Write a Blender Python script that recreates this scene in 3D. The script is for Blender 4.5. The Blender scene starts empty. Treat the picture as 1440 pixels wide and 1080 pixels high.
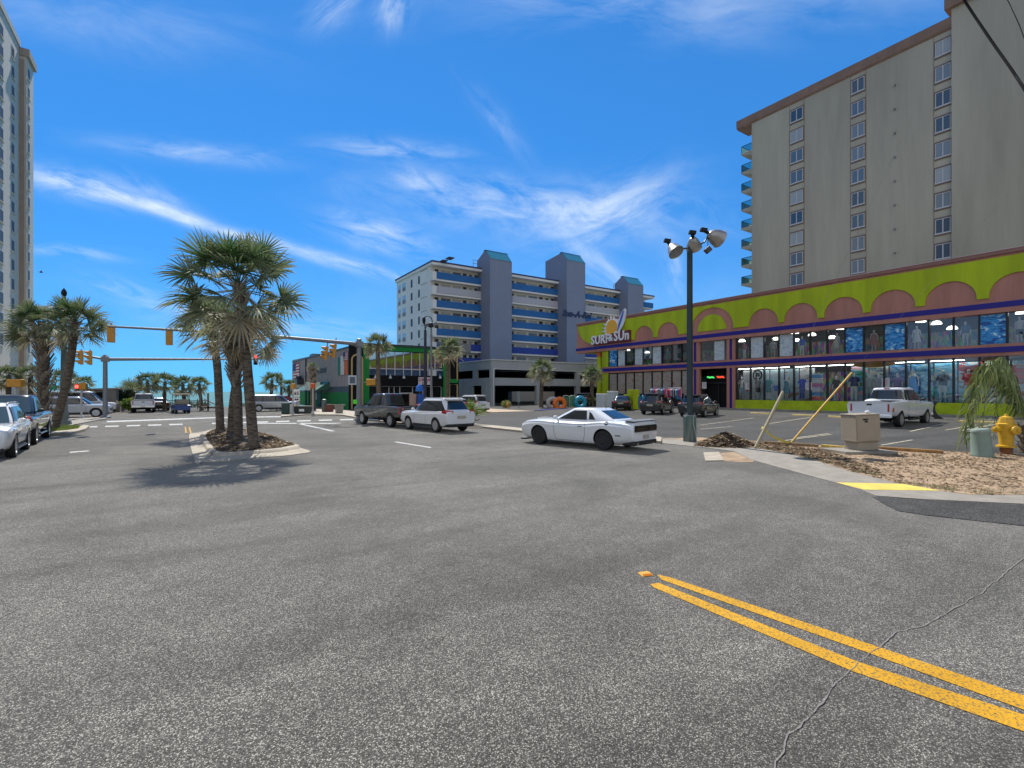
import bpy, bmesh, math, random
from mathutils import Vector, Matrix, noise
R = math.radians
rnd = random.Random(7)
scene = bpy.context.scene
COL = scene.collection

# ---------------------------------------------------------------- view geometry (world +Y = along the street, towards the sea)
F, HZ, H = 690.0, 551.0, 2.05
YAW = math.atan(458/690)
FW = Vector((math.sin(YAW), math.cos(YAW), 0)); RT = Vector((math.cos(YAW), -math.sin(YAW), 0))
def ray(px, py):
    a = (px-720)/F
    return Vector((FW.x+RT.x*a, FW.y+RT.y*a, (HZ-py)/F))
def G(px, py, z=0.0):
    r = ray(px, py); t = (z-H)/r.z
    return Vector((r.x*t, r.y*t, z))
def AX(px, py, X):
    r = ray(px, py); t = X/r.x
    return Vector((X, r.y*t, H+r.z*t))
def AY(px, py, Y):
    r = ray(px, py); t = Y/r.y
    return Vector((r.x*t, Y, H+r.z*t))
def AD(px, py, d):
    r = ray(px, py); return Vector((r.x*d, r.y*d, H+r.z*d))
def depth(p): return p.x*FW.x+p.y*FW.y
def zl(x, y=0): return 0.30*max(0.0, min(1.0, (x-21.5)/20.0))    # the car park rises gently to the shop
def GL(px, py):
    z = 0
    for _ in range(12):
        p = G(px, py, z); z = zl(p.x)
    return p

# ---------------------------------------------------------------- materials
MATS = {}
def nt(m):
    m.use_nodes = True
    return m.node_tree.nodes, m.node_tree.links
def mat(name, col, rough=0.6, metal=0.0, spec=0.5, coat=0.0, emit=0.0, var=0.0, vs=3.0, bump=0.0, bs=40.0, streak=False):
    if name in MATS: return MATS[name]
    m = bpy.data.materials.new(name); N, L = nt(m)
    b = N['Principled BSDF']
    c = (col[0], col[1], col[2], 1)
    b.inputs['Base Color'].default_value = c
    b.inputs['Roughness'].default_value = rough
    b.inputs['Metallic'].default_value = metal
    b.inputs['Specular IOR Level'].default_value = spec
    b.inputs['Coat Weight'].default_value = coat
    b.inputs['Coat Roughness'].default_value = 0.04
    if emit:
        b.inputs['Emission Color'].default_value = c; b.inputs['Emission Strength'].default_value = emit
    if var or bump:
        g = N.new('ShaderNodeNewGeometry')
        v = g.outputs['Position']
        if streak:
            mp = N.new('ShaderNodeMapping'); mp.inputs['Scale'].default_value = (1, 1, 0.12)
            L.new(v, mp.inputs['Vector']); v = mp.outputs['Vector']
    if var:
        n = N.new('ShaderNodeTexNoise'); n.inputs['Scale'].default_value = vs; n.inputs['Detail'].default_value = 6; n.inputs['Roughness'].default_value = .65
        L.new(v, n.inputs['Vector'])
        r = N.new('ShaderNodeMapRange'); r.inputs['From Min'].default_value = .3; r.inputs['From Max'].default_value = .7
        r.inputs['To Min'].default_value = 1-var; r.inputs['To Max'].default_value = 1+var*.6
        L.new(n.outputs['Fac'], r.inputs['Value'])
        mx = N.new('ShaderNodeVectorMath'); mx.operation = 'SCALE'; mx.inputs[0].default_value = col[:3]
        L.new(r.outputs['Result'], mx.inputs['Scale']); L.new(mx.outputs['Vector'], b.inputs['Base Color'])
    if bump:
        n2 = N.new('ShaderNodeTexNoise'); n2.inputs['Scale'].default_value = bs; n2.inputs['Detail'].default_value = 4
        L.new(g.outputs['Position'], n2.inputs['Vector'])
        bp = N.new('ShaderNodeBump'); bp.inputs['Strength'].default_value = bump; bp.inputs['Distance'].default_value = .02
        L.new(n2.outputs['Fac'], bp.inputs['Height']); L.new(bp.outputs['Normal'], b.inputs['Normal'])
    MATS[name] = m
    return m

def ramp(N, pts):
    r = N.new('ShaderNodeValToRGB'); e = r.color_ramp.elements
    while len(e) < len(pts): e.new(.5)
    for k, (p, c) in enumerate(pts):
        e[k].position = p; e[k].color = (c[0], c[1], c[2], 1) if not isinstance(c, (int, float)) else (c, c, c, 1)
    return r

def asphalt(name, dark, light, chipc, chip=.5, cell=70.0, stain=.25, rough=.85, sheen=0):
    m = bpy.data.materials.new(name); N, L = nt(m); b = N['Principled BSDF']
    g = N.new('ShaderNodeNewGeometry'); P = g.outputs['Position']
    vo = N.new('ShaderNodeTexVoronoi'); vo.inputs['Scale'].default_value = cell; vo.inputs['Randomness'].default_value = 1
    L.new(P, vo.inputs['Vector'])
    sp = N.new('ShaderNodeSeparateColor'); L.new(vo.outputs['Color'], sp.inputs['Color'])
    r1 = ramp(N, [(0, dark), (.45, light), (.72, [x*1.5 for x in light]), (chip+.3, chipc)])
    L.new(sp.outputs['Red'], r1.inputs['Fac'])
    r2 = ramp(N, [(.0, 1), (.42, .95), (.75, .35)])           # dark binder between the stones
    dd = N.new('ShaderNodeMath'); dd.operation = 'MULTIPLY'; dd.inputs[1].default_value = 1.25
    L.new(vo.outputs['Distance'], dd.inputs[0]); L.new(dd.outputs[0], r2.inputs['Fac'])
    m1 = N.new('ShaderNodeMix'); m1.data_type = 'RGBA'; m1.blend_type = 'MULTIPLY'; m1.inputs['Factor'].default_value = 1
    L.new(r1.outputs['Color'], m1.inputs['A']); L.new(r2.outputs['Color'], m1.inputs['B'])
    n1 = N.new('ShaderNodeTexNoise'); n1.inputs['Scale'].default_value = .32; n1.inputs['Detail'].default_value = 7; n1.inputs['Roughness'].default_value = .6; n1.inputs['Distortion'].default_value = .6
    L.new(P, n1.inputs['Vector'])
    mp = N.new('ShaderNodeMapping'); mp.inputs['Rotation'].default_value = (0, 0, R(-25)); mp.inputs['Scale'].default_value = (.12, .75, 1)
    L.new(P, mp.inputs['Vector'])
    n2 = N.new('ShaderNodeTexNoise'); n2.inputs['Scale'].default_value = 1.3; n2.inputs['Detail'].default_value = 5; n2.inputs['Distortion'].default_value = .8
    L.new(mp.outputs['Vector'], n2.inputs['Vector'])
    a1 = N.new('ShaderNodeMapRange'); a1.inputs['From Min'].default_value = .35; a1.inputs['From Max'].default_value = .65; a1.inputs['To Min'].default_value = 1-stain; a1.inputs['To Max'].default_value = 1+stain*.45
    L.new(n1.outputs['Fac'], a1.inputs['Value'])
    a2 = N.new('ShaderNodeMapRange'); a2.inputs['From Min'].default_value = .36; a2.inputs['From Max'].default_value = .5; a2.inputs['To Min'].default_value = 1-stain*.7; a2.inputs['To Max'].default_value = 1
    L.new(n2.outputs['Fac'], a2.inputs['Value'])
    n3 = N.new('ShaderNodeTexNoise'); n3.inputs['Scale'].default_value = 3.1; n3.inputs['Detail'].default_value = 9; n3.inputs['Roughness'].default_value = .72; n3.inputs['Distortion'].default_value = .3; L.new(P, n3.inputs['Vector'])
    a3 = N.new('ShaderNodeMapRange'); a3.inputs['From Min'].default_value = .34; a3.inputs['From Max'].default_value = .62; a3.inputs['To Min'].default_value = .78; a3.inputs['To Max'].default_value = 1.10; L.new(n3.outputs['Fac'], a3.inputs['Value'])
    m0 = N.new('ShaderNodeMath'); m0.operation = 'MULTIPLY'; L.new(a1.outputs[0], m0.inputs[0]); L.new(a3.outputs[0], m0.inputs[1])
    mm = N.new('ShaderNodeMath'); mm.operation = 'MULTIPLY'; L.new(m0.outputs[0], mm.inputs[0]); L.new(a2.outputs[0], mm.inputs[1])
    sc = N.new('ShaderNodeVectorMath'); sc.operation = 'SCALE'; L.new(m1.outputs['Result'], sc.inputs[0]); L.new(mm.outputs[0], sc.inputs['Scale'])
    L.new(sc.outputs['Vector'], b.inputs['Base Color'])
    b.inputs['Roughness'].default_value = rough; b.inputs['Specular IOR Level'].default_value = .2; b.inputs['Sheen Weight'].default_value = sheen; b.inputs['Sheen Roughness'].default_value = .45; b.inputs['Sheen Tint'].default_value = (1, .93, .80, 1)
    bp = N.new('ShaderNodeBump'); bp.inputs['Strength'].default_value = .55; bp.inputs['Distance'].default_value = .006
    iv = N.new('ShaderNodeMath'); iv.operation = 'SUBTRACT'; iv.inputs[0].default_value = 1; L.new(vo.outputs['Distance'], iv.inputs[1])
    L.new(iv.outputs[0], bp.inputs['Height']); L.new(bp.outputs['Normal'], b.inputs['Normal'])
    return m

def paint_worn(name, col, under, cover=.42, scale=9.0):
    m = bpy.data.materials.new(name); N, L = nt(m); b = N['Principled BSDF']
    g = N.new('ShaderNodeNewGeometry')
    n = N.new('ShaderNodeTexNoise'); n.inputs['Scale'].default_value = scale; n.inputs['Detail'].default_value = 12; n.inputs['Roughness'].default_value = .75
    L.new(g.outputs['Position'], n.inputs['Vector'])
    n2 = N.new('ShaderNodeTexNoise'); n2.inputs['Scale'].default_value = 2.2; n2.inputs['Detail'].default_value = 3
    L.new(g.outputs['Position'], n2.inputs['Vector'])
    r = ramp(N, [(cover-.03, under), (cover+.02, col), (.8, [min(1, c*1.12) for c in col])]); L.new(n.outputs['Fac'], r.inputs['Fac'])
    a = N.new('ShaderNodeMapRange'); a.inputs['To Min'].default_value = .62; a.inputs['To Max'].default_value = 1.15
    L.new(n2.outputs['Fac'], a.inputs['Value'])
    sc = N.new('ShaderNodeVectorMath'); sc.operation = 'SCALE'; L.new(r.outputs['Color'], sc.inputs[0]); L.new(a.outputs[0], sc.inputs['Scale'])
    L.new(sc.outputs['Vector'], b.inputs['Base Color']); b.inputs['Roughness'].default_value = .7; b.inputs['Specular IOR Level'].default_value = .2
    bp = N.new('ShaderNodeBump'); bp.inputs['Strength'].default_value = .3; bp.inputs['Distance'].default_value = .006
    vo = N.new('ShaderNodeTexVoronoi'); vo.inputs['Scale'].default_value = 70; L.new(g.outputs['Position'], vo.inputs['Vector'])
    L.new(vo.outputs['Distance'], bp.inputs['Height']); L.new(bp.outputs['Normal'], b.inputs['Normal'])
    return m

def glassmat(name, tint=(.8, .85, .85), refl=.12):
    m = bpy.data.materials.new(name); N, L = nt(m); N.remove(N['Principled BSDF'])
    t = N.new('ShaderNodeBsdfTransparent'); t.inputs['Color'].default_value = (*tint, 1)
    gl = N.new('ShaderNodeBsdfGlossy'); gl.inputs['Roughness'].default_value = .02; gl.inputs['Color'].default_value = (.9, .95, 1, 1)
    fr = N.new('ShaderNodeFresnel'); fr.inputs['IOR'].default_value = 1.5
    ad = N.new('ShaderNodeMath'); ad.operation = 'MULTIPLY_ADD'; ad.inputs[1].default_value = 1.1; ad.inputs[2].default_value = refl-.04; ad.use_clamp = True
    L.new(fr.outputs[0], ad.inputs[0])
    mx = N.new('ShaderNodeMixShader'); L.new(ad.outputs[0], mx.inputs[0]); L.new(t.outputs[0], mx.inputs[1]); L.new(gl.outputs[0], mx.inputs[2])
    L.new(mx.outputs[0], N['Material Output'].inputs['Surface'])
    return m

def leafmat(name, c1, c2, trans=.25, rough=.6, spec=.3):
    m = bpy.data.materials.new(name); N, L = nt(m); b = N['Principled BSDF']
    at = N.new('ShaderNodeAttribute'); at.attribute_name = 'tint'
    r = ramp(N, [(0, c1), (.65, c2), (1, (.40, .33, .22))]); L.new(at.outputs['Fac'], r.inputs['Fac'])
    L.new(r.outputs['Color'], b.inputs['Base Color']); b.inputs['Roughness'].default_value = rough; b.inputs['Specular IOR Level'].default_value = spec
    tr = N.new('ShaderNodeBsdfTranslucent'); L.new(r.outputs['Color'], tr.inputs['Color'])
    mx = N.new('ShaderNodeMixShader'); mx.inputs[0].default_value = trans
    L.new(b.outputs[0], mx.inputs[1]); L.new(tr.outputs[0], mx.inputs[2]); L.new(mx.outputs[0], N['Material Output'].inputs['Surface'])
    return m

# ---------------------------------------------------------------- mesh builder
class MB:
    def __init__(s): s.v = []; s.f = []; s.m = []; s.t = []
    def add(s, vs, fs, mi=0, tint=None):
        o = len(s.v); s.v += [tuple(v) for v in vs]; s.f += [tuple(i+o for i in f) for f in fs]; s.m += [mi]*len(fs)
        s.t += [tint if tint is not None else 0.0]*len(vs)
        return s
    def box(s, x0, x1, y0, y1, z0, z1, mi=0):
        x0, x1 = min(x0, x1), max(x0, x1); y0, y1 = min(y0, y1), max(y0, y1); z0, z1 = min(z0, z1), max(z0, z1)
        return s.add([(x0,y0,z0),(x1,y0,z0),(x1,y1,z0),(x0,y1,z0),(x0,y0,z1),(x1,y0,z1),(x1,y1,z1),(x0,y1,z1)],
              [(0,3,2,1),(4,5,6,7),(0,1,5,4),(1,2,6,5),(2,3,7,6),(3,0,4,7)], mi)
    def obox(s, c, sz, rz=0, mi=0, M=None):
        M = M or (Matrix.Translation(Vector(c)) @ Matrix.Rotation(rz, 4, 'Z'))
        a, b, d = sz[0]/2, sz[1]/2, sz[2]/2
        vs = [M @ Vector(p) for p in [(-a,-b,-d),(a,-b,-d),(a,b,-d),(-a,b,-d),(-a,-b,d),(a,-b,d),(a,b,d),(-a,b,d)]]
        return s.add(vs, [(0,3,2,1),(4,5,6,7),(0,1,5,4),(1,2,6,5),(2,3,7,6),(3,0,4,7)], mi)
    def prism(s, pts, z0, z1, mi=0):
        n = len(pts); z0 = z0 if callable(z0) else (lambda p, z=z0: z); z1 = z1 if callable(z1) else (lambda p, z=z1: z)
        return s.add([(p[0], p[1], z0(p)) for p in pts]+[(p[0], p[1], z1(p)) for p in pts],
              [tuple(range(n-1, -1, -1)), tuple(range(n, 2*n))]+[(i, (i+1) % n, n+(i+1) % n, n+i) for i in range(n)], mi)
    def extr(s, pts, d, mi=0):          # closed 3-D outline extruded by vector d
        n = len(pts); d = Vector(d)
        return s.add([Vector(p) for p in pts]+[Vector(p)+d for p in pts],
              [tuple(range(n-1, -1, -1)), tuple(range(n, 2*n))]+[(i, (i+1) % n, n+(i+1) % n, n+i) for i in range(n)], mi)
    def sheet(s, pts, mi=0):
        return s.add(pts, [tuple(range(len(pts)))], mi)
    def tube(s, P, rad, n=8, cap=True, mi=0, tint=None):
        P = [Vector(p) for p in P]; rad = rad if isinstance(rad, (list, tuple)) else [rad]*len(P)
        vs, fs = [], []; u = None
        for i, p in enumerate(P):
            d = (P[min(i+1, len(P)-1)]-P[max(i-1, 0)]).normalized()
            if u is None:
                u = d.orthogonal().normalized() if abs(d.z) < .9 else Vector((1, 0, 0))
            u = (u-d*u.dot(d)).normalized(); w = d.cross(u)
            for k in range(n):
                a = 2*math.pi*k/n; vs.append(p+(u*math.cos(a)+w*math.sin(a))*rad[i])
        for i in range(len(P)-1):
            for k in range(n):
                fs.append((i*n+k, i*n+(k+1) % n, (i+1)*n+(k+1) % n, (i+1)*n+k))
        if cap:
            fs.append(tuple(range(n-1, -1, -1))); fs.append(tuple((len(P)-1)*n+k for k in range(n)))
        return s.add(vs, fs, mi, tint)
    def lathe(s, prof, c=(0, 0, 0), n=20, M=None, mi=0):   # (r,z) profile around local Z
        M = M or Matrix.Translation(Vector(c)); vs, fs = [], []
        for r, z in prof:
            for k in range(n):
                a = 2*math.pi*k/n; vs.append(M @ Vector((r*math.cos(a), r*math.sin(a), z)))
        for i in range(len(prof)-1):
            for k in range(n): fs.append((i*n+k, i*n+(k+1) % n, (i+1)*n+(k+1) % n, (i+1)*n+k))
        if prof[0][0] > 1e-4: fs.append(tuple(range(n-1, -1, -1)))
        if prof[-1][0] > 1e-4: fs.append(tuple((len(prof)-1)*n+k for k in range(n)))
        return s.add(vs, fs, mi)
    def grid(s, rows, mi=0, closed=False):
        nr, nc = len(rows), len(rows[0]); vs = [p for r in rows for p in r]; fs = []
        for i in range(nr-1):
            for j in range(nc if closed else nc-1):
                fs.append((i*nc+j, i*nc+(j+1) % nc, (i+1)*nc+(j+1) % nc, (i+1)*nc+j))
        return s.add(vs, fs, mi)
    def ball(s, c, r, n=12, m=8, sc=(1, 1, 1), mi=0):
        rows = []
        for i in range(m+1):
            th = math.pi*i/m; rows.append([Vector((c[0]+r*sc[0]*math.sin(th)*math.cos(2*math.pi*k/n), c[1]+r*sc[1]*math.sin(th)*math.sin(2*math.pi*k/n), c[2]-r*sc[2]*math.cos(th))) for k in range(n)])
        return s.grid(rows, mi, True)
    def build(s, name, mats, parent=None, smooth=None, bevel=0, fixn=True, tint=False):
        me = bpy.data.meshes.new(name); me.from_pydata(s.v, [], s.f)
        mats = mats if isinstance(mats, (list, tuple)) else [mats]
        for m in mats: me.materials.append(m)
        if len(mats) > 1: me.polygons.foreach_set('material_index', s.m)
        if tint:
            a = me.attributes.new('tint', 'FLOAT', 'POINT'); a.data.foreach_set('value', s.t)
        if fixn:
            bm = bmesh.new(); bm.from_mesh(me); bmesh.ops.recalc_face_normals(bm, faces=bm.faces)
            if bevel:
                bmesh.ops.bevel(bm, geom=[e for e in bm.edges if len(e.link_faces) == 2 and e.calc_face_angle(0) > .6], offset=bevel, segments=2, affect='EDGES', profile=.5)
            bm.to_mesh(me); bm.free()
        if smooth is not None:
            me.polygons.foreach_set('use_smooth', [True]*len(me.polygons)); me.set_sharp_from_angle(angle=R(smooth))
        me.update()
        o = bpy.data.objects.new(name, me); COL.objects.link(o)
        if parent: o.parent = parent
        return o

def tag(o, label=None, cat=None, group=None, kind=None):
    if label: o['label'] = label
    if cat: o['category'] = cat
    if group: o['group'] = group
    if kind: o['kind'] = kind
    return o
def thing(name, label, cat, loc=(0, 0, 0), rz=0, group=None):
    o = bpy.data.objects.new(name, None); COL.objects.link(o); o.location = loc; o.rotation_euler = (0, 0, rz); o.empty_display_size = .3
    return tag(o, label, cat, group)
def struct(o): o['kind'] = 'structure'; return o
def copy_tree(o, parent=None):
    c = o.copy(); COL.objects.link(c); c.parent = parent
    for ch in [x for x in o.children]: copy_tree(ch, c)
    return c
def evaluated(o):
    dg = bpy.context.evaluated_depsgraph_get(); dg.update()
    return bpy.data.meshes.new_from_object(o.evaluated_get(dg), depsgraph=dg)
def lettering(txt, size, ext, m, parent, loc, axes='-x', shear=0, name='lettering', align='CENTER', wide=1.0, bold=0):
    cu = bpy.data.curves.new('txt', 'FONT'); cu.body = txt; cu.size = size; cu.extrude = ext; cu.align_x = align; cu.shear = shear; cu.offset = bold; cu.resolution_u = 3; cu.space_character = 1.08
    t = bpy.data.objects.new('txt', cu); COL.objects.link(t)
    me = evaluated(t); bpy.data.objects.remove(t)
    B = {'-x': Matrix(((0, 0, -1), (-1, 0, 0), (0, 1, 0))), '-y': Matrix(((1, 0, 0), (0, 0, -1), (0, 1, 0)))}[axes].to_4x4() if isinstance(axes, str) else axes
    me.transform(Matrix.Translation(Vector(loc)) @ B @ Matrix.Diagonal((wide, 1, 1, 1)))
    me.materials.clear(); me.materials.append(m)
    o = bpy.data.objects.new(name, me); COL.objects.link(o); o.parent = parent
    return o
def lin(c): return tuple(((x/255)/12.92 if x/255 <= .04045 else ((x/255+.055)/1.055)**2.4) for x in c)

# ---------------------------------------------------------------- shared materials
M_asph = asphalt('street asphalt', (.058, .054, .047), (.140, .131, .114), (.57, .53, .455), chip=.62, cell=128, stain=.36, rough=.92, sheen=.30)
M_lot = asphalt('car park asphalt', (.045, .044, .042), (.075, .073, .07), (.15, .145, .135), chip=.62, cell=80, stain=.4, sheen=.2)
M_drive = asphalt('dark driveway asphalt', (.05, .049, .048), (.085, .083, .08), (.19, .185, .18), chip=.62, cell=70, stain=.3)
M_conc = mat('pavement concrete', (.26, .235, .195), .85, var=.22, vs=2.5, bump=.25, bs=60)
M_conc2 = mat('kerb concrete', (.38, .33, .255), .85, var=.25, vs=3.5, bump=.3, bs=50)
M_sand = mat('sandy soil', (.34, .24, .15), .95, var=.5, vs=2.2, bump=.8, bs=30)
M_mulch = mat('bark mulch bed', (.10, .075, .055), .95, var=.5, vs=9, bump=1, bs=40)
M_white = mat('white paint', (.8, .8, .8), .5)
M_black = mat('black trim', (.010, .010, .011), .5, spec=.25)
M_rubber = mat('tyre rubber', (.018, .018, .018), .8)
M_galv = mat('galvanised steel', (.22, .23, .24), .5, metal=.4, var=.15, vs=6)
M_signal = mat('signal yellow', (.55, .25, .02), .5, var=.15, vs=8)
M_metal = mat('bright metal', (.6, .6, .6), .25, metal=1)
# ---------------------------------------------------------------- camera, sun, sky
cam = bpy.data.cameras.new('camera'); camo = bpy.data.objects.new('camera', cam); COL.objects.link(camo)
camo.location = (0, 0, H); camo.rotation_euler = (R(90), 0, -YAW)
cam.sensor_width = 36; cam.lens = 36*F/1440; cam.shift_y = (HZ-540)/1440; cam.clip_end = 60000; cam.clip_start = .05
scene.camera = camo
SUN = Vector((.13, .72, 1.0)).normalized()
sl = bpy.data.lights.new('sun', 'SUN'); sl.energy = 5.0; sl.angle = R(.5); sl.color = (1, .955, .87)
so = bpy.data.objects.new('sun', sl); COL.objects.link(so); so.rotation_euler = (-SUN).to_track_quat('-Z', 'Y').to_euler()
scene.view_settings.view_transform = 'Standard'; scene.view_settings.look = 'None'; scene.view_settings.exposure = .3; scene.view_settings.gamma = 1
scene.cycles.max_bounces = 6; scene.cycles.transparent_max_bounces = 10; scene.cycles.use_adaptive_sampling = True; scene.cycles.adaptive_threshold = .015; scene.cycles.use_denoising = True
scene.cycles.sample_clamp_indirect = 6

w = bpy.data.worlds.new('World'); scene.world = w; w.use_nodes = True
N, L = w.node_tree.nodes, w.node_tree.links
bg = N['Background']; bg.inputs['Strength'].default_value = SKY_STRENGTH if 'SKY_STRENGTH' in globals() else .13
sky = N.new('ShaderNodeTexSky'); sky.sky_type = 'NISHITA'; sky.sun_disc = False
sky.sun_elevation = math.asin(SUN.z); sky.sun_rotation = math.atan2(SUN.x, SUN.y)
sky.air_density = 1.0; sky.dust_density = .0; sky.ozone_density = 3.0; sky.altitude = 0
tc = N.new('ShaderNodeTexCoord')
def MATH(op, a, b=None, c=None, clamp=False):
    n = N.new('ShaderNodeMath'); n.operation = op; n.use_clamp = clamp
    for i, x in enumerate((a, b, c)):
        if x is None: continue
        if isinstance(x, (int, float)): n.inputs[i].default_value = x
        else: L.new(x, n.inputs[i])
    return n.outputs[0]
def DOT(v):
    n = N.new('ShaderNodeVectorMath'); n.operation = 'DOT_PRODUCT'; L.new(tc.outputs['Generated'], n.inputs[0]); n.inputs[1].default_value = v
    return n.outputs['Value']
df = DOT(FW); dr = DOT(RT); dz = DOT((0, 0, 1))
dfc = MATH('MAXIMUM', df, .02)
A_ = MATH('DIVIDE', dr, dfc); B_ = MATH('DIVIDE', dz, dfc)      # bearings of the cirrus on the sky dome, seaward half
front = MATH('GREATER_THAN', df, .05)
wisp = N.new('ShaderNodeTexNoise'); wisp.inputs['Scale'].default_value = 3.2; wisp.inputs['Detail'].default_value = 5
cxy = N.new('ShaderNodeCombineXYZ'); L.new(A_, cxy.inputs[0]); L.new(B_, cxy.inputs[1]); L.new(cxy.outputs[0], wisp.inputs['Vector'])
wv = MATH('MULTIPLY_ADD', wisp.outputs['Fac'], .16, -.08)
total = None
def streak(px, py, ang, ln, wd, amp, fine=7.0, cross=26.0, shear=.35, lo=.38):
    global total
    cx, cy = (px-720)/F, (HZ-py)/F; a = R(ang); c, s = math.cos(a), math.sin(a); ln /= F; wd /= F
    x = MATH('SUBTRACT', A_, cx); y = MATH('ADD', MATH('SUBTRACT', B_, cy), MATH('MULTIPLY', wv, min(1, wd*9)))
    u = MATH('ADD', MATH('MULTIPLY', x, c), MATH('MULTIPLY', y, s)); v = MATH('SUBTRACT', MATH('MULTIPLY', y, c), MATH('MULTIPLY', x, s))
    e = MATH('ADD', MATH('POWER', MATH('ABSOLUTE', MATH('DIVIDE', u, ln)), 2.0), MATH('POWER', MATH('ABSOLUTE', MATH('DIVIDE', v, wd)), 2.0))
    g = MATH('EXPONENT', MATH('MULTIPLY', e, -1.0))
    cb = N.new('ShaderNodeCombineXYZ'); L.new(MATH('MULTIPLY', MATH('ADD', u, MATH('MULTIPLY', v, shear)), fine), cb.inputs[0]); L.new(MATH('MULTIPLY', v, cross), cb.inputs[1]); cb.inputs[2].default_value = px*.013
    n = N.new('ShaderNodeTexNoise'); n.inputs['Scale'].default_value = 1; n.inputs['Detail'].default_value = 7; n.inputs['Roughness'].default_value = .62; n.inputs['Distortion'].default_value = .5
    L.new(cb.outputs[0], n.inputs['Vector'])
    k = MATH('MULTIPLY', MATH('SUBTRACT', n.outputs['Fac'], lo), 2.6, clamp=True)
    o = MATH('MULTIPLY', MATH('MULTIPLY', g, k), amp)
    total = o if total is None else MATH('ADD', total, o)
streak(120, 262, -15, 90, 17, 1.15, lo=.32, shear=.8)
streak(215, 292, -18, 80, 9, 1.0, lo=.3)
streak(320, 326, -17, 120, 7, .75, lo=.3)
streak(230, 280, -30, 60, 12, .6, lo=.38)
streak(500, 372, -15, 100, 8, .85, lo=.32)
streak(420, 350, -22, 70, 6, .4, lo=.38)
streak(760, 292, -5, 190, 34, 1.0, cross=16)
streak(850, 300, 20, 100, 34, .95, fine=5, cross=18)
streak(600, 260, -25, 40, 16, .8)
streak(540, 330, -14, 70, 22, .95)
streak(560, 212, -4, 90, 14, .7)
streak(270, 212, -7, 120, 13, .55)
streak(205, 420, -16, 70, 14, .7)
streak(410, 455, -4, 170, 14, .55)
streak(105, 356, -6, 60, 9, .6)
streak(552, 8, 80, 30, 22, 1.0, cross=14)
streak(950, -10, 0, 330, 55, .5, fine=3, cross=9)
streak(470, 5, 40, 40, 22, .6)
streak(948, 380, 100, 34, 12, .75)
streak(840, 372, -40, 60, 18, .6)
streak(700, 170, -50, 60, 14, .3)
streak(150, 30, -10, 200, 40, .35, fine=3, cross=9)
streak(700, 440, 0, 600, 70, .18, fine=2, cross=6, lo=.3)
cl = MATH('MULTIPLY', MATH('MULTIPLY', total, front), .85, clamp=True)
hs = N.new('ShaderNodeMix'); hs.data_type = 'RGBA'; hs.blend_type = 'MULTIPLY'; hs.inputs['Factor'].default_value = 1
gm = N.new('ShaderNodeGamma'); gm.inputs['Gamma'].default_value = .62; L.new(sky.outputs[0], gm.inputs['Color']); L.new(gm.outputs[0], hs.inputs['A']); hs.inputs['B'].default_value = (.235, .92, 1.78, 1)
mx = N.new('ShaderNodeMix'); mx.data_type = 'RGBA'; L.new(cl, mx.inputs['Factor']); L.new(hs.outputs['Result'], mx.inputs['A']); mx.inputs['B'].default_value = (5.6, 6.3, 6.9, 1)
# unseen bright cloud veil, added behind the camera to lighten the shaded facades
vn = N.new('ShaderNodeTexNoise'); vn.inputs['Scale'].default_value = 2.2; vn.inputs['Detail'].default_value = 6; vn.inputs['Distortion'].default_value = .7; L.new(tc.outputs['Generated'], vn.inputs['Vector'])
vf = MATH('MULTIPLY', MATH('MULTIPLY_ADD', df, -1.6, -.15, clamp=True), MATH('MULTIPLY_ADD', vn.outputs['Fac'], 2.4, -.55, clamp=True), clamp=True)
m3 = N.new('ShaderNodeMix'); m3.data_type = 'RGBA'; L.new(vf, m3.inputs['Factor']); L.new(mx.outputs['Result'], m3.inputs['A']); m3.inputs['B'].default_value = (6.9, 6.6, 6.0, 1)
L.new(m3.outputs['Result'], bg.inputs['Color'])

# ---------------------------------------------------------------- ground
g = MB(); g.sheet([(-420, -200, 0), (620, -200, 0), (620, 132, 0), (30, 132, 0), (30, 78, 0), (-18, 78, 0), (-18, 150, 0), (-420, 150, 0)])
struct(g.build('road', M_asph))
M_sea = bpy.data.materials.new('sea water'); n_, l_ = nt(M_sea); b = n_['Principled BSDF']
b.inputs['Base Color'].default_value = (.03, .14, .17, 1); b.inputs['Roughness'].default_value = .75; b.inputs['Specular IOR Level'].default_value = .06
gg = n_.new('ShaderNodeNewGeometry'); mp = n_.new('ShaderNodeMapping'); mp.inputs['Scale'].default_value = (.04, .3, 1)
l_.new(gg.outputs['Position'], mp.inputs['Vector']); tn = n_.new('ShaderNodeTexNoise'); tn.inputs['Scale'].default_value = 1; tn.inputs['Detail'].default_value = 6
l_.new(mp.outputs['Vector'], tn.inputs['Vector'])
rr = ramp(n_, [(.35, (.045, .15, .17)), (.6, (.08, .22, .23)), (.74, (.34, .42, .42))]); l_.new(tn.outputs['Fac'], rr.inputs['Fac']); l_.new(rr.outputs['Color'], b.inputs['Base Color'])
bp = n_.new('ShaderNodeBump'); bp.inputs['Strength'].default_value = .6; bp.inputs['Distance'].default_value = .4; l_.new(tn.outputs['Fac'], bp.inputs['Height']); l_.new(bp.outputs['Normal'], b.inputs['Normal'])
s = MB(); s.sheet([(-25000, 60, -2.2), (25000, 60, -2.2), (25000, 45000, -2.2), (-25000, 45000, -2.2)]); struct(s.build('sea', M_sea))
b_ = MB()
b_.add([(-60, 76, -.02), (60, 76, -.02), (60, 84, -.4), (-60, 84, -.4), (60, 98, -2.6), (-60, 98, -2.6)], [(0, 1, 2, 3), (3, 2, 4, 5)])
struct(b_.build('beach', mat('beach sand', (.5, .42, .3), .95, var=.2, vs=2, bump=.5, bs=10)))
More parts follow.
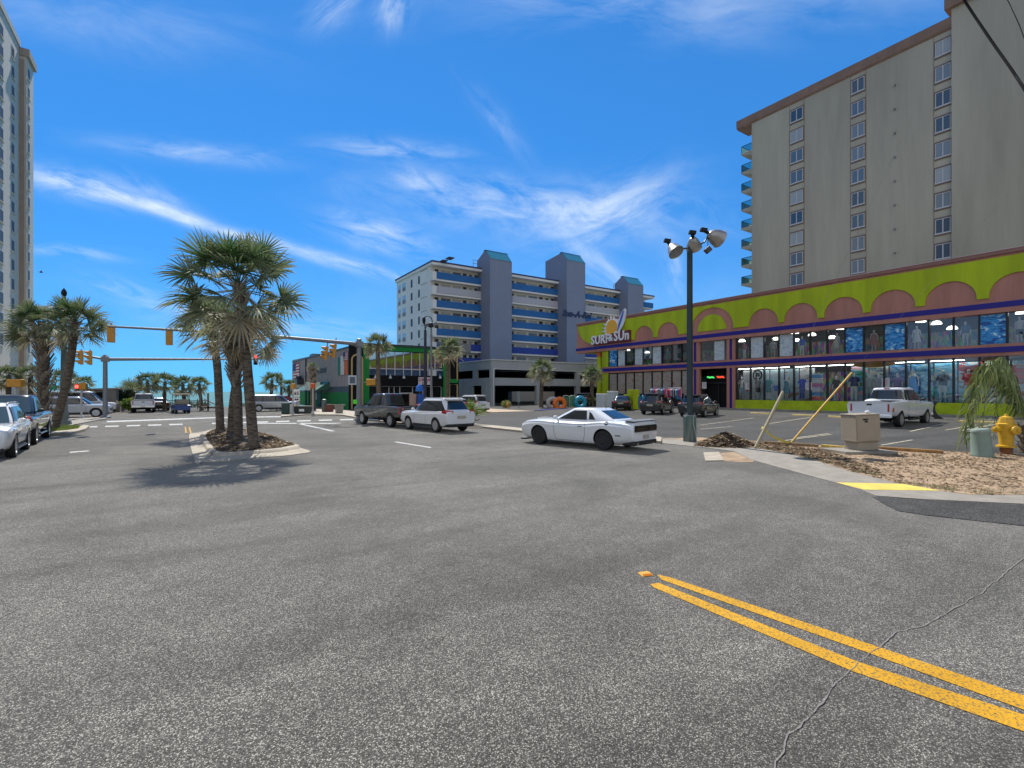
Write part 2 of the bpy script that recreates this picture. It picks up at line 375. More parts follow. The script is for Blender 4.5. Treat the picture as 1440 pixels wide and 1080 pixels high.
# dark base under far end of the street: lighter worn concrete road by the sea
def sheet(name, pix, z, m, fn=G):
    q = MB(); q.sheet([Vector((p.x, p.y, z)) for p in [G(x, y, 0) for x, y in pix]])
    return struct(q.build(name, m))
M_line = paint_worn('worn white road paint', (.50, .50, .47), (.2, .2, .2), .45, 14)
M_yel = paint_worn('worn yellow road paint', (.60, .31, .016), (.15, .115, .06), .455, 55)

# car park, rising towards the shop
LOT = [(655, 598), (735, 606), (985, 617), (1075, 622.5), (1150, 627.5), (1232, 631), (1325, 636), (1440, 642), (1560, 650)]
lp = [G(x, y) for x, y in LOT]
XS = 45.0                                     # plane of the shop front
q = MB(); rows = []
for p in lp:
    row = []
    for k in range(9):
        x = p.x+(XS-1.6-p.x)*k/8; row.append(Vector((x, p.y+(0 if k == 0 else 0), .006+zl(x))))
    rows.append(row)
y0 = lp[-1].y
ext = [[Vector((v.x, -14, v.z)) for v in rows[-1]]]
top = [[Vector((v.x, 54.0, v.z)) for v in rows[0]]]
q.grid(top+rows+ext); struct(q.build('parking_lot', M_lot))
q = MB(); q.prism([(XS-1.6, -30), (XS+1.5, -30), (XS+1.5, 50.4), (XS-1.6, 50.4)], .2, .45); struct(q.build('sidewalk', M_conc))
# pavement along the right kerb
def slab(name, pix, z0, z1, m, smooth=None):
    q = MB(); q.prism([tuple(G(x, y)[:2]) for x, y in pix], z0, z1); return struct(q.build(name, m))
slab('sidewalk', [(930, 623.5), (985, 629), (1032, 635), (1060, 648), (1100, 659), (1140, 670), (1177, 680), (1213, 690), (1232, 698), (1300, 703), (1440, 709.5), (1440, 697), (1367, 697), (1327, 692), (1260, 680), (1193, 663), (1147, 648), (1100, 637), (1060, 630), (1020, 625), (985, 621), (930, 617)], -.02, .016, M_conc)
slab('kerb', [(655, 599.5), (735, 608.5), (800, 613.5), (930, 624), (930, 617.5), (800, 609), (735, 604.5), (655, 596.5)], -.02, .10, M_conc2)
slab('broken_kerb', [(989, 637), (1011, 636.5), (1018, 648.5), (992, 649)], -.02, .03, M_conc2)
slab('dirt_gap', [(1013, 637), (1032, 635.5), (1061, 648), (1058, 650.5), (1018, 649)], -.01, .008, M_sand)
slab('sand_verge', [(930, 617), (985, 621), (1020, 625), (1060, 630), (1100, 637), (1147, 648), (1193, 663), (1260, 680), (1327, 692), (1367, 697), (1440, 697), (1600, 700), (1600, 652), (1440, 641), (1325, 635), (1232, 630), (1150, 626.5), (1075, 621.5), (985, 616)], -.02, .022, M_sand)
slab('driveway', [(1227, 699), (1300, 703.5), (1440, 709.5), (1700, 718), (1700, 760), (1440, 740), (1303, 725), (1263, 719), (1243, 709)], -.02, .010, M_drive)
slab('tactile_ramp', [(1176, 679.6), (1287, 682), (1327, 691.3), (1215, 689.7)], 0, .021, paint_worn('yellow ramp paint', (.72, .55, .12), (.45, .38, .25), .38, 8))
# far pavement by the pub corner, tan strip before the garage
slab('sidewalk', [(395, 587), (430, 584), (480, 584.5), (520, 592), (570, 597), (640, 598), (655, 596), (640, 585), (560, 580), (480, 577.5), (412, 575.5), (400, 580)], -.02, .10, M_conc2)
slab('sidewalk', [(690, 573), (645, 574.5), (650, 582), (690, 581.5), (755, 579.5), (790, 577.5), (835, 575), (835, 570), (760, 571)], -.02, .12, mat('tan paving', (.42, .32, .22), .9, var=.2, vs=2))
slab('sidewalk', [(60, 592), (100, 589.5), (140, 587.5), (152, 589), (130, 593), (110, 597), (60, 604)], -.02, .06, M_conc)
# markings
sheet('road_marking', [(557, 621), (607, 629), (605, 630.2), (554, 621.9)], .005, M_line)
sheet('road_marking', [(421, 595.2), (471, 606), (467, 607), (416, 595.6)], .005, M_line)
sheet('road_marking', [(98, 635.5), (125, 633.5), (125, 635), (98, 637)], .005, M_line)
for k in range(13):                           # ladder bars of the near crosswalk line
    x0 = 118+k*30; x1 = x0+19; f = lambda x: 601.5-(x-118)*.0285
    if 262 < x0 < 290: continue
    sheet('crosswalk_marking', [(x0, f(x0)), (x1, f(x1)), (x1, f(x1)-1.7), (x0, f(x0)-1.7)], .005, M_line)
sheet('crosswalk_marking', [(150, 594), (300, 588.2), (400, 586.6), (400, 585.2), (300, 586.6), (150, 592)], .005, M_line)
sheet('crosswalk_marking', [(362, 596), (470, 596), (485, 594.8), (362, 594.8)], .005, M_line)
sheet('road_marking', [(259.6, 600.5), (261.5, 600.5), (262.8, 609), (260.6, 609)], .005, M_yel)
sheet('road_marking', [(265.2, 600.5), (267.2, 600.5), (270.3, 611.5), (267.9, 611.5)], .005, M_yel)
sheet('road_marking', [(924, 808.5), (941, 812), (1228, 908), (1440, 979), (1720, 1072), (1720, 1100), (1440, 999), (1222, 919), (931, 816)], .005, M_yel)
sheet('road_marking', [(914, 822), (926, 820), (1208, 932), (1440, 1006), (1720, 1095), (1720, 1128), (1440, 1029.5), (1200, 945), (920, 827)], .005, M_yel)
# cracks sealed with pale grit
M_crack = mat('crack grit', (.20, .19, .17), .9, var=.4, vs=40)
def crack(pix, w0):
    q = MB(); P = []
    for (x0, y0), (x1, y1) in zip(pix, pix[1:]):
        n = 14
        for k in range(n):
            t = k/n; P.append(G(x0+(x1-x0)*t, y0+(y1-y0)*t))
    P.append(G(*pix[-1])); rows = []
    for i, p in enumerate(P):
        d = (P[min(i+1, len(P)-1)]-P[max(i-1, 0)]).normalized(); nn = Vector((-d.y, d.x, 0))
        off = nn*(.030*noise.noise(p*2.6)+.014*noise.noise(p*9)+.004*noise.noise(p*31)); ww = w0*max(.18, .75+1.1*noise.noise(p*5+Vector((9, 2, 0)))+.5*noise.noise(p*23))
        rows.append([p+off-nn*ww+Vector((0, 0, .0075)), p+off+nn*ww+Vector((0, 0, .0075))])
    q.grid(rows); struct(q.build('road_crack', M_crack))
crack([(1092, 1085), (1110, 1035), (1150, 1000), (1165, 968), (1204, 934), (1218, 922), (1240, 905), (1262, 890), (1300, 880), (1350, 852), (1390, 826), (1440, 785), (1480, 760)], .0055)
crack([(1165, 968), (1172, 955), (1190, 950)], .003)
crack([(0, 870), (60, 840), (110, 838)], .004)
# car park lines and wheel stops
def lotline(a, b, w=.10, m=None):
    p, q2 = GL(*a), GL(*b); d = (q2-p).normalized(); nn = Vector((-d.y, d.x, 0))*w/2; up = Vector((0, 0, .014))
    q = MB(); q.sheet([p-nn+up, q2-nn+up, q2+nn+up, p+nn+up]); struct(q.build('parking_line', m or M_line))
M_lotline = paint_worn('faded parking paint', (.5, .45, .33), (.12, .12, .12), .45, 10)
for a, b in [((1075, 597), (1140, 587)), ((1120, 616), (1165, 610)), ((1230, 628), (1283, 619)), ((1280, 607), (1328, 596)), ((1330, 605), (1372, 598)), ((985, 598), (1060, 588)), ((960, 606), (1030, 600)), ((1095, 621), (1170, 611)), ((1350, 606), (1400, 597))]:
    lotline(a, b, .11, M_lotline)
M_stop = paint_worn('yellow wheel stop', (.66, .5, .2), (.4, .34, .25), .36, 9)
def wheelstop(a, b, lab):
    p, q2 = GL(*a), GL(*b); mid = (p+q2)/2; ln = 1.75; d = (q2-p).normalized()
    o = thing('wheel_stop', lab, 'wheel stop', mid, math.atan2(d.y, d.x), 'yellow wheel stops before the shop')
    m = MB(); prof = [(-.075, 0), (.075, 0), (.06, .1), (.03, .115), (-.03, .115), (-.06, .1)]
    m.extr([(-ln/2, y, z) for y, z in prof], (ln, 0, 0)); m.build('concrete_bar', M_stop, o)
    for s in (-.6, .6):
        k = MB(); k.lathe([(.022, .115), (.022, .13), (.0, .134)], (s, 0, 0), 8); k.build('bolt', M_black, o)
wheelstop((1051.7, 581.5), (1086.7, 583.2), 'yellow wheel stop beside the black car left of the leaning stake')
wheelstop((1110, 584), (1151, 586), 'yellow wheel stop seen between the two leaning guy guards')
wheelstop((1173, 587), (1192, 588), 'yellow wheel stop just behind the beige cabinet')
wheelstop((1343, 593.3), (1408, 596), 'yellow wheel stop behind the green pedestal, below the drooping palm')
# reflector on the centre line
p = G(908, 808); o = thing('road_reflector', 'yellow raised road reflector at the end of the double line', 'road reflector', (p.x, p.y, .004), YAW*-.6)
m = MB(); m.add([(-.07, -.06, 0), (.07, -.06, 0), (.07, .06, 0), (-.07, .06, 0), (-.05, -.035, .02), (.05, -.035, .02), (.05, .035, .02), (-.05, .035, .02)], [(0, 3, 2, 1), (4, 5, 6, 7), (0, 1, 5, 4), (1, 2, 6, 5), (2, 3, 7, 6), (3, 0, 4, 7)]); m.build('base', mat('reflector base', (.55, .3, .03), .5), o)
m = MB(); m.add([(-.045, -.0575, .005), (.045, -.0575, .005), (.04, -.038, .0195), (-.04, -.038, .0195)], [(0, 1, 2, 3)]); m.build('lens', mat('amber lens', (.8, .2, .01), .15), o)

# ---------------------------------------------------------------- planted island
O_ = [(266, 612), (274, 648), (287, 649.7), (319, 648.5), (362, 644), (399, 641.6), (427, 638), (436, 636), (431, 633), (413, 628), (385, 617), (364, 610.5), (345, 606), (325, 604.5), (304, 605), (279.5, 608.5)]
c_ = Vector((sum(G(*p).x for p in O_)/len(O_), sum(G(*p).y for p in O_)/len(O_), 0))
def densify(P, n=4):
    out = []
    for i in range(len(P)):
        a, b2, c2, d2 = P[i-1], P[i], P[(i+1) % len(P)], P[(i+2) % len(P)]
        for k in range(n):
            t = k/n; out.append(.5*((2*b2)+(c2-a)*t+(2*a-5*b2+4*c2-d2)*t*t+(-a+3*b2-3*c2+d2)*t**3))
    return out
oo = densify([G(*p) for p in O_], 4)
def inset(P, dist):
    out = []; n = len(P)
    for i in range(n):
        d = (P[(i+1) % n]-P[i-1]).normalized(); nn = Vector((-d.y, d.x, 0))
        if nn.dot(c_-P[i]) < 0: nn = -nn
        out.append(P[i]+nn*dist)
    return out
q = MB(); rows = []
I_ = [(290, 619), (302, 637), (305, 640), (318, 642.5), (352, 640.5), (388, 637), (406, 633.5), (414, 631.8), (411, 630), (398, 625.8), (378, 616.8), (360, 611), (343, 607.3), (324, 606), (307, 606.8), (295, 611)]
iw = densify([G(*p) for p in I_], 4)
for f, z in [(0, -.02), (0, .02), (.35, .045), (.62, .075), (.70, .15), (.75, .165), (.97, .165), (1, .11)]:
    rows.append([p.lerp(pi, f)+Vector((0, 0, z)) for p, pi in zip(oo, iw)])
q.grid(rows, closed=True); struct(q.build('island_kerb', M_conc2, smooth=30))
q = MB(); ii = iw; rows = [[p+Vector((0, 0, .13)) for p in ii]]
for f in (.85, .65, .4, .15, .01): rows.append([c_+(p-c_)*f+Vector((0, 0, .13+.12*(1-f)+rnd.uniform(-.02, .02))) for p in ii])
q.grid(rows, closed=True); struct(q.build('mulch_bed', M_mulch, smooth=60))
def inside(p, P):
    c = False; j = len(P)-1
    for i in range(len(P)):
        if (P[i].y > p.y) != (P[j].y > p.y) and p.x < (P[j].x-P[i].x)*(p.y-P[i].y)/(P[j].y-P[i].y)+P[i].x: c = not c
        j = i
    return c
M_chip = leafmat('wood chips', (.05, .033, .022), (.17, .115, .07), .02, .95, .05)
M_chip2 = leafmat('pale wood chips', (.15, .10, .065), (.36, .25, .15), .02, .95, .05)
def chips(name, label, poly, n, zf, size, m, cat='wood chips', seed=3):
    r = random.Random(seed); xs = [p.x for p in poly]; ys = [p.y for p in poly]; q = MB(); k = 0; tries = 0
    while k < n and tries < n*20:
        tries += 1
        p = Vector((r.uniform(min(xs), max(xs)), r.uniform(min(ys), max(ys)), 0))
        if not inside(p, poly): continue
        z = zf(p)
        if z is None: continue
        a = r.uniform(0, 6.28); l = size*r.uniform(.5, 1.6); wd = l*r.uniform(.15, .45); d = Vector((math.cos(a), math.sin(a), r.uniform(-.35, .35))); e = Vector((-d.y, d.x, r.uniform(-.5, .5)))
        b0 = Vector((p.x, p.y, z+.01)); h = Vector((0, 0, .012))
        q.add([b0-d*l/2-e*wd/2, b0+d*l/2-e*wd*.3, b0+d*l/2+e*wd*.4, b0-d*l/2+e*wd/2, b0+h], [(0, 1, 4), (1, 2, 4), (2, 3, 4), (3, 0, 4)], tint=r.random()*.95)
        k += 1
    o = q.build(name, m, fixn=False, tint=True); tag(o, label, cat, kind='stuff'); return o
chips('mulch_chips', 'brown bark mulch covering the palm island', ii, 2600, lambda p: .15+.05*max(0, 1-(p-c_).length/4), .13, M_chip)
VERGE = [G(x, y) for x, y in [(1030, 626), (1060, 630), (1100, 637), (1147, 648), (1193, 663), (1260, 680), (1327, 692), (1367, 697), (1440, 697), (1600, 700), (1600, 652), (1440, 641), (1325, 635), (1232, 630), (1150, 626.5), (1075, 621.5)]]
chips('wood_chips', 'scattered wood chips and dead leaves over the sandy verge', VERGE, 4600, lambda p: .02 if noise.noise(p*.9+Vector((3, 7, 0))) > -.12 or rnd.random() < .25 else None, .07, M_chip2, seed=5)
chips('leaf_litter', 'dark dead leaf litter lying on the sandy verge', VERGE, 1000, lambda p: .024 if noise.noise(p*.7) > .02 else None, .085, M_chip, cat='leaf litter', seed=8)
q = MB(); r_ = random.Random(9)
for _ in range(70):
    a = r_.random(); i = min(int(a*8), 7); e0, e1 = VERGE[i], VERGE[i+1]; c = e0.lerp(e1, a*8-i)+RT*r_.uniform(-.05, .25)+FW*abs(r_.gauss(.05, .35))
    for _b in range(r_.randint(6, 22)):
        p = c+Vector((r_.gauss(0, .06), r_.gauss(0, .06), .02)); t = r_.uniform(0, 6.28); d = Vector((math.cos(t), math.sin(t), 0))*.006; h = Vector((r_.uniform(-.05, .05), r_.uniform(-.05, .05), r_.uniform(.03, .10)))
        q.add([p-d, p+d, p+h], [(0, 1, 2)], tint=r_.random())
tag(q.build('weeds', leafmat('weed leaf', (.09, .11, .03), (.30, .28, .12), .2), fixn=False, tint=True), 'thin dry weeds along the pavement edge of the verge', 'weeds', kind='stuff')
# mound of mulch by the light pole
mc = G(1021, 627); 
q = MB(); rows = []
for i in range(9):
    f = i/8; rows.append([Vector((mc.x+RT.x*u+FW.x*v, mc.y+RT.y*u+FW.y*v, max(0, .52*(1-f)**.9*(1+.25*noise.noise(Vector((u*2, v*2, 1))))))) for a in [2*math.pi*k/28 for k in range(28)] for u, v in [((1.15 if math.cos(a) > 0 else 1.0)*f*math.cos(a)*(1+.12*math.sin(3*a)), .75*f*math.sin(a))]])
q.grid(rows, closed=True); tag(q.build('mulch_mound', M_mulch, smooth=50), 'heap of brown mulch beside the floodlight pole base', 'mulch heap')
mp_ = [mc+RT*(1.2*math.cos(t))+FW*(.8*math.sin(t)) for t in [2*math.pi*k/20 for k in range(20)]]
def zmound(p):
    d = p-mc; f = math.hypot(d.dot(RT)/1.15, d.dot(FW)/.75); return max(.0, .52*(1-f))+.02 if f < 1.1 else None
chips('mulch_heap_chips', 'loose bark pieces covering the mulch heap', mp_, 1300, zmound, .14, leafmat('heap bark', (.06, .042, .028), (.22, .155, .095), .02, .95, .05), seed=11)
MULP = [G(x, y) for x, y in [(1040, 624), (1062, 629.5), (1100, 637), (1147, 648), (1196, 663), (1230, 672), (1236, 662), (1185, 642), (1160, 634), (1075, 622)]]
chips('bark_litter', 'dark bark litter along the pavement by the guy guards', MULP, 1700, lambda p: .022+.05*max(0, noise.noise(p*1.3)), .11, M_chip, cat='bark litter', seed=21)
# small grass corner on the left
CG = [G(x, y) for x, y in [(66, 606), (86, 602.5), (112, 602.5), (110, 606), (96, 608), (68, 611)]]
slab('kerb', [(66, 608), (66, 613.5), (98, 612.5), (120, 606.5), (126, 601.5), (118, 600.5), (110, 604.5), (97, 607.5), (80, 608)], -.02, .13, M_conc2)
q = MB(); q.prism([tuple(p[:2]) for p in CG], 0, .11); struct(q.build('lawn_soil', M_sand))
q = MB(); r_ = random.Random(4); xs = [p.x for p in CG]; ys = [p.y for p in CG]
for _ in range(9000):
    p = Vector((r_.uniform(min(xs), max(xs)), r_.uniform(min(ys), max(ys)), .11))
    if not inside(p, CG): continue
    a = r_.uniform(0, 6.28); d = Vector((math.cos(a), math.sin(a), 0))*.012; h = Vector((r_.uniform(-.05, .05), r_.uniform(-.05, .05), r_.uniform(.06, .13)))
    q.add([p-d, p+d, p+h], [(0, 1, 2)], tint=r_.random()*.8)
tag(q.build('grass', leafmat('lawn grass', (.10, .17, .03), (.25, .30, .07), .3), fixn=False, tint=True), 'small patch of green grass on the left kerb corner', 'grass', kind='stuff')
# ================================================================ SURF SHOP
M_pink = mat('pink stucco', (.47, .205, .145), .8, var=.24, vs=1.1, bump=.15, bs=30, streak=True)
M_lime = mat('lime stucco', (.43, .52, .003), .75, var=.24, vs=.9, bump=.15, bs=30, streak=True)
M_navy = mat('navy band', (.014, .006, .21), .5, var=.1, vs=2)
M_mull = mat('black mullion', (.012, .012, .014), .4)
M_shopglass = glassmat('shop glass', (.78, .84, .85), .10)
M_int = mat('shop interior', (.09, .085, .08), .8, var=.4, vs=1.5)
M_intl = mat('shop pale interior', (.55, .56, .56), .8)
M_merch = bpy.data.materials.new('hanging merchandise'); n_, l_ = nt(M_merch); b = n_['Principled BSDF']; b.inputs['Roughness'].default_value = .8
g_ = n_.new('ShaderNodeNewGeometry'); mp = n_.new('ShaderNodeMapping'); mp.inputs['Scale'].default_value = (1, 5.0, 1.3); l_.new(g_.outputs['Position'], mp.inputs[0])
vo = n_.new('ShaderNodeTexVoronoi'); vo.inputs['Scale'].default_value = 1.6; l_.new(mp.outputs[0], vo.inputs['Vector']); hv = n_.new('ShaderNodeHueSaturation'); hv.inputs['Saturation'].default_value = 1.15; hv.inputs['Value'].default_value = .5; l_.new(vo.outputs['Color'], hv.inputs['Color']); l_.new(hv.outputs[0], b.inputs['Base Color'])
M_lampw = mat('lit lamp', (1, .95, .85), .5, emit=3.2)
M_tube = mat('lit ceiling tube', (1, .98, .94), .5, emit=17.0)
zs = lambda py: AX(1440, py, XS).z
ys = lambda px: AX(px, 500, XS).y
ZT, ZL1, ZB1, ZB0, ZP = zs(346.6), zs(356.5), zs(421.5), zs(429.7), zs(435.6)
ZU0, ZM1, ZM0, ZW1, ZW0, ZG = zs(481.7), zs(486), zs(494), zs(499), zs(568), .45
YL, YR = ys(812), -46.0
YW = ys(851)                                         # left end of the windows
shop = thing('surf_shop', 'two storey lime and pink beachwear shop with arches and long display windows', 'shop', (XS, YL, 0))
shop_inv = Vector((-XS, -YL, 0))
def sp(mb, name, m, **k):
    mb.v = [(v[0]-XS, v[1]-YL, v[2]) for v in mb.v]; return mb.build(name, m, shop, **k)
m = MB(); m.box(XS-.10, XS+.35, YR, YL, ZP, ZT-.28); sp(m, 'fascia_wall', M_pink)
m = MB(); m.box(XS+.35, XS+18, YL-.3, YL, ZP, ZT-.35); m.box(XS+.35, XS+18, YR, YL-.3, ZT-.9, ZT-.6); sp(m, 'roof', mat('shop roof', (.3, .28, .26), .9))
m = MB(); m.box(XS-.24, XS+.5, YR, YL+.05, ZT-.28, ZT-.03); sp(m, 'coping', mat('pink coping', (.30, .14, .11), .7, var=.12, vs=1))
m = MB(); m.box(XS-.27, XS+.55, YR, YL+.07, ZT-.03, ZT+.02); sp(m, 'flashing', mat('roof flashing', (.55, .42, .38), .4))
# lime panel with the arches left out of its lower edge
ARC = [(894, 920), (925.6, 955.6), (1054.5, 1096), (1104, 1151), (1160, 1215), (1225.6, 1289), (1302, 1375)]
arcs = [(ys(a), ys(b), 1.0) for a, b in ARC]
za = ZB1+.34
def lime_outline():
    out = [(YL-.12, ZL1)]
    n = 14
    for k in range(n+1):                                     # swooping left end
        t = math.pi/2*k/n; out.append((YL-.35-3.6*(1-math.cos(t)), ZL1-(ZL1-za)*math.sin(t)))
    al = [(ys(858), ys(886), 1.0)]+arcs[:2]+[(ys(973), ys(1033), 1.45)]+arcs[2:]
    y = arcs[-1][0]; st = arcs[-2][0]-arcs[-1][0]
    while y-st*1.0 > YR+3:
        y -= st; al.append((y, y-(arcs[-1][0]-arcs[-1][1]), 1.0))
    for a, b, h in al:
        c, r = (a+b)/2, (a-b)/2; hh = 1.62*h*(.92 if h == 1 else 1)
        for k in range(19):
            t = math.pi*k/18; out.append((c+r*math.cos(t), za+hh*max(0, math.sin(t))**.9))
    out += [(YR, za), (YR, ZL1)]
    return [(XS-.10, a, b) for a, b in out]
m = MB(); m.extr(lime_outline(), (-.10, 0, 0)); sp(m, 'lime_panel', M_lime)
c, r = (ys(973)+ys(1033))/2, (ys(982)-ys(1022))/2*1.0
m = MB(); m.extr([(XS-.10, c+r*math.cos(math.pi*k/20), za+.02+1.62*1.45*.70*math.sin(math.pi*k/20)) for k in range(21)], (-.08, 0, 0)); sp(m, 'lime_lunette', M_lime)
m = MB(); m.box(XS-.26, XS-.10, YR, YL+.03, ZB0, ZB1); sp(m, 'navy_band', M_navy)
m = MB(); m.box(XS-.22, XS-.10, YR, YL+.02, ZB1, ZB1+.12); m.box(XS-.24, XS+.35, YR, YL+.02, ZP-.05, ZB0); sp(m, 'pink_band', M_pink)
m = MB(); m.box(XS-.12, XS+.2, YR, YW+.5, ZM1, ZU0); m.box(XS-.12, XS+.2, YR, YW+.5, ZW1, ZM0); sp(m, 'pink_band', M_pink)
m = MB(); m.box(XS-.18, XS+.2, YR, YW+.5, ZM0, ZM1); sp(m, 'navy_band', M_navy)
yd0, yd1, yd2, yd3 = ys(973), ys(984), ys(1023), ys(1034.5)
m = MB(); m.box(XS-.06, XS+.3, YR, yd3, ZG-.2, ZW0); sp(m, 'lime_base_wall', mat('lime base wall', (.43, .52, .003), .75, var=.3, vs=1.3))
for a, b in [(yd0, yd1), (yd2, yd3)]:
    for z0, z1 in [(.3, ZM0-.001), (ZU0, ZP-.05)]:
        w3 = (a-b)/3
        m = MB(); m.box(XS-.14, XS+.25, b, b+w3, z0, z1); m.box(XS-.14, XS+.25, a-w3, a, z0, z1); sp(m, 'pink_pilaster', M_pink)
        m = MB(); m.box(XS-.08, XS+.25, b+w3, a-w3, z0, z1); sp(m, 'navy_pilaster', M_navy)
m = MB(); m.box(XS-.05, XS+.3, YW-.6, YW+.5, ZG-.1, ZP-.05); sp(m, 'lime_end_wall', M_lime)
m = MB(); m.box(XS+.3, XS+18, YW+.2, YW+.45, ZG-.1, ZP); sp(m, 'side_wall', M_lime)
m = MB(); m.box(XS+.3, XS+18, YW+.45, YL-.3, ZP-.02, ZP+.1); sp(m, 'canopy_soffit', mat('canopy soffit', (.35, .36, .03), .8))
yc = ys(839)
m = MB(); m.lathe([(.36, .3), (.36, 3.9), (.36, ZP)], (XS+.55, yc, 0), 20); sp(m, 'canopy_column', M_lime, smooth=40)
m = MB(); m.lathe([(.40, ZP-.7), (.42, ZP-.3), (.42, ZP-.02)], (XS+.55, yc, 0), 20); sp(m, 'column_ring', mat('orange ring', (.55, .14, .04), .6), smooth=40)
m = MB(); m.lathe([(.38, 4.0), (.39, 4.1), (.38, 4.3)], (XS+.55, yc, 0), 20); sp(m, 'column_ring', mat('orange ring', (.55, .14, .04), .6), smooth=40)
# interior shell: floors, back wall, partition ceiling
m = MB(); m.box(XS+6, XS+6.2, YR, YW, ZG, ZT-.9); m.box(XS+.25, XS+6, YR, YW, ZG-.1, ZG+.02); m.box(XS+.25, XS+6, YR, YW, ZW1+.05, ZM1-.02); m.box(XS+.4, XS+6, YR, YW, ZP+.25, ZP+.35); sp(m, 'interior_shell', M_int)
m = MB(); m.box(XS+3.2, XS+3.25, YR, YW, ZG+.02, ZW1-.6); m.box(XS+3.2, XS+3.25, YR, YW, ZM1, ZP-.7); sp(m, 'merchandise_rail', M_merch)
LPX = [856, 867.8, 879.6, 891.6, 904, 916.7, 930.7, 944.4, 958, 973]
RPX = [1036, 1054.8, 1074.2, 1094.9, 1116, 1138.9, 1162.9, 1188, 1214.3, 1243, 1273.5, 1306, 1340.4, 1377, 1416]
LY = [ys(p) for p in LPX]; RY = [ys(p) for p in RPX]
while RY[-1] > -40: RY.append(RY[-1]-1.36)
def bays(Y): return list(zip(Y, Y[1:]))
for Y in (LY, RY):
    for k, y in enumerate(Y):
        if y < -4 and k % 2: continue
        m = MB(); m.box(XS-.02, XS+.22, y-.05, y+.05, ZW0, ZW1); m.box(XS-.02, XS+.22, y-.05, y+.05, ZU0, ZP-.05); sp(m, 'mullion', M_mull)
for Y, zz in ((LY, (.3, ZW1)), (RY, (ZW0, ZW1)), (LY, (ZU0, ZP-.05)), (RY, (ZU0, ZP-.05))):
    bb = bays(Y)
    if Y is RY: bb = bays(Y)[:18]+[(Y[18], Y[-1])]
    for a, b in bb:
        z0 = ZW0 if zz[0] == .3 else zz[0]
        m = MB(); m.sheet([(XS+.10, a-.05, z0), (XS+.10, b+.05, z0), (XS+.10, b+.05, zz[1]), (XS+.10, a-.05, zz[1])]); sp(m, 'window', M_shopglass)
m = MB(); m.box(XS-.02, XS+.25, LY[-1], YW-.5, ZG-.1, ZW0); sp(m, 'low_wall', M_mull)
# entrance: doors in a dark bay
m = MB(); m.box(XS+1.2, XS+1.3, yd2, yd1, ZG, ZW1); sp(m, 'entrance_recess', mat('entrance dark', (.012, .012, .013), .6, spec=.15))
m = MB(); 
for y in (yd1-.08, (yd1+yd2)/2, yd2+.08): m.box(XS+.9, XS+1.0, y-.05, y+.05, ZG, ZG+2.5)
m.box(XS+.9, XS+1.0, yd2, yd1, ZG+2.45, ZG+2.6); sp(m, 'entrance_door', M_mull)
m = MB(); m.sheet([(XS+.1, yd1, ZU0), (XS+.1, yd2, ZU0), (XS+.1, yd2, ZP), (XS+.1, yd1, ZP)]); sp(m, 'window', M_shopglass)
m = MB(); m.box(XS+.8, XS+.84, yd1-.35, yd2+.35, ZG+2.95, ZG+3.3); sp(m, 'neon_sign_board', M_mull)
def letters(txt, size, ext, m_, par, loc, axes, **k): return lettering(txt, size, ext, m_, par, loc, axes, **k)
for f_, col_, nm_ in ((.40, mat('red neon', (1, .08, .03), .5, emit=1.3), 'neon_script'), (.76, mat('green neon', (.1, .9, .2), .5, emit=1.0), 'neon_script')):
    y_ = yd1*f_+yd2*(1-f_); m = MB(); m.tube([(XS+.77, y_+.42-.84*k/30, ZG+3.12+.09*math.sin(k*1.25)+.03*math.sin(k*.4)) for k in range(31)], .022, 6); sp(m, nm_, col_, smooth=60)
# sign on the left of the fascia
sg = thing('shop_sign', 'white letters SURF & SUN with a yellow sun and surfboard on the lime fascia', 'sign', (XS-.25, 0, 0))
def sgp(mb, name, m_, **k):
    mb.v = [(v[0]-XS+.25, v[1], v[2]) for v in mb.v]; return mb.build(name, m_, sg, **k)
P0, P1 = AX(836, 484, XS-.3), AX(887, 478, XS-.3)
zb_, zt_ = AX(836, 485.5, XS-.3).z, AX(836, 474, XS-.3).z
M_maroon = mat('maroon sign', (.16, .02, .03), .5)
m = MB(); m.extr([(XS-.22, P0.y+.1, zb_), (XS-.22, P1.y, zb_+.05), (XS-.22, P1.y, zt_+.28), (XS-.22, (P0.y+P1.y)/2-1, zt_+.2), (XS-.22, (P0.y+P1.y)/2+1, zt_+.02), (XS-.22, P0.y+.1, zt_-.05)], (-.3, 0, 0)); sgp(m, 'backing_board', M_maroon)
o = lettering('SURF', 1.55, .05, M_white, sg, (-.33, P0.y*.79+P1.y*.21, zb_+.10), '-x', wide=.90, bold=.03)
o = lettering('&', 1.2, .05, M_white, sg, (-.33, P0.y*.49+P1.y*.51, zb_+.28), '-x', bold=.02)
o = lettering('SUn', 1.62, .05, M_white, sg, (-.33, P0.y*.2+P1.y*.80, zb_+.24), '-x', wide=.90, bold=.035)
sc_ = AX(861, 462, XS-.3)
pts = []
for k in range(40):
    a = 2*math.pi*k/40; rr_ = (1.55 if k % 2 else 1.15)*(1+.15*math.sin(k*2.3)); pts.append((XS-.24, sc_.y+rr_*1.05*math.cos(a), sc_.z+rr_*math.sin(a)))
m = MB(); m.extr(pts, (-.10, 0, 0)); sgp(m, 'splash_board', mat('white splash', (.75, .78, .8), .5))
m = MB(); m.extr([(XS-.34, sc_.y+.98*math.cos(2*math.pi*k/32), sc_.z-.05+1.15*math.sin(2*math.pi*k/32)) for k in range(32)], (-.10, 0, 0)); sgp(m, 'sun_disc', mat('sun yellow', (.85, .42, .02), .5))
sb0, sb1 = Vector((XS-.36, sc_.y-1.1, zt_+.2)), Vector((XS-.36, sc_.y-2.3, sc_.z+2.15))
ax_ = (sb1-sb0); up_ = ax_.normalized(); sd = Vector((0, up_.z, -up_.y))
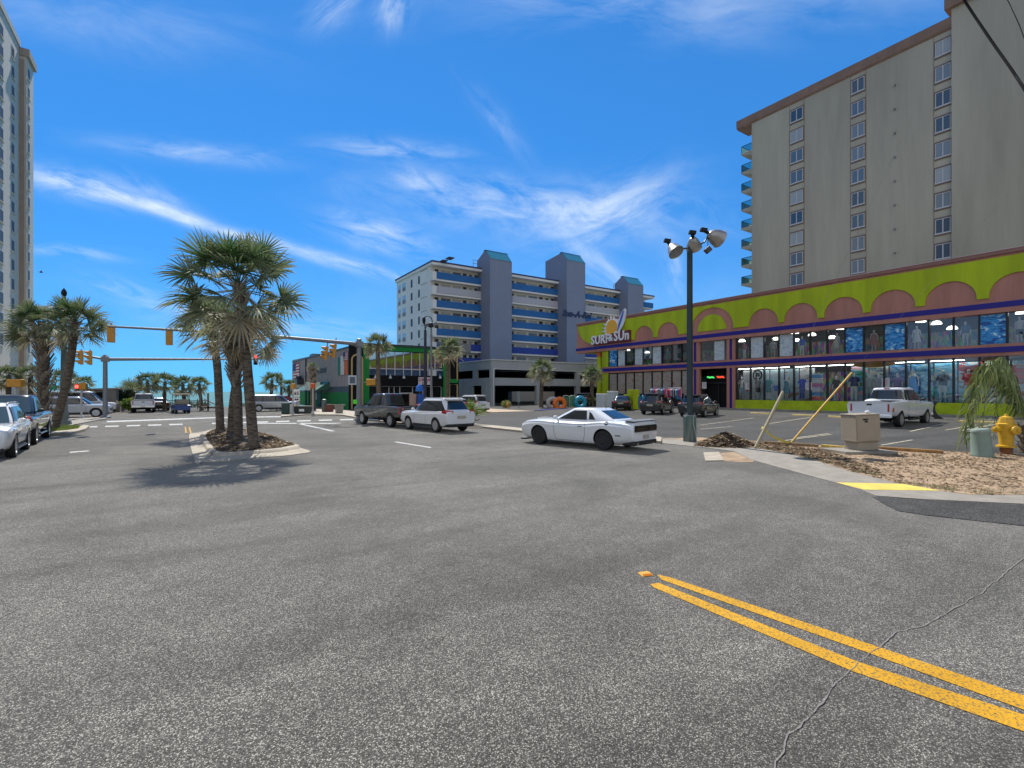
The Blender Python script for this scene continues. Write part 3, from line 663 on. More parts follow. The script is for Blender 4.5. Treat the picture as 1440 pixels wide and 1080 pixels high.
def leafshape(c0, ax, side, w, f0=0, f1=1):
    L_ = []; n = 12
    for k in range(n+1): t = f0+(f1-f0)*k/n; L_.append((t, w*math.sin(math.pi*min(1, max(0, t*.93+.03)))**.7))
    return [c0+ax*t+side*h for t, h in L_]+[c0+ax*t-side*h for t, h in reversed(L_)]
m = MB(); m.extr(leafshape(sb0, ax_, sd, .50), (-.10, 0, 0)); sgp(m, 'surfboard', mat('white board', (.72, .74, .8), .4))
m = MB(); m.extr(leafshape(sb0+Vector((-.10, 0, 0))+sd*.12, ax_, sd, .16, .05, .9), (-.03, 0, 0)); sgp(m, 'board_stripe', mat('board blue', (.05, .12, .5), .4))
# pendant lamps inside upper windows
def lampfix(px, py, i, lab, glow=M_lampw):
    p = AX(px, py, XS+1.1); o = thing('pendant_lamp', lab, 'lamp', p, 0, 'white dome lamps in the upper shop windows')
    m = MB(); m.lathe([(.05, .26), (.2, .22), (.30, .1), (.32, 0)], (0, 0, 0), 14); m.build('lamp_shade', glow, o, smooth=60)
    m = MB(); m.tube([(0, 0, .26), (0, 0, ZP+.24-p.z)], .012, 5); m.build('cord', M_black, o)
for i, (px, py) in enumerate([(882.5, 493), (910, 496.5), (1043.5, 480.5), (1091, 478), (1120, 480), (1118, 469), (1142, 472), (1170, 476), (1182, 463), (1295, 453), (1317, 456), (1339, 463), (1437, 441)]):
    w_ = ['leftmost', 'second from left', 'third from left', 'fourth from left', 'fifth from left', 'sixth from left', 'seventh from left', 'eighth from left', 'ninth from left', 'tenth from left', 'eleventh from left', 'twelfth from left', 'rightmost'][[0, 1, 2, 3, 5, 4, 6, 7, 8, 9, 10, 11, 12][i]]
    lampfix(px, py, i, 'white dome lamp hanging behind the upper shop windows, '+w_+' of the row')
for i, (a, b) in enumerate([(1037, 1110), (1116, 1160), (1165, 1240), (1245, 1300), (1308, 1420)]):
    p, q2 = AX(a, 500, XS+.9), AX(b, 500, XS+.9)
    o = thing('ceiling_light', 'lit tube light over the lower shop windows, %s' % ['beside the entrance', 'over the painted posters', 'over the surfboard display', 'left of the sea blue backdrop', 'over the red and tan boards'][i], 'lamp', (XS+.9, (p.y+q2.y)/2, ZW1-.12), 0, 'tube lights over the lower shop windows')
    ln = abs(p.y-q2.y)
    m = MB(); m.box(-.04, .04, -ln/2, ln/2, -.025, 0); m.build('tube', M_tube, o); m = MB(); m.box(-.1, .1, -ln/2, ln/2, 0.002, .1); m.build('housing', M_intl, o)
# posters and display backs
def wavemat(name, a, b, c, sc=2.2, seed=0):
    m_ = bpy.data.materials.new(name); n_, l_ = nt(m_); bs_ = n_['Principled BSDF']
    g_ = n_.new('ShaderNodeNewGeometry'); mp_2 = n_.new('ShaderNodeMapping'); mp_2.inputs['Scale'].default_value = (1, .7, 1.6); mp_2.inputs['Location'].default_value = (seed, seed*1.7, 0)
    l_.new(g_.outputs['Position'], mp_2.inputs['Vector'])
    n1 = n_.new('ShaderNodeTexNoise'); n1.inputs['Scale'].default_value = sc; n1.inputs['Detail'].default_value = 5; n1.inputs['Distortion'].default_value = 1.6; l_.new(mp_2.outputs[0], n1.inputs['Vector'])
    r_2 = ramp(n_, [(.3, a), (.42, a), (.48, b), (.58, b), (.66, c)]); l_.new(n1.outputs['Fac'], r_2.inputs['Fac']); l_.new(r_2.outputs['Color'], bs_.inputs['Base Color']); bs_.inputs['Roughness'].default_value = .5
    return m_
WV = [wavemat('sea poster %d' % i, (.01, .08, .3), (.03, .28, .6), (.6, .8, .85), 2.4, i*3.1) for i in range(3)]
PALE = [wavemat('pale poster %d' % i, (.42, .46, .46), (.55, .6, .6), (.3, .42, .45), 1.8, 5+i) for i in range(2)]
TAN = [wavemat('tan poster %d' % i, (.30, .24, .18), (.36, .31, .25), (.32, .12, .07), 1.3, 9+i) for i in range(3)]
def poster(a, b, z0, z1, m_, lab, dx=.3, cat='poster', name='window_poster', grp='posters in the shop windows'):
    m2 = MB(); m2.box(XS+dx, XS+dx+.03, b, a, z0, z1); return tag(m2.build(name, m_), lab, cat, grp)
U = lambda a, b, m_, lab: poster(ys(a), ys(b), ZU0+.05, ZP-.12, m_, lab, dx=.055)
U(1055.5, 1073.5, PALE[0], 'blank pale poster in an upper window right of the entrance'); U(1096, 1115, PALE[1], 'pale blue poster in the upper window above the black swirl panel\'s right')
U(1189, 1213.5, WV[0], 'deep blue sea poster, leftmost of three in the upper windows'); U(1244, 1272.5, WV[1], 'blue wave poster, middle of three in the upper windows'); U(1378, 1415, WV[2], 'large blue sea poster above the red surfboards')
U(857, 867, WV[0], 'teal poster with the number 10 in the leftmost upper window'); 
U(869, 878, PALE[0], 'pale poster beside the number 10 poster'); U(892.5, 903, PALE[1], 'pale poster between two lit lamps, left upper windows'); U(917.5, 929, PALE[0], 'pale poster left of the floodlight pole, upper windows'); U(1004, 1018, PALE[1], 'pale poster above the shop entrance')
lettering('10', .62, .01, M_white, None, (XS+.04, (ys(857)+ys(867))/2, ZU0+.45), '-x', name='poster_number'); bpy.data.objects['poster_number'].parent = bpy.data.objects['window_poster.005']
cols = ['first', 'second', 'third', 'fourth', 'fifth', 'sixth', 'seventh', 'eighth', 'ninth']
for k, (a, b) in enumerate(bays(LY)):
    poster(a-.1, b+.1, ZW0+.55, ZW1-.12, TAN[k % 3], 'tan beach poster, %s lower window from the shop\'s left end' % cols[k], dx=.06)
    m2 = MB(); m2.box(XS+.2, XS+.24, b+.08, a-.08, ZW0, ZW0+.5); m2.v = [(v[0]-XS, v[1]-YL, v[2]) for v in m2.v]; m2.build('display_sill', mat('teal sill', (.02, .22, .32), .5), shop)
BK = [(0, 'white', (.5, .53, .55)), (1, 'ice blue', (.45, .58, .63)), (2, 'pale blue', (.48, .6, .64)), (3, 'pale aqua', (.42, .58, .62)), (4, 'cool white', (.5, .55, .56)), (7, 'turquoise', (.10, .36, .5)), (8, 'misty blue', (.32, .46, .5)), (9, 'lagoon blue', (.12, .32, .5)), (10, 'sky blue', (.16, .42, .6)), (11, 'bright sky blue', (.2, .52, .68)), (12, 'light sky blue', (.25, .55, .68)), (13, 'grey blue', (.42, .52, .56)), (14, 'soft white', (.55, .55, .55)), (15, 'seafoam', (.3, .5, .5))]
ACC = {3: ((.35, .2, .08), (.02, .2, .25), 1.1), 4: ((.34, .17, .07), (.6, .6, .58), .9), 7: ((.02, .2, .08), (.6, .3, .35), 1.2), 8: ((.05, .12, .2), (.5, .45, .42), 1.5), 9: ((.03, .12, .3), (.5, .3, .4), 1.4), 10: ((.02, .18, .42), (.5, .62, .66), 1.3), 11: ((.06, .3, .5), (.62, .66, .66), .9), 12: ((.5, .06, .04), (.6, .55, .5), .9), 13: ((.45, .05, .04), (.6, .6, .6), .8), 14: ((.5, .12, .05), (.2, .4, .5), 1.0)}
for k, nm, c in BK:
    a, b = RY[k], RY[k+1]
    ac = ACC.get(k); poster(a-.06, b+.06, ZW0+.02, ZW1-.3, wavemat('display '+nm, ac[0], c, ac[1], ac[2], k*2.7) if ac else mat('display '+nm, c, .7, var=.18, vs=1.2), nm+' display panel behind the clothes in a lower shop window', dx=1.0, cat='display panel', name='display_panel', grp='display panels in the lower windows')
# black swirl on a display panel, painted surfboards, merchandise shelf
c = AX(1065, 527, XS+.97); m = MB()
for r0, r1, oy, oz in [(.50, .34, 0, 0), (.22, .05, -.02, -.02)]:
    m.grid([[Vector((XS+.985-.001, c.y+oy+r_*math.cos(2*math.pi*k/24), c.z+oz+r_*math.sin(2*math.pi*k/24))) for k in range(24)] for r_ in (r0, r1)], closed=True)
sw = m.build('swirl_emblem', mat('swirl black', (.01, .01, .012), .5)); sw.parent = bpy.data.objects['display_panel.001']
def board(px0, px1, py, hh, colr, lab, stripe=None, dx=.8):
    a, b = AX(px0, py, XS+dx), AX(px1, py-(px1-px0)*.09, XS+dx); z = (AX((px0+px1)/2, py-(px1-px0)*.045, XS+dx)).z
    o = thing('surfboard', lab, 'surfboard', (XS+dx, (a.y+b.y)/2, z), 0, 'surfboards in the lower shop windows'); ln = (b.y-a.y)
    m = MB(); m.extr(leafshape(Vector((0, -ln/2, 0)), Vector((0, ln, 0)), Vector((0, 0, 1)), hh), (-.05, 0, 0)); m.build('board', mat(lab[:22], colr, .3), o)
    if stripe:
        m = MB(); m.extr(leafshape(Vector((-.052, -ln/2, 0)), Vector((0, ln, 0)), Vector((0, 0, 1)), hh*.25, .04, .96), (-.01, 0, 0)); m.build('stripe', mat(lab[:18]+' stripe', stripe, .4), o)
board(1200, 1259, 515, .26, (.62, .24, .02), 'orange surfboard hung along the top of the lower windows')
board(1343, 1440, 505.5, .3, (.5, .33, .2), 'long tan surfboard with white stripe hung at the far right', (.6, .55, .48))
board(1346, 1396, 521, .26, (.55, .03, .025), 'red surfboard below the long tan surfboard')
board(1401, 1450, 528, .42, (.6, .04, .03), 'large red surfboard at the right edge of the windows', (.5, .1, .08), dx=.7)
p = AX(1148, 545, XS+.7); o = thing('merchandise_shelf', 'stacked shelf of blue pink and white goods in a lower window', 'shelf', (p.x, p.y, ZW0+.02))
for k, c in enumerate([(.7, .1, .08), (.02, .25, .6), (.6, .6, .65), (.6, .12, .35), (.6, .62, .66), (.03, .3, .62)]):
    m = MB(); m.box(-.25, .25, -.42, .42, k*.38+.06, k*.38+.34); m.build('goods_box', mat('goods %d' % k, c, .5), o, bevel=.03)
m = MB()
for k in range(7): m.box(-.27, .27, -.45, .45, k*.38, k*.38+.03)
m.build('shelf_board', M_white, o)
for i, (px, py) in enumerate([(1053, 543), (1138, 543), (1246, 538), (1381, 537), (991, 542)]):
    p = AX(px, py, XS+.16); o = MB(); o.box(XS+.07, XS+.085, p.y-.26, p.y+.26, p.z-.34, p.z+.34); tag(o.build('window_notice', mat('notice paper', (.6, .58, .58), .6)), ['white notice on the window beside the red child mannequin', 'white notice on the window left of the merchandise shelf', 'white notice on the window above the white pickup', 'white notice on the window behind the drooping palm', 'white notice on the shop entrance glass'][i], 'notice', 'white notices stuck on the shop windows')
    m = MB()
    for k in range(6): m.box(XS+.0655, XS+.068, p.y-.18, p.y+.18-.05*(k % 3), p.z+.22-k*.08, p.z+.245-k*.08)
    m.build('notice_print', mat('print red', (.4, .1, .1), .7), bpy.data.objects['window_notice' if i == 0 else 'window_notice.%03d' % i])

# ---------------------------------------------------------------- mannequins
def skinned(edges, joints, sub=2):
    me = bpy.data.meshes.new('sk'); names = list(joints); me.from_pydata([joints[n][0] for n in names], [(names.index(a), names.index(b)) for a, b in edges], [])
    o = bpy.data.objects.new('sk', me); COL.objects.link(o)
    sk = o.modifiers.new('s', 'SKIN'); sk.use_smooth_shade = True
    for i, n in enumerate(names):
        v = me.skin_vertices[0].data[i]; r_2 = joints[n][1]; v.radius = r_2 if isinstance(r_2, tuple) else (r_2, r_2); v.use_root = n == 'pelvis'
    sb = o.modifiers.new('u', 'SUBSURF'); sb.levels = sub; sb.render_levels = sub
    me2 = evaluated(o); bpy.data.objects.remove(o); return me2
J = {'pelvis': ((0, 0, .95), (.13, .10)), 'waist': ((0, 0, 1.12), (.11, .085)), 'chest': ((0, 0, 1.33), (.14, .095)), 'neckb': ((0, 0, 1.46), (.06, .055)), 'neck': ((.005, 0, 1.54), (.045, .045)), 'head': ((.015, 0, 1.64), (.075, .085)), 'crown': ((.01, 0, 1.74), (.055, .065)),
     'shl': ((0, .17, 1.42), .05), 'ell': ((-.03, .24, 1.15), .036), 'wrl': ((.06, .27, .93), .026), 'hal': ((.09, .27, .84), (.03, .015)),
     'shr': ((0, -.17, 1.42), .05), 'elr': ((-.04, -.23, 1.15), .036), 'wrr': ((.03, -.26, .92), .026), 'har': ((.06, -.26, .83), (.03, .015)),
     'hil': ((0, .085, .86), .085), 'knl': ((.02, .10, .50), .055), 'anl': ((0, .11, .09), .036), 'tol': ((.13, .12, .03), (.03, .02)),
     'hir': ((0, -.085, .86), .085), 'knr': ((.02, -.10, .50), .055), 'anr': ((-.02, -.11, .09), .036), 'tor': ((.11, -.12, .03), (.03, .02))}
E_ = [('pelvis', 'waist'), ('waist', 'chest'), ('chest', 'neckb'), ('neckb', 'neck'), ('neck', 'head'), ('head', 'crown'), ('chest', 'shl'), ('shl', 'ell'), ('ell', 'wrl'), ('wrl', 'hal'), ('chest', 'shr'), ('shr', 'elr'), ('elr', 'wrr'), ('wrr', 'har'), ('pelvis', 'hil'), ('hil', 'knl'), ('knl', 'anl'), ('anl', 'tol'), ('pelvis', 'hir'), ('hir', 'knr'), ('knr', 'anr'), ('anr', 'tor')]
MQ = skinned(E_, J)
M_mq = mat('mannequin white', (.62, .62, .62), .35); M_mqt = mat('mannequin tan', (.45, .28, .17), .4)
def ell(rows): return [[Vector((cx+rx*math.cos(2*math.pi*k/16), cy+ry*math.sin(2*math.pi*k/16), z)) for k in range(16)] for cx, cy, rx, ry, z in rows]
def shirt_mb():
    m = MB(); m.grid(ell([(0, 0, .14, .19, .90), (0, 0, .135, .175, 1.10), (0, 0, .14, .19, 1.30), (0, 0, .12, .20, 1.42), (0, 0, .07, .10, 1.485)]), closed=True)
    for s in (-1, 1): m.tube([(0, s*.15, 1.43), (-.01, s*.22, 1.30), (-.02, s*.245, 1.19)], [.075, .07, .075], 10, cap=False)
    return m
def shorts_mb(low):
    m = MB(); m.grid(ell([(0, 0, .125, .17, .98), (0, 0, .14, .185, .85), (0, 0, .12, .17, .80)]), closed=True)
    for s in (-1, 1): m.tube([(0, s*.09, .86), (.015, s*.098, .6 if low > .5 else .5), (.02, s*.10, low)], [.10, .085 if low > .4 else .07, .09 if low > .4 else .06], 12, cap=False)
    return m
def dress_mb():
    m = MB(); m.grid(ell([(0, 0, .22, .27, .50), (0, 0, .18, .23, .75), (0, 0, .12, .16, 1.08), (0, 0, .125, .17, 1.30), (0, 0, .07, .12, 1.42)]), closed=True); return m
SH = shirt_mb().build('shirt', M_white, smooth=60).data; SO = shorts_mb(.55).build('shorts', M_white, smooth=60).data; TR = shorts_mb(.12).build('trousers', M_white, smooth=60).data; DR = dress_mb().build('dress', M_white, smooth=60).data
for n_2 in ('shirt', 'shorts', 'trousers', 'dress'): bpy.data.objects.remove(bpy.data.objects[n_2])
def garment(me, name, m_, par):
    o = bpy.data.objects.new(name, me); COL.objects.link(o); o.parent = par; o.material_slots[0].link = 'OBJECT'; o.material_slots[0].material = m_
def mannequin(px, pyf, sc, lab, top=None, bot=None, dress=None, dx=.62, skin=None, base=None, torso=False):
    p = AX(px, pyf, XS+dx); z = base if base is not None else p.z
    o = thing('mannequin', lab, 'mannequin', (XS+dx, p.y, z), math.pi+rnd.uniform(-.4, .4), 'clothed mannequins in the shop windows'); o.scale = (sc, sc, sc)
    b = bpy.data.objects.new('body', MQ); COL.objects.link(b); b.parent = o
    if not MQ.materials: MQ.materials.append(M_mq)
    b.material_slots[0].link = 'OBJECT'; b.material_slots[0].material = skin or M_mq
    if top: garment(SH, 'shirt', top, o)
    if bot: garment(SO if bot[1] else TR, 'shorts' if bot[1] else 'trousers', bot[0], o)
    if dress: garment(DR, 'dress', dress, o)
C = lambda n, c: mat('cloth '+n, c, .8, var=.2, vs=14)
base = ZW0+.02
mn = [(1043, 1.0, 'bare white mannequin with pale blue shorts beside the shop entrance', None, (C('ice', (.4, .55, .7)), 1), None), (1051.5, .7, 'small mannequin in a red shirt near the entrance', C('red', (.6, .04, .06)), (C('ice', (.4, .55, .7)), 1), None),
      (1066, 1.0, 'mannequin in a grey shirt and black shorts before the black swirl', C('grey', (.2, .21, .22)), (C('black', (.012, .012, .014)), 1), None), (1080.5, 1.0, 'mannequin in teal top and pale shorts', C('teal', (.02, .25, .3)), (C('teal2', (.05, .3, .35)), 1), None),
      (1091, .72, 'small mannequin in a bright blue shirt', C('blue', (.03, .15, .6)), (C('white', (.6, .6, .6)), 1), None), (1106, 1.0, 'mannequin in a teal blue dress before the leaning guy guard', None, None, C('sea', (.02, .2, .32))),
      (1128, 1.0, 'mannequin in a royal blue shirt and blue leggings', C('royal', (.02, .05, .5)), (C('royal2', (.05, .12, .55)), 0), None), (1176, .95, 'mannequin in a black top in a dark bay', C('black', (.012, .012, .014)), (C('grey', (.2, .21, .22)), 1), None),
      (1201, 1.05, 'mannequin in a navy shirt, white trousers and straw hat', C('navy', (.012, .02, .12)), (C('white', (.6, .6, .6)), 0), None), (1222, 1.0, 'mannequin in a grey green shirt left of the white pickup', C('sage', (.3, .36, .34)), (C('sage2', (.2, .3, .3)), 0), None),
      (1235, 1.0, 'mannequin in a light grey hooded top above the white pickup', C('light', (.45, .47, .48)), (C('grey', (.2, .21, .22)), 1), None), (1262, 1.0, 'mannequin in a patterned lilac top above the white pickup', C('lilac', (.25, .22, .45)), (C('navy', (.012, .02, .12)), 1), None),
      (1284, 1.08, 'mannequin in a bright blue dress above the pickup bonnet', None, None, C('azure', (.02, .2, .6))), (1326, 1.05, 'mannequin in a navy and white striped top', wavemat('striped top', (.01, .01, .06), (.01, .01, .06), (.6, .6, .6), 7, 2), (C('white', (.6, .6, .6)), 1), None),
      (1362, 1.05, 'mannequin in white trousers behind the drooping palm fronds', C('red', (.6, .04, .06)), (C('white', (.6, .6, .6)), 0), None), (1399, 1.0, 'mannequin in a red shirt at the far right window', C('red', (.6, .04, .06)), (C('navy', (.012, .02, .12)), 1), None)]
for px, sc, lab, top, bot, dr_ in mn: mannequin(px, 560, sc*1.28, lab, top, bot, dr_, base=base)
ub = ZU0+.02
for px, lab, top, bot, dr_ in [(1047, 'upper window mannequin in a pink and grey top near the entrance', C('rose', (.45, .12, .18)), None, None), (1087, 'upper window mannequin in a pale top and shorts', C('light', (.45, .47, .48)), (C('light', (.45, .47, .48)), 1), None), (1128, 'upper window mannequin in a blue hat and top', C('blue', (.03, .15, .6)), None, None),
                           (1177, 'upper window mannequin in a white dress left of the blue sea poster', None, None, C('white', (.6, .6, .6))), (1229, 'upper window mannequin in a dusty pink dress between two blue posters', None, None, C('dusty', (.5, .2, .2))), (1289, 'upper window mannequin in a white sun dress under a lamp', None, None, C('white', (.6, .6, .6))),
                           (1358, 'upper window mannequin in blue top and white shorts', C('steel', (.1, .2, .35)), (C('white', (.6, .6, .6)), 1), None), (1434, 'upper window mannequin in a white shirt at the right edge', C('white', (.6, .6, .6)), (C('navy', (.012, .02, .12)), 1), None), (939, 'upper window mannequin in teal left of the floodlight pole', C('teal', (.02, .25, .3)), (C('teal2', (.05, .3, .35)), 1), None)]:
    mannequin(px, 480, 1.0, lab, top, bot, dr_, base=ub, dx=.5)
# ================================================================ BEIGE TOWER (behind the shop)
XT = 69.3
M_beige = mat('beige tower stucco', (.375, .345, .265), .85, var=.26, vs=.20, bump=.1, bs=12, streak=True)
M_brown = mat('brown cornice', (.23, .145, .105), .8, var=.2, vs=.8)
M_winframe = mat('white window frame', (.46, .46, .46), .5)
M_surround = mat('brown window surround', (.17, .125, .10), .8)
def winglass(name, c, r=.08):
    return mat(name, c, r, spec=.7)
M_wg = winglass('tower window glass', (.045, .08, .12)); M_wg2 = winglass('tower curtain glass', (.17, .21, .24), .12)
PANES = [M_wg, M_wg2, winglass('pane blue curtain', (.10, .15, .20), .1), winglass('pane pale blind', (.30, .33, .33), .2), winglass('pane dim', (.075, .10, .12), .08)]
tw = thing('beige_tower', 'tall beige apartment tower with brown cornice and green glass balconies behind the shop', 'apartment tower', (XT, 30, 0))
def tp(mb, name, m, par=None, **k):
    mb.v = [(v[0]-XT, v[1]-30, v[2]) for v in mb.v]; return mb.build(name, m, par or tw, **k)
zt = lambda px, py: AX(px, py, XT).z
yt = lambda px: AX(px, 300, XT).y
YC, YB2 = yt(1057), yt(1340)
ZC1, ZC0 = zt(1120, 131.5), zt(1120, 131.5)-1.25
m = MB(); m.box(XT, XT+24, YB2, YC, 0, ZC0+1.0); tp(m, 'wall', M_beige)
m = MB(); m.box(XT-.45, XT+30, -45, YB2, 0, ZC1+9); tp(m, 'tall_wall', M_beige)
m = MB(); m.extr([(XT, YB2+.001, ZC0), (XT-.25, YB2+.001, ZC0+.2), (XT-.32, YB2+.001, ZC1), (XT+3, YB2+.001, ZC1), (XT+3, YB2+.001, ZC0)], (0, yt(1037)-YB2, 0)); tp(m, 'cornice', M_brown)
zt2 = zt(1341, 3)
m = MB(); m.box(XT-.9, XT+30, -46, YB2+.5, zt2-.9, zt2+.2); tp(m, 'upper_cornice', M_brown)
for col, (pa, pb, py0, dpy) in enumerate([(1110.5, 1131, 162, 28.9), (1196.5, 1217.5, 120.5, 31.9), (1314, 1339, 66.9, 35.7)]):
    ya, yb = yt(pa), yt(pb); zc0 = zt((pa+pb)/2, py0)
    for k in range(13):
        zc = zc0-2.8*k; hw = (ya-yb)/2; hh = 1.02
        if zc < 5: break
        yc_ = (ya+yb)/2
        m = MB(); m.box(XT-.06, XT+.05, yb, ya, zc-hh, zc+hh); s = tp(m, 'window', M_surround)
        m = MB(); gw = hw*.78; m.sheet([(XT-.075, yc_+gw, zc-hh*.70), (XT-.075, yc_-gw, zc-hh*.70), (XT-.075, yc_-gw, zc+hh*.74), (XT-.075, yc_+gw, zc+hh*.74)]); tp(m, 'pane', PANES[(k*k*3+k*5+col*4) % 5], s)
        m = MB(); f = .07
        m.box(XT-.12, XT-.061, yc_-.05, yc_+.05, zc-hh*.7, zc+hh*.74); m.box(XT-.12, XT-.061, yc_-gw-f, yc_-gw, zc-hh*.7, zc+hh*.74); m.box(XT-.12, XT-.061, yc_+gw, yc_+gw+f, zc-hh*.7, zc+hh*.74)
        m.box(XT-.12, XT-.061, yc_-gw-f, yc_+gw+f, zc+hh*.741, zc+hh*.80); m.box(XT-.16, XT-.061, yc_-gw-f-.05, yc_+gw+f+.05, zc-hh*.84, zc-hh*.701); tp(m, 'frame', M_winframe, s)
m = MB()
for pa in (1110.5, 1131.2, 1196, 1218, 1313, 1339.3): m.box(XT-.035, XT+.01, yt(pa)-.03, yt(pa)+.03, 3, ZC0)
tp(m, 'wall_joint', mat('joint brown', (.26, .21, .15), .8))
for k in range(11):                                   # scupper pipes under the middle of the wall
    z = zt(1259, 120+33.7*k); 
    if z < 6: break
    m = MB(); m.tube([(XT+.05, yt(1259), z), (XT-.35, yt(1259), z-.05)], .09, 8); tp(m, 'drain_spout', M_galv)
M_teal = glassmat('green balcony glass', (.25, .52, .47), .10)
for k in range(13):
    zf = zt(1050, 212)-2.8*k
    if zf < 4: break
    m = MB(); y1 = yt(1040.5); m.extr([(XT+.3, YC, zf-.75), (XT+.3, YC, zf), (XT+.3, y1, zf), (XT+.3, y1, zf-.22)], (5.2, 0, 0)); bal = tp(m, 'balcony', M_beige)
    m = MB(); m.sheet([(XT+.36, YC, zf+.05), (XT+.36, y1-.05, zf+.05), (XT+.36, y1-.05, zf+1.05), (XT+.36, YC, zf+1.05)]); m.sheet([(XT+.36, y1-.05, zf+.05), (XT+5.4, y1-.05, zf+.05), (XT+5.4, y1-.05, zf+1.05), (XT+.36, y1-.05, zf+1.05)]); tp(m, 'glass_railing', M_teal, bal)
    m = MB(); m.box(XT+.33, XT+.39, y1-.08, YC, zf+1.05, zf+1.12); m.box(XT+.39, XT+5.4, y1-.08, y1-.02, zf+1.05, zf+1.12); m.box(XT+.33, XT+.39, y1-.08, y1-.02, zf, zf+1.05); tp(m, 'handrail', mat('dark green rail', (.02, .06, .055), .4), bal)

# ================================================================ LEFT TOWER
M_pale = mat('pale tower concrete', (.54, .475, .39), .85, var=.12, vs=.35, bump=.1, bs=12, streak=True)
M_tanw = mat('tan tower wall', (.36, .28, .21), .85, var=.12, vs=.3)
e = AD(27, 70, 71.5); X1, Y1 = e.x, e.y; X2 = AY(37.4, 100, Y1).x; Y2 = AX(47, 100, X2).y
lt = thing('pale_tower', 'tall pale grey hotel tower at the left edge with rows of windows', 'hotel tower', (X1, Y1, 0))
def lp_(mb, name, m, par=None, **k):
    mb.v = [(v[0]-X1, v[1]-Y1, v[2]) for v in mb.v]; return mb.build(name, m, par or lt, **k)
ZT1, ZT2 = AX(27, 66, X1).z, AX(37.4, 80, X2).z
m = MB(); m.box(X1-16, X1, 40, Y1, 0, ZT1); lp_(m, 'wall', M_pale)
m = MB(); m.box(X1-16.1, X1+.15, 39.8, Y1+.01, ZT1, ZT1+.9); lp_(m, 'parapet', mat('parapet cap', (.42, .40, .37), .8))
m = MB(); m.box(X1-16, X2, Y1+.02, Y2, 0, ZT2); lp_(m, 'end_wall', M_pale)
m = MB(); m.box(X1-.01, X2-.25, Y1-.06, Y1+.0, 0, ZT2-.5); lp_(m, 'tan_wall', M_tanw)
m = MB(); m.box(X1-16, X2+.35, Y1-.2, Y2+.3, ZT2, ZT2+1.1); lp_(m, 'end_parapet', mat('parapet cap tan', (.33, .27, .21), .8))
fl = 25.4/690*depth(Vector((X2, (Y1+Y2)/2, 0)))
M_dg = mat('dark tower glass', (.06, .06, .06), .45, spec=.15)
def wall_window(x, y0, y1, z0, z1):
    m = MB(); m.box(x-.05, x+.03, y0, y1, z0, z1); s = lp_(m, 'window', mat('pale frame', (.5, .5, .48), .7))
    m = MB(); m.sheet([(x+.036, y0+.1, z0+.12), (x+.036, y1-.1, z0+.12), (x+.036, y1-.1, z1-.1), (x+.036, y0+.1, z1-.1)]); lp_(m, 'pane', M_dg, s)
    m = MB(); m.box(x+.03, x+.14, y0-.05, y1+.05, z0-.12, z0); lp_(m, 'sill', M_pale, s)
for k in range(16):
    z = ZT1-2.6-fl*k
    if z < 2: break
    for pa, pb in ((15.5, 20), (-1, 4.5), (-24, -17)):
        y0, y1 = AX(pa, 300, X1).y, AX(pb, 300, X1).y; wall_window(X1, min(y0, y1), max(y0, y1), z-.95, z+.75)
    z2 = ZT2-2.0-fl*k
    y0, y1 = AX(38.6, 300, X2).y, AX(41.8, 300, X2).y; wall_window(X2, y0, y1, z2-.9, z2+.8)
    pass

# ================================================================ GARAGE
gc = G(691, 572.4); XG, YG = gc.x, gc.y
M_gar = mat('blue grey garage render', (.36, .38, .40), .8, var=.1, vs=.5, bump=.1, bs=20)
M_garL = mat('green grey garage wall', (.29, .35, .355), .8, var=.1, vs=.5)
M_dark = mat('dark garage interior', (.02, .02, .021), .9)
M_trim = mat('pale trim', (.5, .52, .52), .5)
ga = thing('parking_garage', 'blue grey two level parking garage with dark openings below the blue hotel', 'parking garage', (XG, YG, 0))
def gp(mb, name, m, par=None, **k):
    mb.v = [(v[0]-XG, v[1]-YG, v[2]) for v in mb.v]; return mb.build(name, m, par or ga, **k)
zg = lambda py: AY(691, py, YG).z
xg = lambda px: AY(px, 540, YG).x
ZGT = zg(506.5); XGR = XG+62
bands = [(zg(519), ZGT), (zg(542), zg(531))]
for k, (z0, z1) in enumerate(bands):
    m = MB(); m.box(XG+.002, XGR, YG, YG+.35, z0, z1); gp(m, 'front_wall', M_gar)
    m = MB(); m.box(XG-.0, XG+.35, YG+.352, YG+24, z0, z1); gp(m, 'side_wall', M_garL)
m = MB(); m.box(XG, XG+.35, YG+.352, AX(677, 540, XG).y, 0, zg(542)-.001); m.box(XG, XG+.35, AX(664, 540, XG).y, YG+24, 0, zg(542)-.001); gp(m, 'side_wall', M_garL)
for pa, pb in [(691, 696), (754.6, 764), (810.5, 816), (845, 852)]:
    for z0, z1 in ((0, zg(542)-.001), (zg(531)+.001, zg(519)-.001)):
        m = MB(); m.box(xg(pa)+.003, xg(pb), YG+.02, YG+.5, z0, z1); gp(m, 'pillar', M_gar)
for a, b in [(670, 664.5), (690.6, 689.8)]:
    m = MB(); y0, y1 = sorted((AX(a, 525, XG).y, AX(b, 525, XG).y)); m.box(XG+.02, XG+.35, max(y0, YG+.36), y1, zg(531)+.001, zg(519)-.001); gp(m, 'pillar', M_garL)
m = MB(); m.box(XG-.12, XGR, YG-.12, YG+.4, ZGT, ZGT+.16); m.box(XG-.12, XG+.4, YG+.401, YG+24, ZGT, ZGT+.16); gp(m, 'coping', M_trim)
m = MB(); m.box(XG+.4, XGR, YG+.36, YG+24, ZGT-.25, ZGT-.02); gp(m, 'roof', M_gar)
m = MB(); m.box(XG+.36, XGR, YG+.37, YG+24, zg(540), zg(533)); gp(m, 'upper_deck', M_dark)
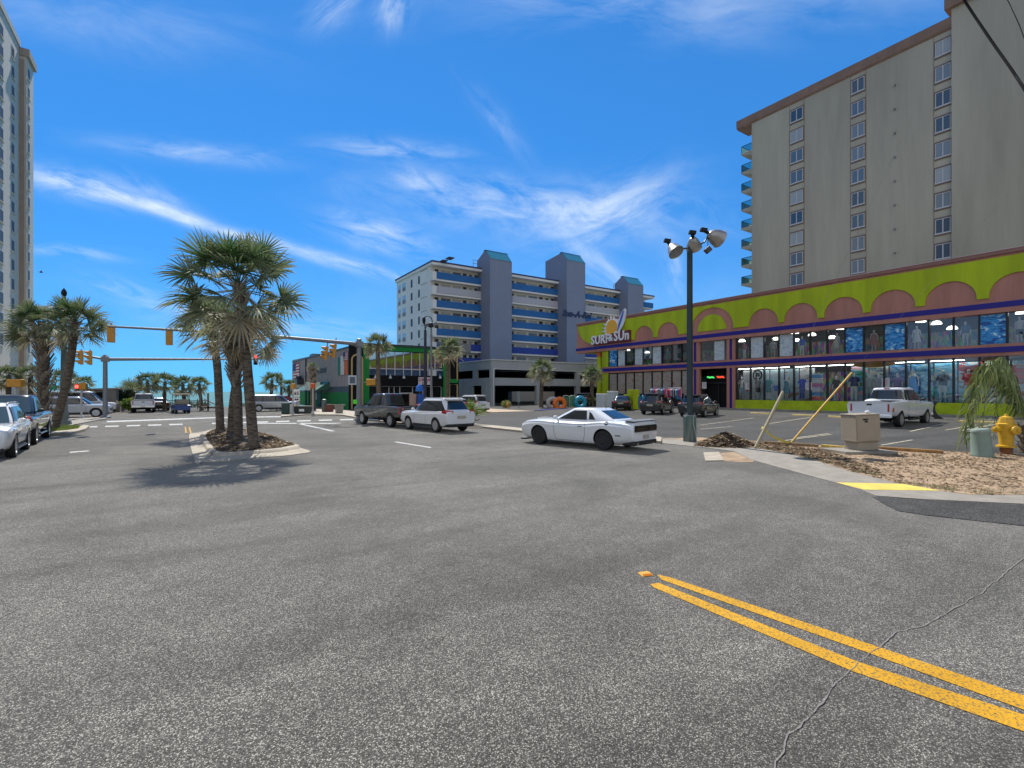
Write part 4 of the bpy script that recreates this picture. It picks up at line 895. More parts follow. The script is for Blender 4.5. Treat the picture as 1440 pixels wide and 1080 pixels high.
m = MB(); m.box(XG+.4, XG+18, YG+23.5, YG+23.9, 0, ZGT-.3); m.box(XG+30, XGR, YG+23.5, YG+23.9, 0, ZGT-.3); m.box(XG+18, XG+30, YG+23.5, YG+23.9, 2.1, ZGT-.3); gp(m, 'back_wall', M_dark)
m = MB(); m.tube([(XG+.25, YG-.14, .1), (XG+.25, YG-.14, zg(520)), (XG+.75, YG-.14, zg(517.5))], .11, 8); gp(m, 'downpipe', M_trim, smooth=50)
m = MB(); m.box(XG+.3, XGR, YG-.03, YG-.001, zg(519)-.02, zg(519)+.1); gp(m, 'edge_trim', M_trim)

# ================================================================ HOTEL
hc = AD(608, 369.5, 94.6); XH, YH = hc.x, hc.y
M_hot = mat('hotel white wall', (.70, .69, .65), .85, var=.08, vs=.4, bump=.1, bs=15)
M_hotd = mat('hotel corridor wall', (.72, .66, .54), .85)
M_hotb = mat('hotel blue parapet', (.012, .12, .33), .6, var=.12, vs=.6)
M_hotb2 = mat('hotel deep blue parapet', (.015, .05, .30), .6, var=.12, vs=.6)
M_hotg = mat('hotel grey parapet', (.40, .40, .43), .7)
M_tow = mat('hotel tower slate', (.19, .225, .30), .85, var=.07, vs=.4)
M_tows = mat('hotel tower side', (.235, .265, .34), .85, var=.07, vs=.4)
M_sky = mat('blue skylight', (.06, .25, .31), .15, spec=.8)
M_navyroof = mat('navy roof edge', (.03, .035, .10), .6)
ho = thing('blue_hotel', 'white and blue ten storey hotel with three slate stair towers and blue balcony bands', 'hotel', (XH, YH, 0))
def hp(mb, name, m, par=None, **k):
    mb.v = [(v[0]-XH, v[1]-YH, v[2]) for v in mb.v]; return mb.build(name, m, par or ho, **k)
zh = lambda px, py: AY(px, py, YH).z
xh = lambda px: AY(px, 450, YH).x
PIT = (zh(615, 382.3)-zh(615, 461.7))/4
ZH0 = zh(615, 382.3); ZHT = zh(610, 369)
YHB = AX(558, 450, XH).y
x_end = xh(917)
m = MB(); m.box(XH, XH+.6, YH+1.15, YHB, 0, ZHT-.5); m.box(XH+.6, x_end-1.5, YH+1.2, YHB, 0, ZHT-.5); hp(m, 'wall', M_hotd)
m = MB(); m.box(XH-.01, XH+.55, YH+1.13, YHB-.01, 0, ZHT-.51); hp(m, 'end_wall', M_hot)
m = MB(); m.box(XH-.3, x_end+.3, YH-.5, YHB+.2, ZHT-.5, ZHT-.02); hp(m, 'roof_slab', M_hot)
m = MB(); m.box(XH-.35, x_end+.35, YH-.55, YHB+.25, ZHT-.02, ZHT+.28); hp(m, 'roof_edge', M_navyroof)
m = MB()
for k in range(9): m.box(XH+.1+.2*k, XH+1.2+.2*k, YHB-3-k*2.3, YHB-4.6-k*2.3, ZHT+.281, ZHT+.36+.06*(k % 3))
hp(m, 'roof_vents', mat('dark roof vents', (.06, .06, .07), .6))
SEC = [(613.5, 676), (720, 784), (823, 871)]
NF = 9
M_door = mat('dark hotel door', (.03, .028, .03), .5); M_hw = winglass('hotel window', (.10, .13, .15), .15); M_hwc = mat('hotel curtain window', (.42, .42, .38), .4)
for si, (pa, pb) in enumerate(SEC):
    xa, xb = xh(pa), xh(pb)
    for k in range(NF):
        zt_k = ZH0-PIT*k; zb_k = zt_k-1.32
        if zb_k < 4: continue
        mm_ = M_hotg if k == 1 else (M_hotb2 if k >= 5 else M_hotb)
        m = MB(); m.box(xa, xb, YH-.12, YH+.08, zb_k, zt_k); hp(m, 'balcony_parapet', mm_)
        m = MB(); m.box(xa-.15 if si == 0 else xa, xb, YH-.05, YH+1.19, zb_k-.36, zb_k-.02); hp(m, 'floor_slab', M_hot)
        n = 0
        def opening(f0, f1, z0, z1, mt, nm):
            m = MB(); X0, X1_ = xa+(xb-xa)*f0, xa+(xb-xa)*f1; m.box(X0, X1_, YH+1.15, YH+1.22, z0, z1); hp(m, nm, mt)
        fz = zb_k
        for f0, f1, kind in [(.02, .10, 'd'), (.16, .27, 'w'), (.28, .36, 'w'), (.42, .60, 'w'), (.65, .73, 'd'), (.79, .86, 'w'), (.92, .99, 'd')]:
            if kind == 'd': opening(f0, f1, fz, fz+2.1, M_door, 'door')
            else: opening(f0, f1, fz+.8, fz+2.05, M_hwc if (k*5+int(f0*50)+si) % 3 else M_hw, 'window')
for k in range(NF):                                   # the corner pier and slab stub on the left
    zt_k = ZH0-PIT*k
    m = MB(); m.box(XH-.02, xh(613.5)-.01, YH-.15, YH+1.12, zt_k-1.68, zt_k+.02); hp(m, 'corner_parapet', M_hot)
    z = zt_k-.1
    for pa, pb, hh0, hh1, mt in [(588.2, 590.5, .9, 1.9, M_dg), (577.8, 580.2, .9, 1.9, M_dg)]:
        y0, y1 = sorted((AX(pa, 450, XH).y, AX(pb, 450, XH).y)); m = MB(); m.box(XH-.04, XH+.02, y0, y1, z-1.2, z+.35); hp(m, 'slit_window', mt)
    for pa, pb in [(566.3, 570.5), (560.4, 563.4)]:
        y0, y1 = sorted((AX(pa, 450, XH).y, AX(pb, 450, XH).y)); m = MB(); m.box(XH-.05, XH+.02, y0, y1, z-1.25, z+.5); s = hp(m, 'side_window', mat('hotel pale blue glass', (.30, .45, .55), .15)); m = MB(); m.box(XH-.07, XH-.051, y0, y1, z-1.25, z-.45); hp(m, 'rail_panel', mat('rail grey', (.2, .2, .22), .6), s)
    for j in range(3):
        y0 = AX(592.5+j*3.0, 450, XH).y; y1 = AX(594+j*3.0, 450, XH).y; m = MB(); m.box(XH-.03, XH+.02, min(y0, y1), max(y0, y1), z+1.02, z+1.2); hp(m, 'wall_vent', M_dg)
def tower(pl, pe, pr, py_back, py_front, backpx=None):
    x0 = xh(pl); r_2 = ray(pe, 400); yf = x0*r_2.y/r_2.x; x1 = AY(pr, 400, yf).x
    ztf = AY(pe+2, py_front, yf).z; ztb = AY(pl, py_back, YH).z
    yb = YH+1.5 if backpx is None else AX(backpx, 380, x0).y
    zl_ = AY(pe-5, py_back-4.5, yf+2.2).z+.9
    prof = [(yf, 0), (yf, ztf), (yf+1.7, ztf+1.9), (yf+2.3, ztf+1.9), (yb, ztf+.6), (yb, 0)]
    if backpx: prof = [(yf, 0), (yf, ztf), (yf+1.7, ztf+1.9), (yf+2.3, ztf+1.9), (yb, ztf+1.3), (yb, ztf-4.6), (YH+1.5, ztf-4.6), (YH+1.5, 0)]
    m = MB(); m.extr([(x0, a, b) for a, b in prof], (x1-x0, 0, 0)); t = hp(m, 'stair_tower', M_tow)
    m = MB(); nx = x1-x0; d = Vector((0, -.03, .03))
    m.extr([(x0+.12, yf-.08, ztf-.02), (x0+.12, yf-.08, ztf+.06), (x0+.12, yf+1.65, ztf+2.0), (x0+.12, yf+1.65, ztf+1.9)], (nx-.24, 0, 0)); hp(m, 'skylight', M_sky, t)
    m = MB(); m.box(x0-.05, x1+.05, yf+1.66, yf+2.4, ztf+1.91, ztf+2.1); hp(m, 'ridge_cap', M_navyroof, t)
    return x0, x1, yf, ztf
t1 = tower(676, 689, 719.8, 358, 363.5)
t2 = tower(784, 797, 823, 366, 365.5, backpx=767)
t3 = tower(870.5, 883, 904.7, 394, 398.5)
m = MB(); x0 = t2[0]; zr = t2[3]
m.box(x0-3.0, x0, YH+.6, YH+.9, zr-4.9, zr-4.5); m.box(x0-3.0, x0-2.7, YH+.6, YH+.9, ZHT+.28, zr-4.9)
m.tube([(x0-1.6, YH+.8, ZHT+.28), (x0-1.0, YH+.8, zr-4.9)], .09, 6); m.tube([(x0-.5, YH+.8, ZHT+.28), (x0-.1, YH+.8, zr-4.9)], .09, 6); hp(m, 'rooftop_frame', mat('rooftop frame brown', (.32, .24, .19), .7))
for tx in (t1, t3):
    m = MB(); x0 = tx[0]-1.6
    for a, b in [((0, 0), (0, 1.6)), ((1.3, 0), (1.3, 1.6)), ((0, 1.6), (1.3, 1.6)), ((0, .9), (1.3, .9))]: m.tube([(x0+a[0], YH+.3, ZHT+.28+a[1]), (x0+b[0], YH+.3, ZHT+.28+b[1])], .05, 5)
    hp(m, 'roof_rail', M_galv)
for k in range(3):
    zt_k = zh(905, 425)-PIT*k; m = MB(); m.box(t3[1]-.2, x_end, YH-.4, YH-.2, zt_k-1.3, zt_k); hp(m, 'balcony_parapet', M_hotb); m = MB(); m.box(t3[1]-.2, x_end, YH-.2, YH+1.7, zt_k-1.6, zt_k-1.31); hp(m, 'floor_slab', M_hot)
lettering('Sun-A-Bel', 1.95, .06, mat('blue script', (.008, .025, .08), .5), ho, ((t2[0]+t2[1])/2-XH+.1, t2[2]-YH-.08, AY(810, 446, t2[2]).z), '-y', shear=.35, bold=.07)

# ================================================================ GREEN PUB
pc = G(491, 577); XP, YP = pc.x, pc.y
M_pubg = mat('pub grey metal siding', (.30, .29, .29), .85, var=.08, vs=.8)
M_green = mat('pub green paint', (.006, .20, .035), .85, var=.12, vs=1.5)
M_gold = mat('gold frame', (.42, .30, .13), .5)
M_pubk = mat('pub black', (.006, .0065, .008), .5, spec=.12)
pub = thing('green_pub', 'two storey green and grey pub with mirrored upper windows and flags on its side', 'pub', (XP, YP, 0))
def pp(mb, name, m, par=None, **k):
    mb.v = [(v[0]-XP, v[1]-YP, v[2]) for v in mb.v]; return mb.build(name, m, par or pub, **k)
zp = lambda px, py: AX(px, py, XP).z
yp = lambda px: AX(px, 540, XP).y
YPB = yp(411)
zr0 = zp(490, 489); zr1 = zp(411, 506.5); zk = zp(490, 543)
m = MB(); m.add([(XP, YP+.3, zk), (XP, YPB, zk), (XP, YPB, zr1), (XP, YP+.3, zr0), (XP+.3, YP+.3, zk), (XP+.3, YPB, zk), (XP+.3, YPB, zr1), (XP+.3, YP+.3, zr0)], [(0, 1, 2, 3), (7, 6, 5, 4), (0, 4, 5, 1), (1, 5, 6, 2), (2, 6, 7, 3), (3, 7, 4, 0)]); pp(m, 'side_wall', M_pubg)
m = MB(); m.box(XP-.02, XP+.28, YP+.3, YPB, 0, zp(490, 552)); pp(m, 'green_side_wall', M_green)
m = MB(); m.box(XP+.0, XP+.25, YP+.3, YPB, zp(490, 552)+.001, zk-.001); pp(m, 'dark_band', mat('slate band', (.045, .065, .075), .6))
m = MB()
for k in range(26): y = YP+.5+(YPB-YP-.8)*k/25; m.box(XP-.025, XP-.001, y-.02, y+.02, zk, min(zr0, zr1)-.2)
pp(m, 'siding_rib', M_pubg)
m = MB(); y = yp(431); m.tube([(XP-.1, y, .2), (XP-.1, y, zr0)], .09, 6); m.box(XP-.12, XP+.3, yp(412), YP+.3, zr0+.01, zr0+.15); pp(m, 'gutter_pipe', mat('dark gutter', (.03, .035, .04), .5))
xq = lambda px: AY(px, 540, YP).x
zq = lambda px, py: AY(px, py, YP).z
XPR = xq(645)
zf1 = zq(560, 487.5); zf0 = zq(560, 494)
m = MB(); m.box(XP+.35, XPR, YP+.5, YPB, zf1-.6, zf1-.3); m.box(XP+.3, XPR, YPB-.3, YPB, 0, zf1-.6); m.box(XPR-.3, XPR, YP+.4, YPB-.3, 0, zf1-.6); pp(m, 'roof', M_pubk)
m = MB(); m.box(XP, XPR+.1, YP-.18, YP+.4, zf1, zf1+.22); pp(m, 'roof_edge', mat('pub roof edge', (.02, .035, .045), .5))
m = MB(); m.box(xq(519), xq(627), YP-.05, YP+.3, zf0, zf1-.001); m.box(xq(510.8), xq(519), YP-.1, YP+.3, 0, zf1-.001); m.box(xq(623), xq(627), YP-.1, YP+.3, 0, zf0-.001); pp(m, 'green_frame', M_green)
m = MB(); m.box(XP, xq(510.8)-.001, YP-.02, YP+.29, 0, zf1-.001); pp(m, 'black_pilaster', M_pubk)
m = MB(); m.box(xq(627)+.001, XPR, YP-.02, YP+.3, 0, zf1-.001); pp(m, 'black_pilaster', M_pubk)
def archframe(pa, pb, z0, z1, arch, nm='gold_arch'):
    xa, xb = xq(pa), xq(pb); c, r = (xa+xb)/2, (xb-xa)/2; P = [(xa, YP-.1, z0), (xa, YP-.1, z1)]
    if arch: P += [(c-r*math.cos(math.pi*k/10), YP-.1, z1+r*math.sin(math.pi*k/10)) for k in range(1, 10)]
    P += [(xb, YP-.1, z1), (xb, YP-.1, z0)]
    m = MB(); m.tube(P, .10, 6); pp(m, nm, M_gold)
archframe(494.5, 509.5, .1, zf0-1.2, True); archframe(631.5, 642.5, zq(636, 535), zf1-.5, False); archframe(631.5, 642.5, .1, zq(636, 541), False)
m = MB(); m.box(xq(630.5), xq(643.5), YP-.16, YP-.03, zq(636, 538.5), zq(636, 533)); pp(m, 'green_band', M_green)
m = MB(); m.sheet([(XP-.0, YP+.29, 0), (XP, YP+.29, zf1), (XP, YP-.02, zf1), (XP, YP-.02, 0)]); 
M_mirror = bpy.data.materials.new('mirror glazing'); n_, l_ = nt(M_mirror); b = n_['Principled BSDF']; b.inputs['Base Color'].default_value = (.42, .45, .42, 1); b.inputs['Metallic'].default_value = 1; b.inputs['Roughness'].default_value = .03
M_blueg = mat('dark blue glazing', (.012, .04, .10), .08, spec=.8)
z_a, z_b, z_c, z_d = zq(560, 495), zq(560, 519), zq(560, 528), zq(560, 543)
pxs = [519, 531, 543.5, 555.5, 567.5, 579, 590.5, 602, 612, 623]
for a, b in zip(pxs, pxs[1:]):
    m = MB(); m.sheet([(xq(a), YP+.1, z_b), (xq(b), YP+.1, z_b), (xq(b), YP+.1, z_a), (xq(a), YP+.1, z_a)]); pp(m, 'mirror_window', M_mirror)
    m = MB(); m.sheet([(xq(a), YP+.11, z_c), (xq(b), YP+.11, z_c), (xq(b), YP+.11, z_b), (xq(a), YP+.11, z_b)]); pp(m, 'blue_window', M_blueg)
    m = MB(); m.box(xq(a)-.05, xq(a)+.05, YP+.02, YP+.12, z_c, z_a); pp(m, 'mullion', M_winframe)
m = MB(); m.box(xq(519), xq(623), YP+.03, YP+.125, z_b-.06, z_b+.06); pp(m, 'transom', M_winframe)
m = MB(); m.box(xq(519), xq(623), YP-.12, YP+.25, z_d, z_c-.001); pp(m, 'sign_fascia', M_pubk)
m = MB(); m.box(xq(519), xq(623), YP+.5, YP+.55, 0, z_d); pp(m, 'shopfront_glass', mat('dark shopfront', (.006, .006, .007), .1, spec=.25))
m = MB()
for a in (519.3, 548.5, 556, 564, 582, 596.5, 610, 622.5): m.box(xq(a)-.05, xq(a)+.05, YP+.4, YP+.499, 0, z_d-.05)
m.box(xq(519), xq(623), YP+.4, YP+.498, z_d-.06, z_d-.001); m.box(xq(564), xq(582), YP+.38, YP+.399, zq(570, 553)-.08, zq(570, 553)+.08); pp(m, 'shopfront_frame', M_winframe)
for k, px in enumerate((528, 549, 568, 619)):
    m = MB(); p = AY(px, 531, YP-.3); m.lathe([(.03, .25), (.09, .18), (.2, -.1)], p, 10); m.tube([p+Vector((0, 0, .25)), p+Vector((0, .18, .4))], .03, 5); pp(m, 'sign_lamp', M_trim, smooth=50)
m = MB(); m.box(xq(587.5), xq(605.5), YP-.2, YP-.13, zq(595, 541), zq(595, 530.5)); sgn = pp(m, 'menu_sign', mat('sign white', (.62, .55, .58), .6))
lettering('DRINK', .50, .01, mat('sign maroon', (.25, .02, .06), .6), sgn, ((xq(587.5)+xq(605.5))/2-XP, -.21, zq(595, 536.2)), '-y', bold=.01); lettering('EAT', .40, .01, mat('sign black', (.03, .02, .03), .6), sgn, ((xq(587.5)+xq(605.5))/2-XP, -.21, zq(595, 540.6)), '-y')
m = MB(); m.box(xq(601.5), xq(612), YP-.34, YP-.24, zq(607, 528.5), zq(607, 520.5)); pp(m, 'square_sign', M_trim)
# side entrance canopy
cy0, cy1 = yp(464), yp(433); zc0, zc1 = zp(447, 549), zp(447, 537.5)
m = MB(); m.add([(XP-.03, cy0, zc1), (XP-.03, cy1, zc1), (XP-1.7, cy1, zc0), (XP-1.7, cy0, zc0), (XP-.03, cy0, zc0), (XP-.03, cy1, zc0)], [(0, 1, 2, 3), (0, 3, 4), (1, 5, 2), (3, 2, 5, 4), (0, 4, 5, 1)]); can = pp(m, 'canopy', mat('canopy green metal', (.03, .12, .085), .5))
m = MB(); ym, hw_ = yp(457), 1.1
m.extr([(XP-2.3, ym-hw_, zc0), (XP-2.3, ym+hw_, zc0), (XP-2.3, ym, zc1-.05)], (2.2, 0, 0)); pp(m, 'canopy_gable', mat('canopy green metal', (.03, .12, .085), .5), can)
for k in range(7):
    f = (k-3)/3.6; m = MB(); m.box(XP-2.36, XP-2.305, ym+f*hw_-.06, ym+f*hw_+.06, zc0+.02, zc0+.02+(zc1-.12-zc0)*(1-abs(f))); pp(m, 'gable_stripe', M_white, can)
for y in (ym-hw_+.08, ym+hw_-.08, cy1-.2):
    m = MB(); m.box(XP-2.2 if y < cy1-.3 else XP-1.6, XP-2.08 if y < cy1-.3 else XP-1.48, y-.06, y+.06, .1, zc0); pp(m, 'canopy_post', M_pubk)
m = MB(); m.box(XP-.08, XP-.021, yp(452), yp(448), .1, zp(447, 550)); pp(m, 'side_door', M_pubk)
m = MB(); m.box(XP-.06, XP-.021, yp(446), yp(444.5), zp(445, 562), zp(445, 552)); pp(m, 'side_window', M_trim)
m = MB(); m.box(XP-1.0, XP-.05, yp(427.5), yp(422), zp(425, 541), zp(425, 533)); m.ball((XP-.5, (yp(427.5)+yp(422))/2, zp(425, 533)+.2), .45, 10, 6); pp(m, 'ventilator', mat('vent dark', (.03, .035, .05), .5))
m = MB(); m.box(XP+1.2, XP+2.6, yp(428), yp(424), zr0-.4, zr0+1.0); pp(m, 'roof_unit', M_galv)
m = MB(); m.box(XP+14, XP+17, YP+3, YP+6, zf1, zf1+1.2); pp(m, 'roof_unit', M_galv)
# flags and plaques fixed to the side wall
def wallplate(name, lab, cat, y0, y1, z0, z1, painter):
    o = thing(name, lab, cat, (XP-.06, (y0+y1)/2, z0)); painter(o, abs(y0-y1)/2, z1-z0); return o
def rect(o, y0, y1, z0, z1, m_, nm, dx=0): q2 = MB(); q2.box(-.03-dx, 0-dx, min(y0, y1), max(y0, y1), z0, z1); q2.build(nm, m_, o)
M_fr, M_fw, M_fb = mat('flag red', (.38, .02, .03), .7), mat('flag white', (.6, .6, .6), .7), mat('flag blue', (.02, .03, .16), .7)
def usflag(o, w, h, vertical=True):
    for k in range(11): rect(o, -w, w, h*k/11, h*(k+1)/11-.002, M_fr if k % 2 == 0 else M_fw, 'flag_stripe')
    rect(o, w, w*.1, h*.5, h, M_fb, 'flag_canton', .032)
wallplate('us_flag', 'striped red white and blue flag painted at the far end of the pub wall', 'flag', yp(413), yp(421.5), zp(417, 533), zp(417, 511), usflag)
wallplate('us_flag', 'smaller red white and blue flag panel beside the pub corner', 'flag', yp(484), yp(489.7), zp(487, 507.3), zp(487, 495), usflag)
def irflag(o, w, h):
    rect(o, w, w*.40, 0, h, mat('flag green', (.01, .18, .09), .7), 'flag_band'); rect(o, w*.40, -w*.32, 0, h*1.04, M_fw, 'flag_band'); rect(o, -w*.32, -w, 0, h*.76, mat('flag orange', (.55, .12, .01), .7), 'flag_band')
wallplate('tricolour_flag', 'green white and orange flag panel on the grey pub wall', 'flag', yp(476), yp(489.7), zp(483, 527), zp(483, 501.5), irflag)
wallplate('wall_plaque', 'dark lettered plaque on the grey pub wall', 'plaque', yp(446.5), yp(459), zp(452, 524.5), zp(452, 518), lambda o, w, h: [rect(o, -w, -w*.08, 0, h, mat('plaque grey', (.07, .07, .07), .7), 'plate'), rect(o, w*.05, w, 0, h*.93, mat('plaque grey', (.07, .07, .07), .7), 'plate')])

# ================================================================ LOW BEACH BUILDING
bc = AD(163, 580, 50); XB, YB = bc.x, bc.y
M_bb = mat('beach building brown', (.24, .21, .18), .85, var=.12, vs=1)
bh = thing('beach_building', 'low brown flat building by the sea behind the white van', 'building', (XB, YB, 0))
za_, zb2 = AD(163, 546, 50).z, AY(116, 558, YB+2).z
m = MB(); xl = AY(112, 560, YB).x
m.add([(XB, YB, 0), (xl, YB, 0), (xl, YB, zb2), (XB-3.2, YB, za_-.25), (XB, YB, za_-.1), (XB, YB+7, 0), (xl, YB+7, 0), (xl, YB+7, zb2), (XB-3.2, YB+7, za_-.25), (XB, YB+7, za_-.1)], [(0, 1, 2, 3, 4), (9, 8, 7, 6, 5), (0, 5, 6, 1), (1, 6, 7, 2), (2, 7, 8, 3), (3, 8, 9, 4), (4, 9, 5, 0)]); m.v = [(v[0]-XB, v[1]-YB, v[2]) for v in m.v]; m.build('wall', M_bb, bh)
m = MB(); m.add([(.15, -.25, za_-.08), (-3.2, -.25, za_-.23), (xl-XB-.2, -.25, zb2+.02), (.15, 7.2, za_-.08), (-3.2, 7.2, za_-.23), (xl-XB-.2, 7.2, zb2+.02), (.15, -.25, za_+.06), (-3.2, -.25, za_-.08), (xl-XB-.2, -.25, zb2+.16), (.15, 7.2, za_+.06), (-3.2, 7.2, za_-.08), (xl-XB-.2, 7.2, zb2+.16)], [(0, 6, 7, 1), (1, 7, 8, 2), (6, 9, 10, 7), (7, 10, 11, 8), (0, 3, 9, 6), (2, 8, 11, 5), (0, 1, 4, 3), (1, 2, 5, 4)]); m.build('roof', mat('roof beige', (.34, .30, .26), .8), bh)
m = MB(); m.box(-1.6, -.9, -.03, -.001, .0, 2.0); m.build('door', M_pubk, bh)
m = MB(); m.box(-2.5, -2.0, -.04, -.001, 1.2, 2.0); m.build('window', M_dg, bh)
m = MB(); m.box(.02, .35, -.3, 6.5, 0, .9); m.build('low_wall', M_bb, bh)
# ================================================================ VEHICLES
def paint(name, c, rough=.28, metal=0.0, coat=1.0): return mat('car paint '+name, c, rough, metal=metal, coat=coat)
M_cg = mat('car glass', (.012, .016, .018), .04, spec=.9)
M_cgl = mat('car glass light', (.06, .085, .085), .05, spec=.9)
M_arch = mat('wheel arch black', (.006, .006, .006), .9)
M_plast = mat('dark plastic', (.02, .02, .021), .6)
M_tail = mat('tail lamp red', (.42, .008, .01), .15, coat=1)
M_head = mat('head lamp', (.55, .58, .6), .08, spec=.9)
M_rims, M_rimk = mat('silver rim', (.45, .45, .46), .3, metal=.8), mat('black rim', (.012, .012, .013), .3)
M_plate = mat('number plate', (.42, .38, .31), .5); M_chrome = mat('chrome', (.7, .7, .7), .12, metal=1)
def cr(P, t):
    n = len(P)-1; i = min(int(t), n-1); f = t-i
    a, b, c, d = P[max(i-1, 0)], P[i], P[i+1], P[min(i+2, n)]
    return [.5*(2*b[j]+(c[j]-a[j])*f+(2*a[j]-5*b[j]+4*c[j]-d[j])*f*f+(-a[j]+3*b[j]-3*c[j]+d[j])*f**3) for j in range(len(b))]
class Hull:
    def __init__(s, st, sub=5):
        n = (len(st)-1)*sub; s.S = [cr(st, k/sub) for k in range(n+1)]; s.st = st
    def half(s, S):
        x, zb, zs_, zt_, wb, ws, wt = S; d = zs_-zb
        return [(0, zb), (wb*.84, zb), (wb*.955, zb+.05), (wb*.97+(ws-wb*.97)*.45, zb+.24*d), (ws*.972, zb+.52*d), (ws*.993, zb+.76*d), (ws*1.0, zs_-.055), (ws*.965, zs_), (ws*.88+wt*.12-.02, zs_+(zt_-zs_)*.35), (wt, zs_+(zt_-zs_)*.78), (wt*.80, zt_-.008), (wt*.4, zt_+.008), (0, zt_+.012)]
    def at(s, x):
        for a, b in zip(s.S, s.S[1:]):
            if a[0] <= x <= b[0]:
                f = (x-a[0])/max(1e-6, b[0]-a[0]); return [p+(q-p)*f for p, q in zip(a, b)]
        return s.S[0] if x < s.S[0][0] else s.S[-1]
    def y(s, x, z):
        h = s.half(s.at(x))
        for (y0, z0), (y1, z1) in zip(h[2:8], h[3:9]):
            if z0 <= z <= z1: return y0+(y1-y0)*(z-z0)/max(1e-6, z1-z0)
        return h[5][0]
    def mesh(s):
        m = MB(); rows = []
        for S in s.S:
            h = s.half(S); rows.append([Vector((S[0], y, z)) for y, z in h]+[Vector((S[0], -y, z)) for y, z in h[-2:0:-1]])
        m.grid(rows, closed=True); n = len(rows[0]); o = (len(rows)-1)*n
        m.f += [tuple(range(n-1, -1, -1)), tuple(range(o, o+n))]; m.m += [0, 0]
        return m
class Cabin:
    def __init__(s, xb0, xr0, xr1, xb1, zb, zr, wb, wr, n=7, crown=.05, zbr=None):
        s.__dict__.update(locals())
    def lev(s, t):
        e = t**1.0; return (s.xb0+(s.xr0-s.xb0)*e, s.xb1+(s.xr1-s.xb1)*e, s.wb+(s.wr-s.wb)*(e**1.25), s.zb+(s.zr-s.zb)*t)
    def side(s, sg, X, t, off=.006):
        x0, x1, w, z = s.lev(t); a = (x0-x1)/2; c = (x0+x1)/2; u = min(1, abs((X-c)/a)); return Vector((X, sg*(w*(1-u**s.n)**(1/s.n)+off), z+off*.4))
    def end(s, fr, yy, t, off=.006):
        x0, x1, w, z = s.lev(t); a = (x0-x1)/2; c = (x0+x1)/2; Y = yy*w; u = min(1, abs(yy)); return Vector((c+(1 if fr else -1)*(a*(1-u**s.n)**(1/s.n)+off), Y, z+off*.6))
    def mesh(s):
        m = MB(); rows = []
        def ring(x0, x1, w, z):
            a = (x0-x1)/2; c = (x0+x1)/2; out = []
            for k in range(48):
                th = 2*math.pi*k/48; ct, st = math.cos(th), math.sin(th); r = 1/((abs(ct)**s.n+abs(st)**s.n)**(1/s.n)); out.append(Vector((c+a*ct*r, w*st*r, z)))
            return out
        for t in (-.06, .0, .25, .5, .75, .93, 1): rows.append(ring(*[v for v in (s.lev(max(t, 0))[:3]+(s.zb+(s.zr-s.zb)*t,))]))
        x0, x1, w, z = s.lev(1)
        for ins, dz in ((.035, .022), (.10, .038), (.25, .048), (.45, .052)): rows.append(ring(x0-ins*1.2, x1+ins*1.2, max(.06, w-ins), z+dz*(s.crown/.05)))
        m.grid(rows, closed=True); n = 48; o = (len(rows)-1)*n; m.f.append(tuple(range(o, o+n))); m.m.append(0)
        return m
    def patch_side(s, sg, b0, b1, t0_, t1_, T0=.13, T1=.9, off=.007, m=None):
        m = m or MB(); m.grid([[s.side(sg, (b0+(t0_-b0)*j/4)+((b1+(t1_-b1)*j/4)-(b0+(t0_-b0)*j/4))*i/8, T0+(T1-T0)*j/4, off) for i in range(9)] for j in range(5)]); return m
    def patch_end(s, fr, w=.86, T0=.1, T1=.9, off=.007, wt=None):
        m = MB(); wt = wt or w; m.grid([[s.end(fr, (w+(wt-w)*j/4)*(i/6-1), T0+(T1-T0)*j/4, off) for i in range(13)] for j in range(5)]); return m
def cutting(o, cutter):
    b = o.modifiers.new('b', 'BOOLEAN'); b.operation = 'DIFFERENCE'; b.object = cutter; b.solver = 'EXACT'; b.material_mode = 'TRANSFER'
    me = evaluated(o); o.modifiers.clear(); old = o.data; o.data = me; me.name = old.name; bpy.data.objects.remove(cutter)
    me.polygons.foreach_set('use_smooth', [True]*len(me.polygons)); me.set_sharp_from_angle(angle=R(32))
WH = {}
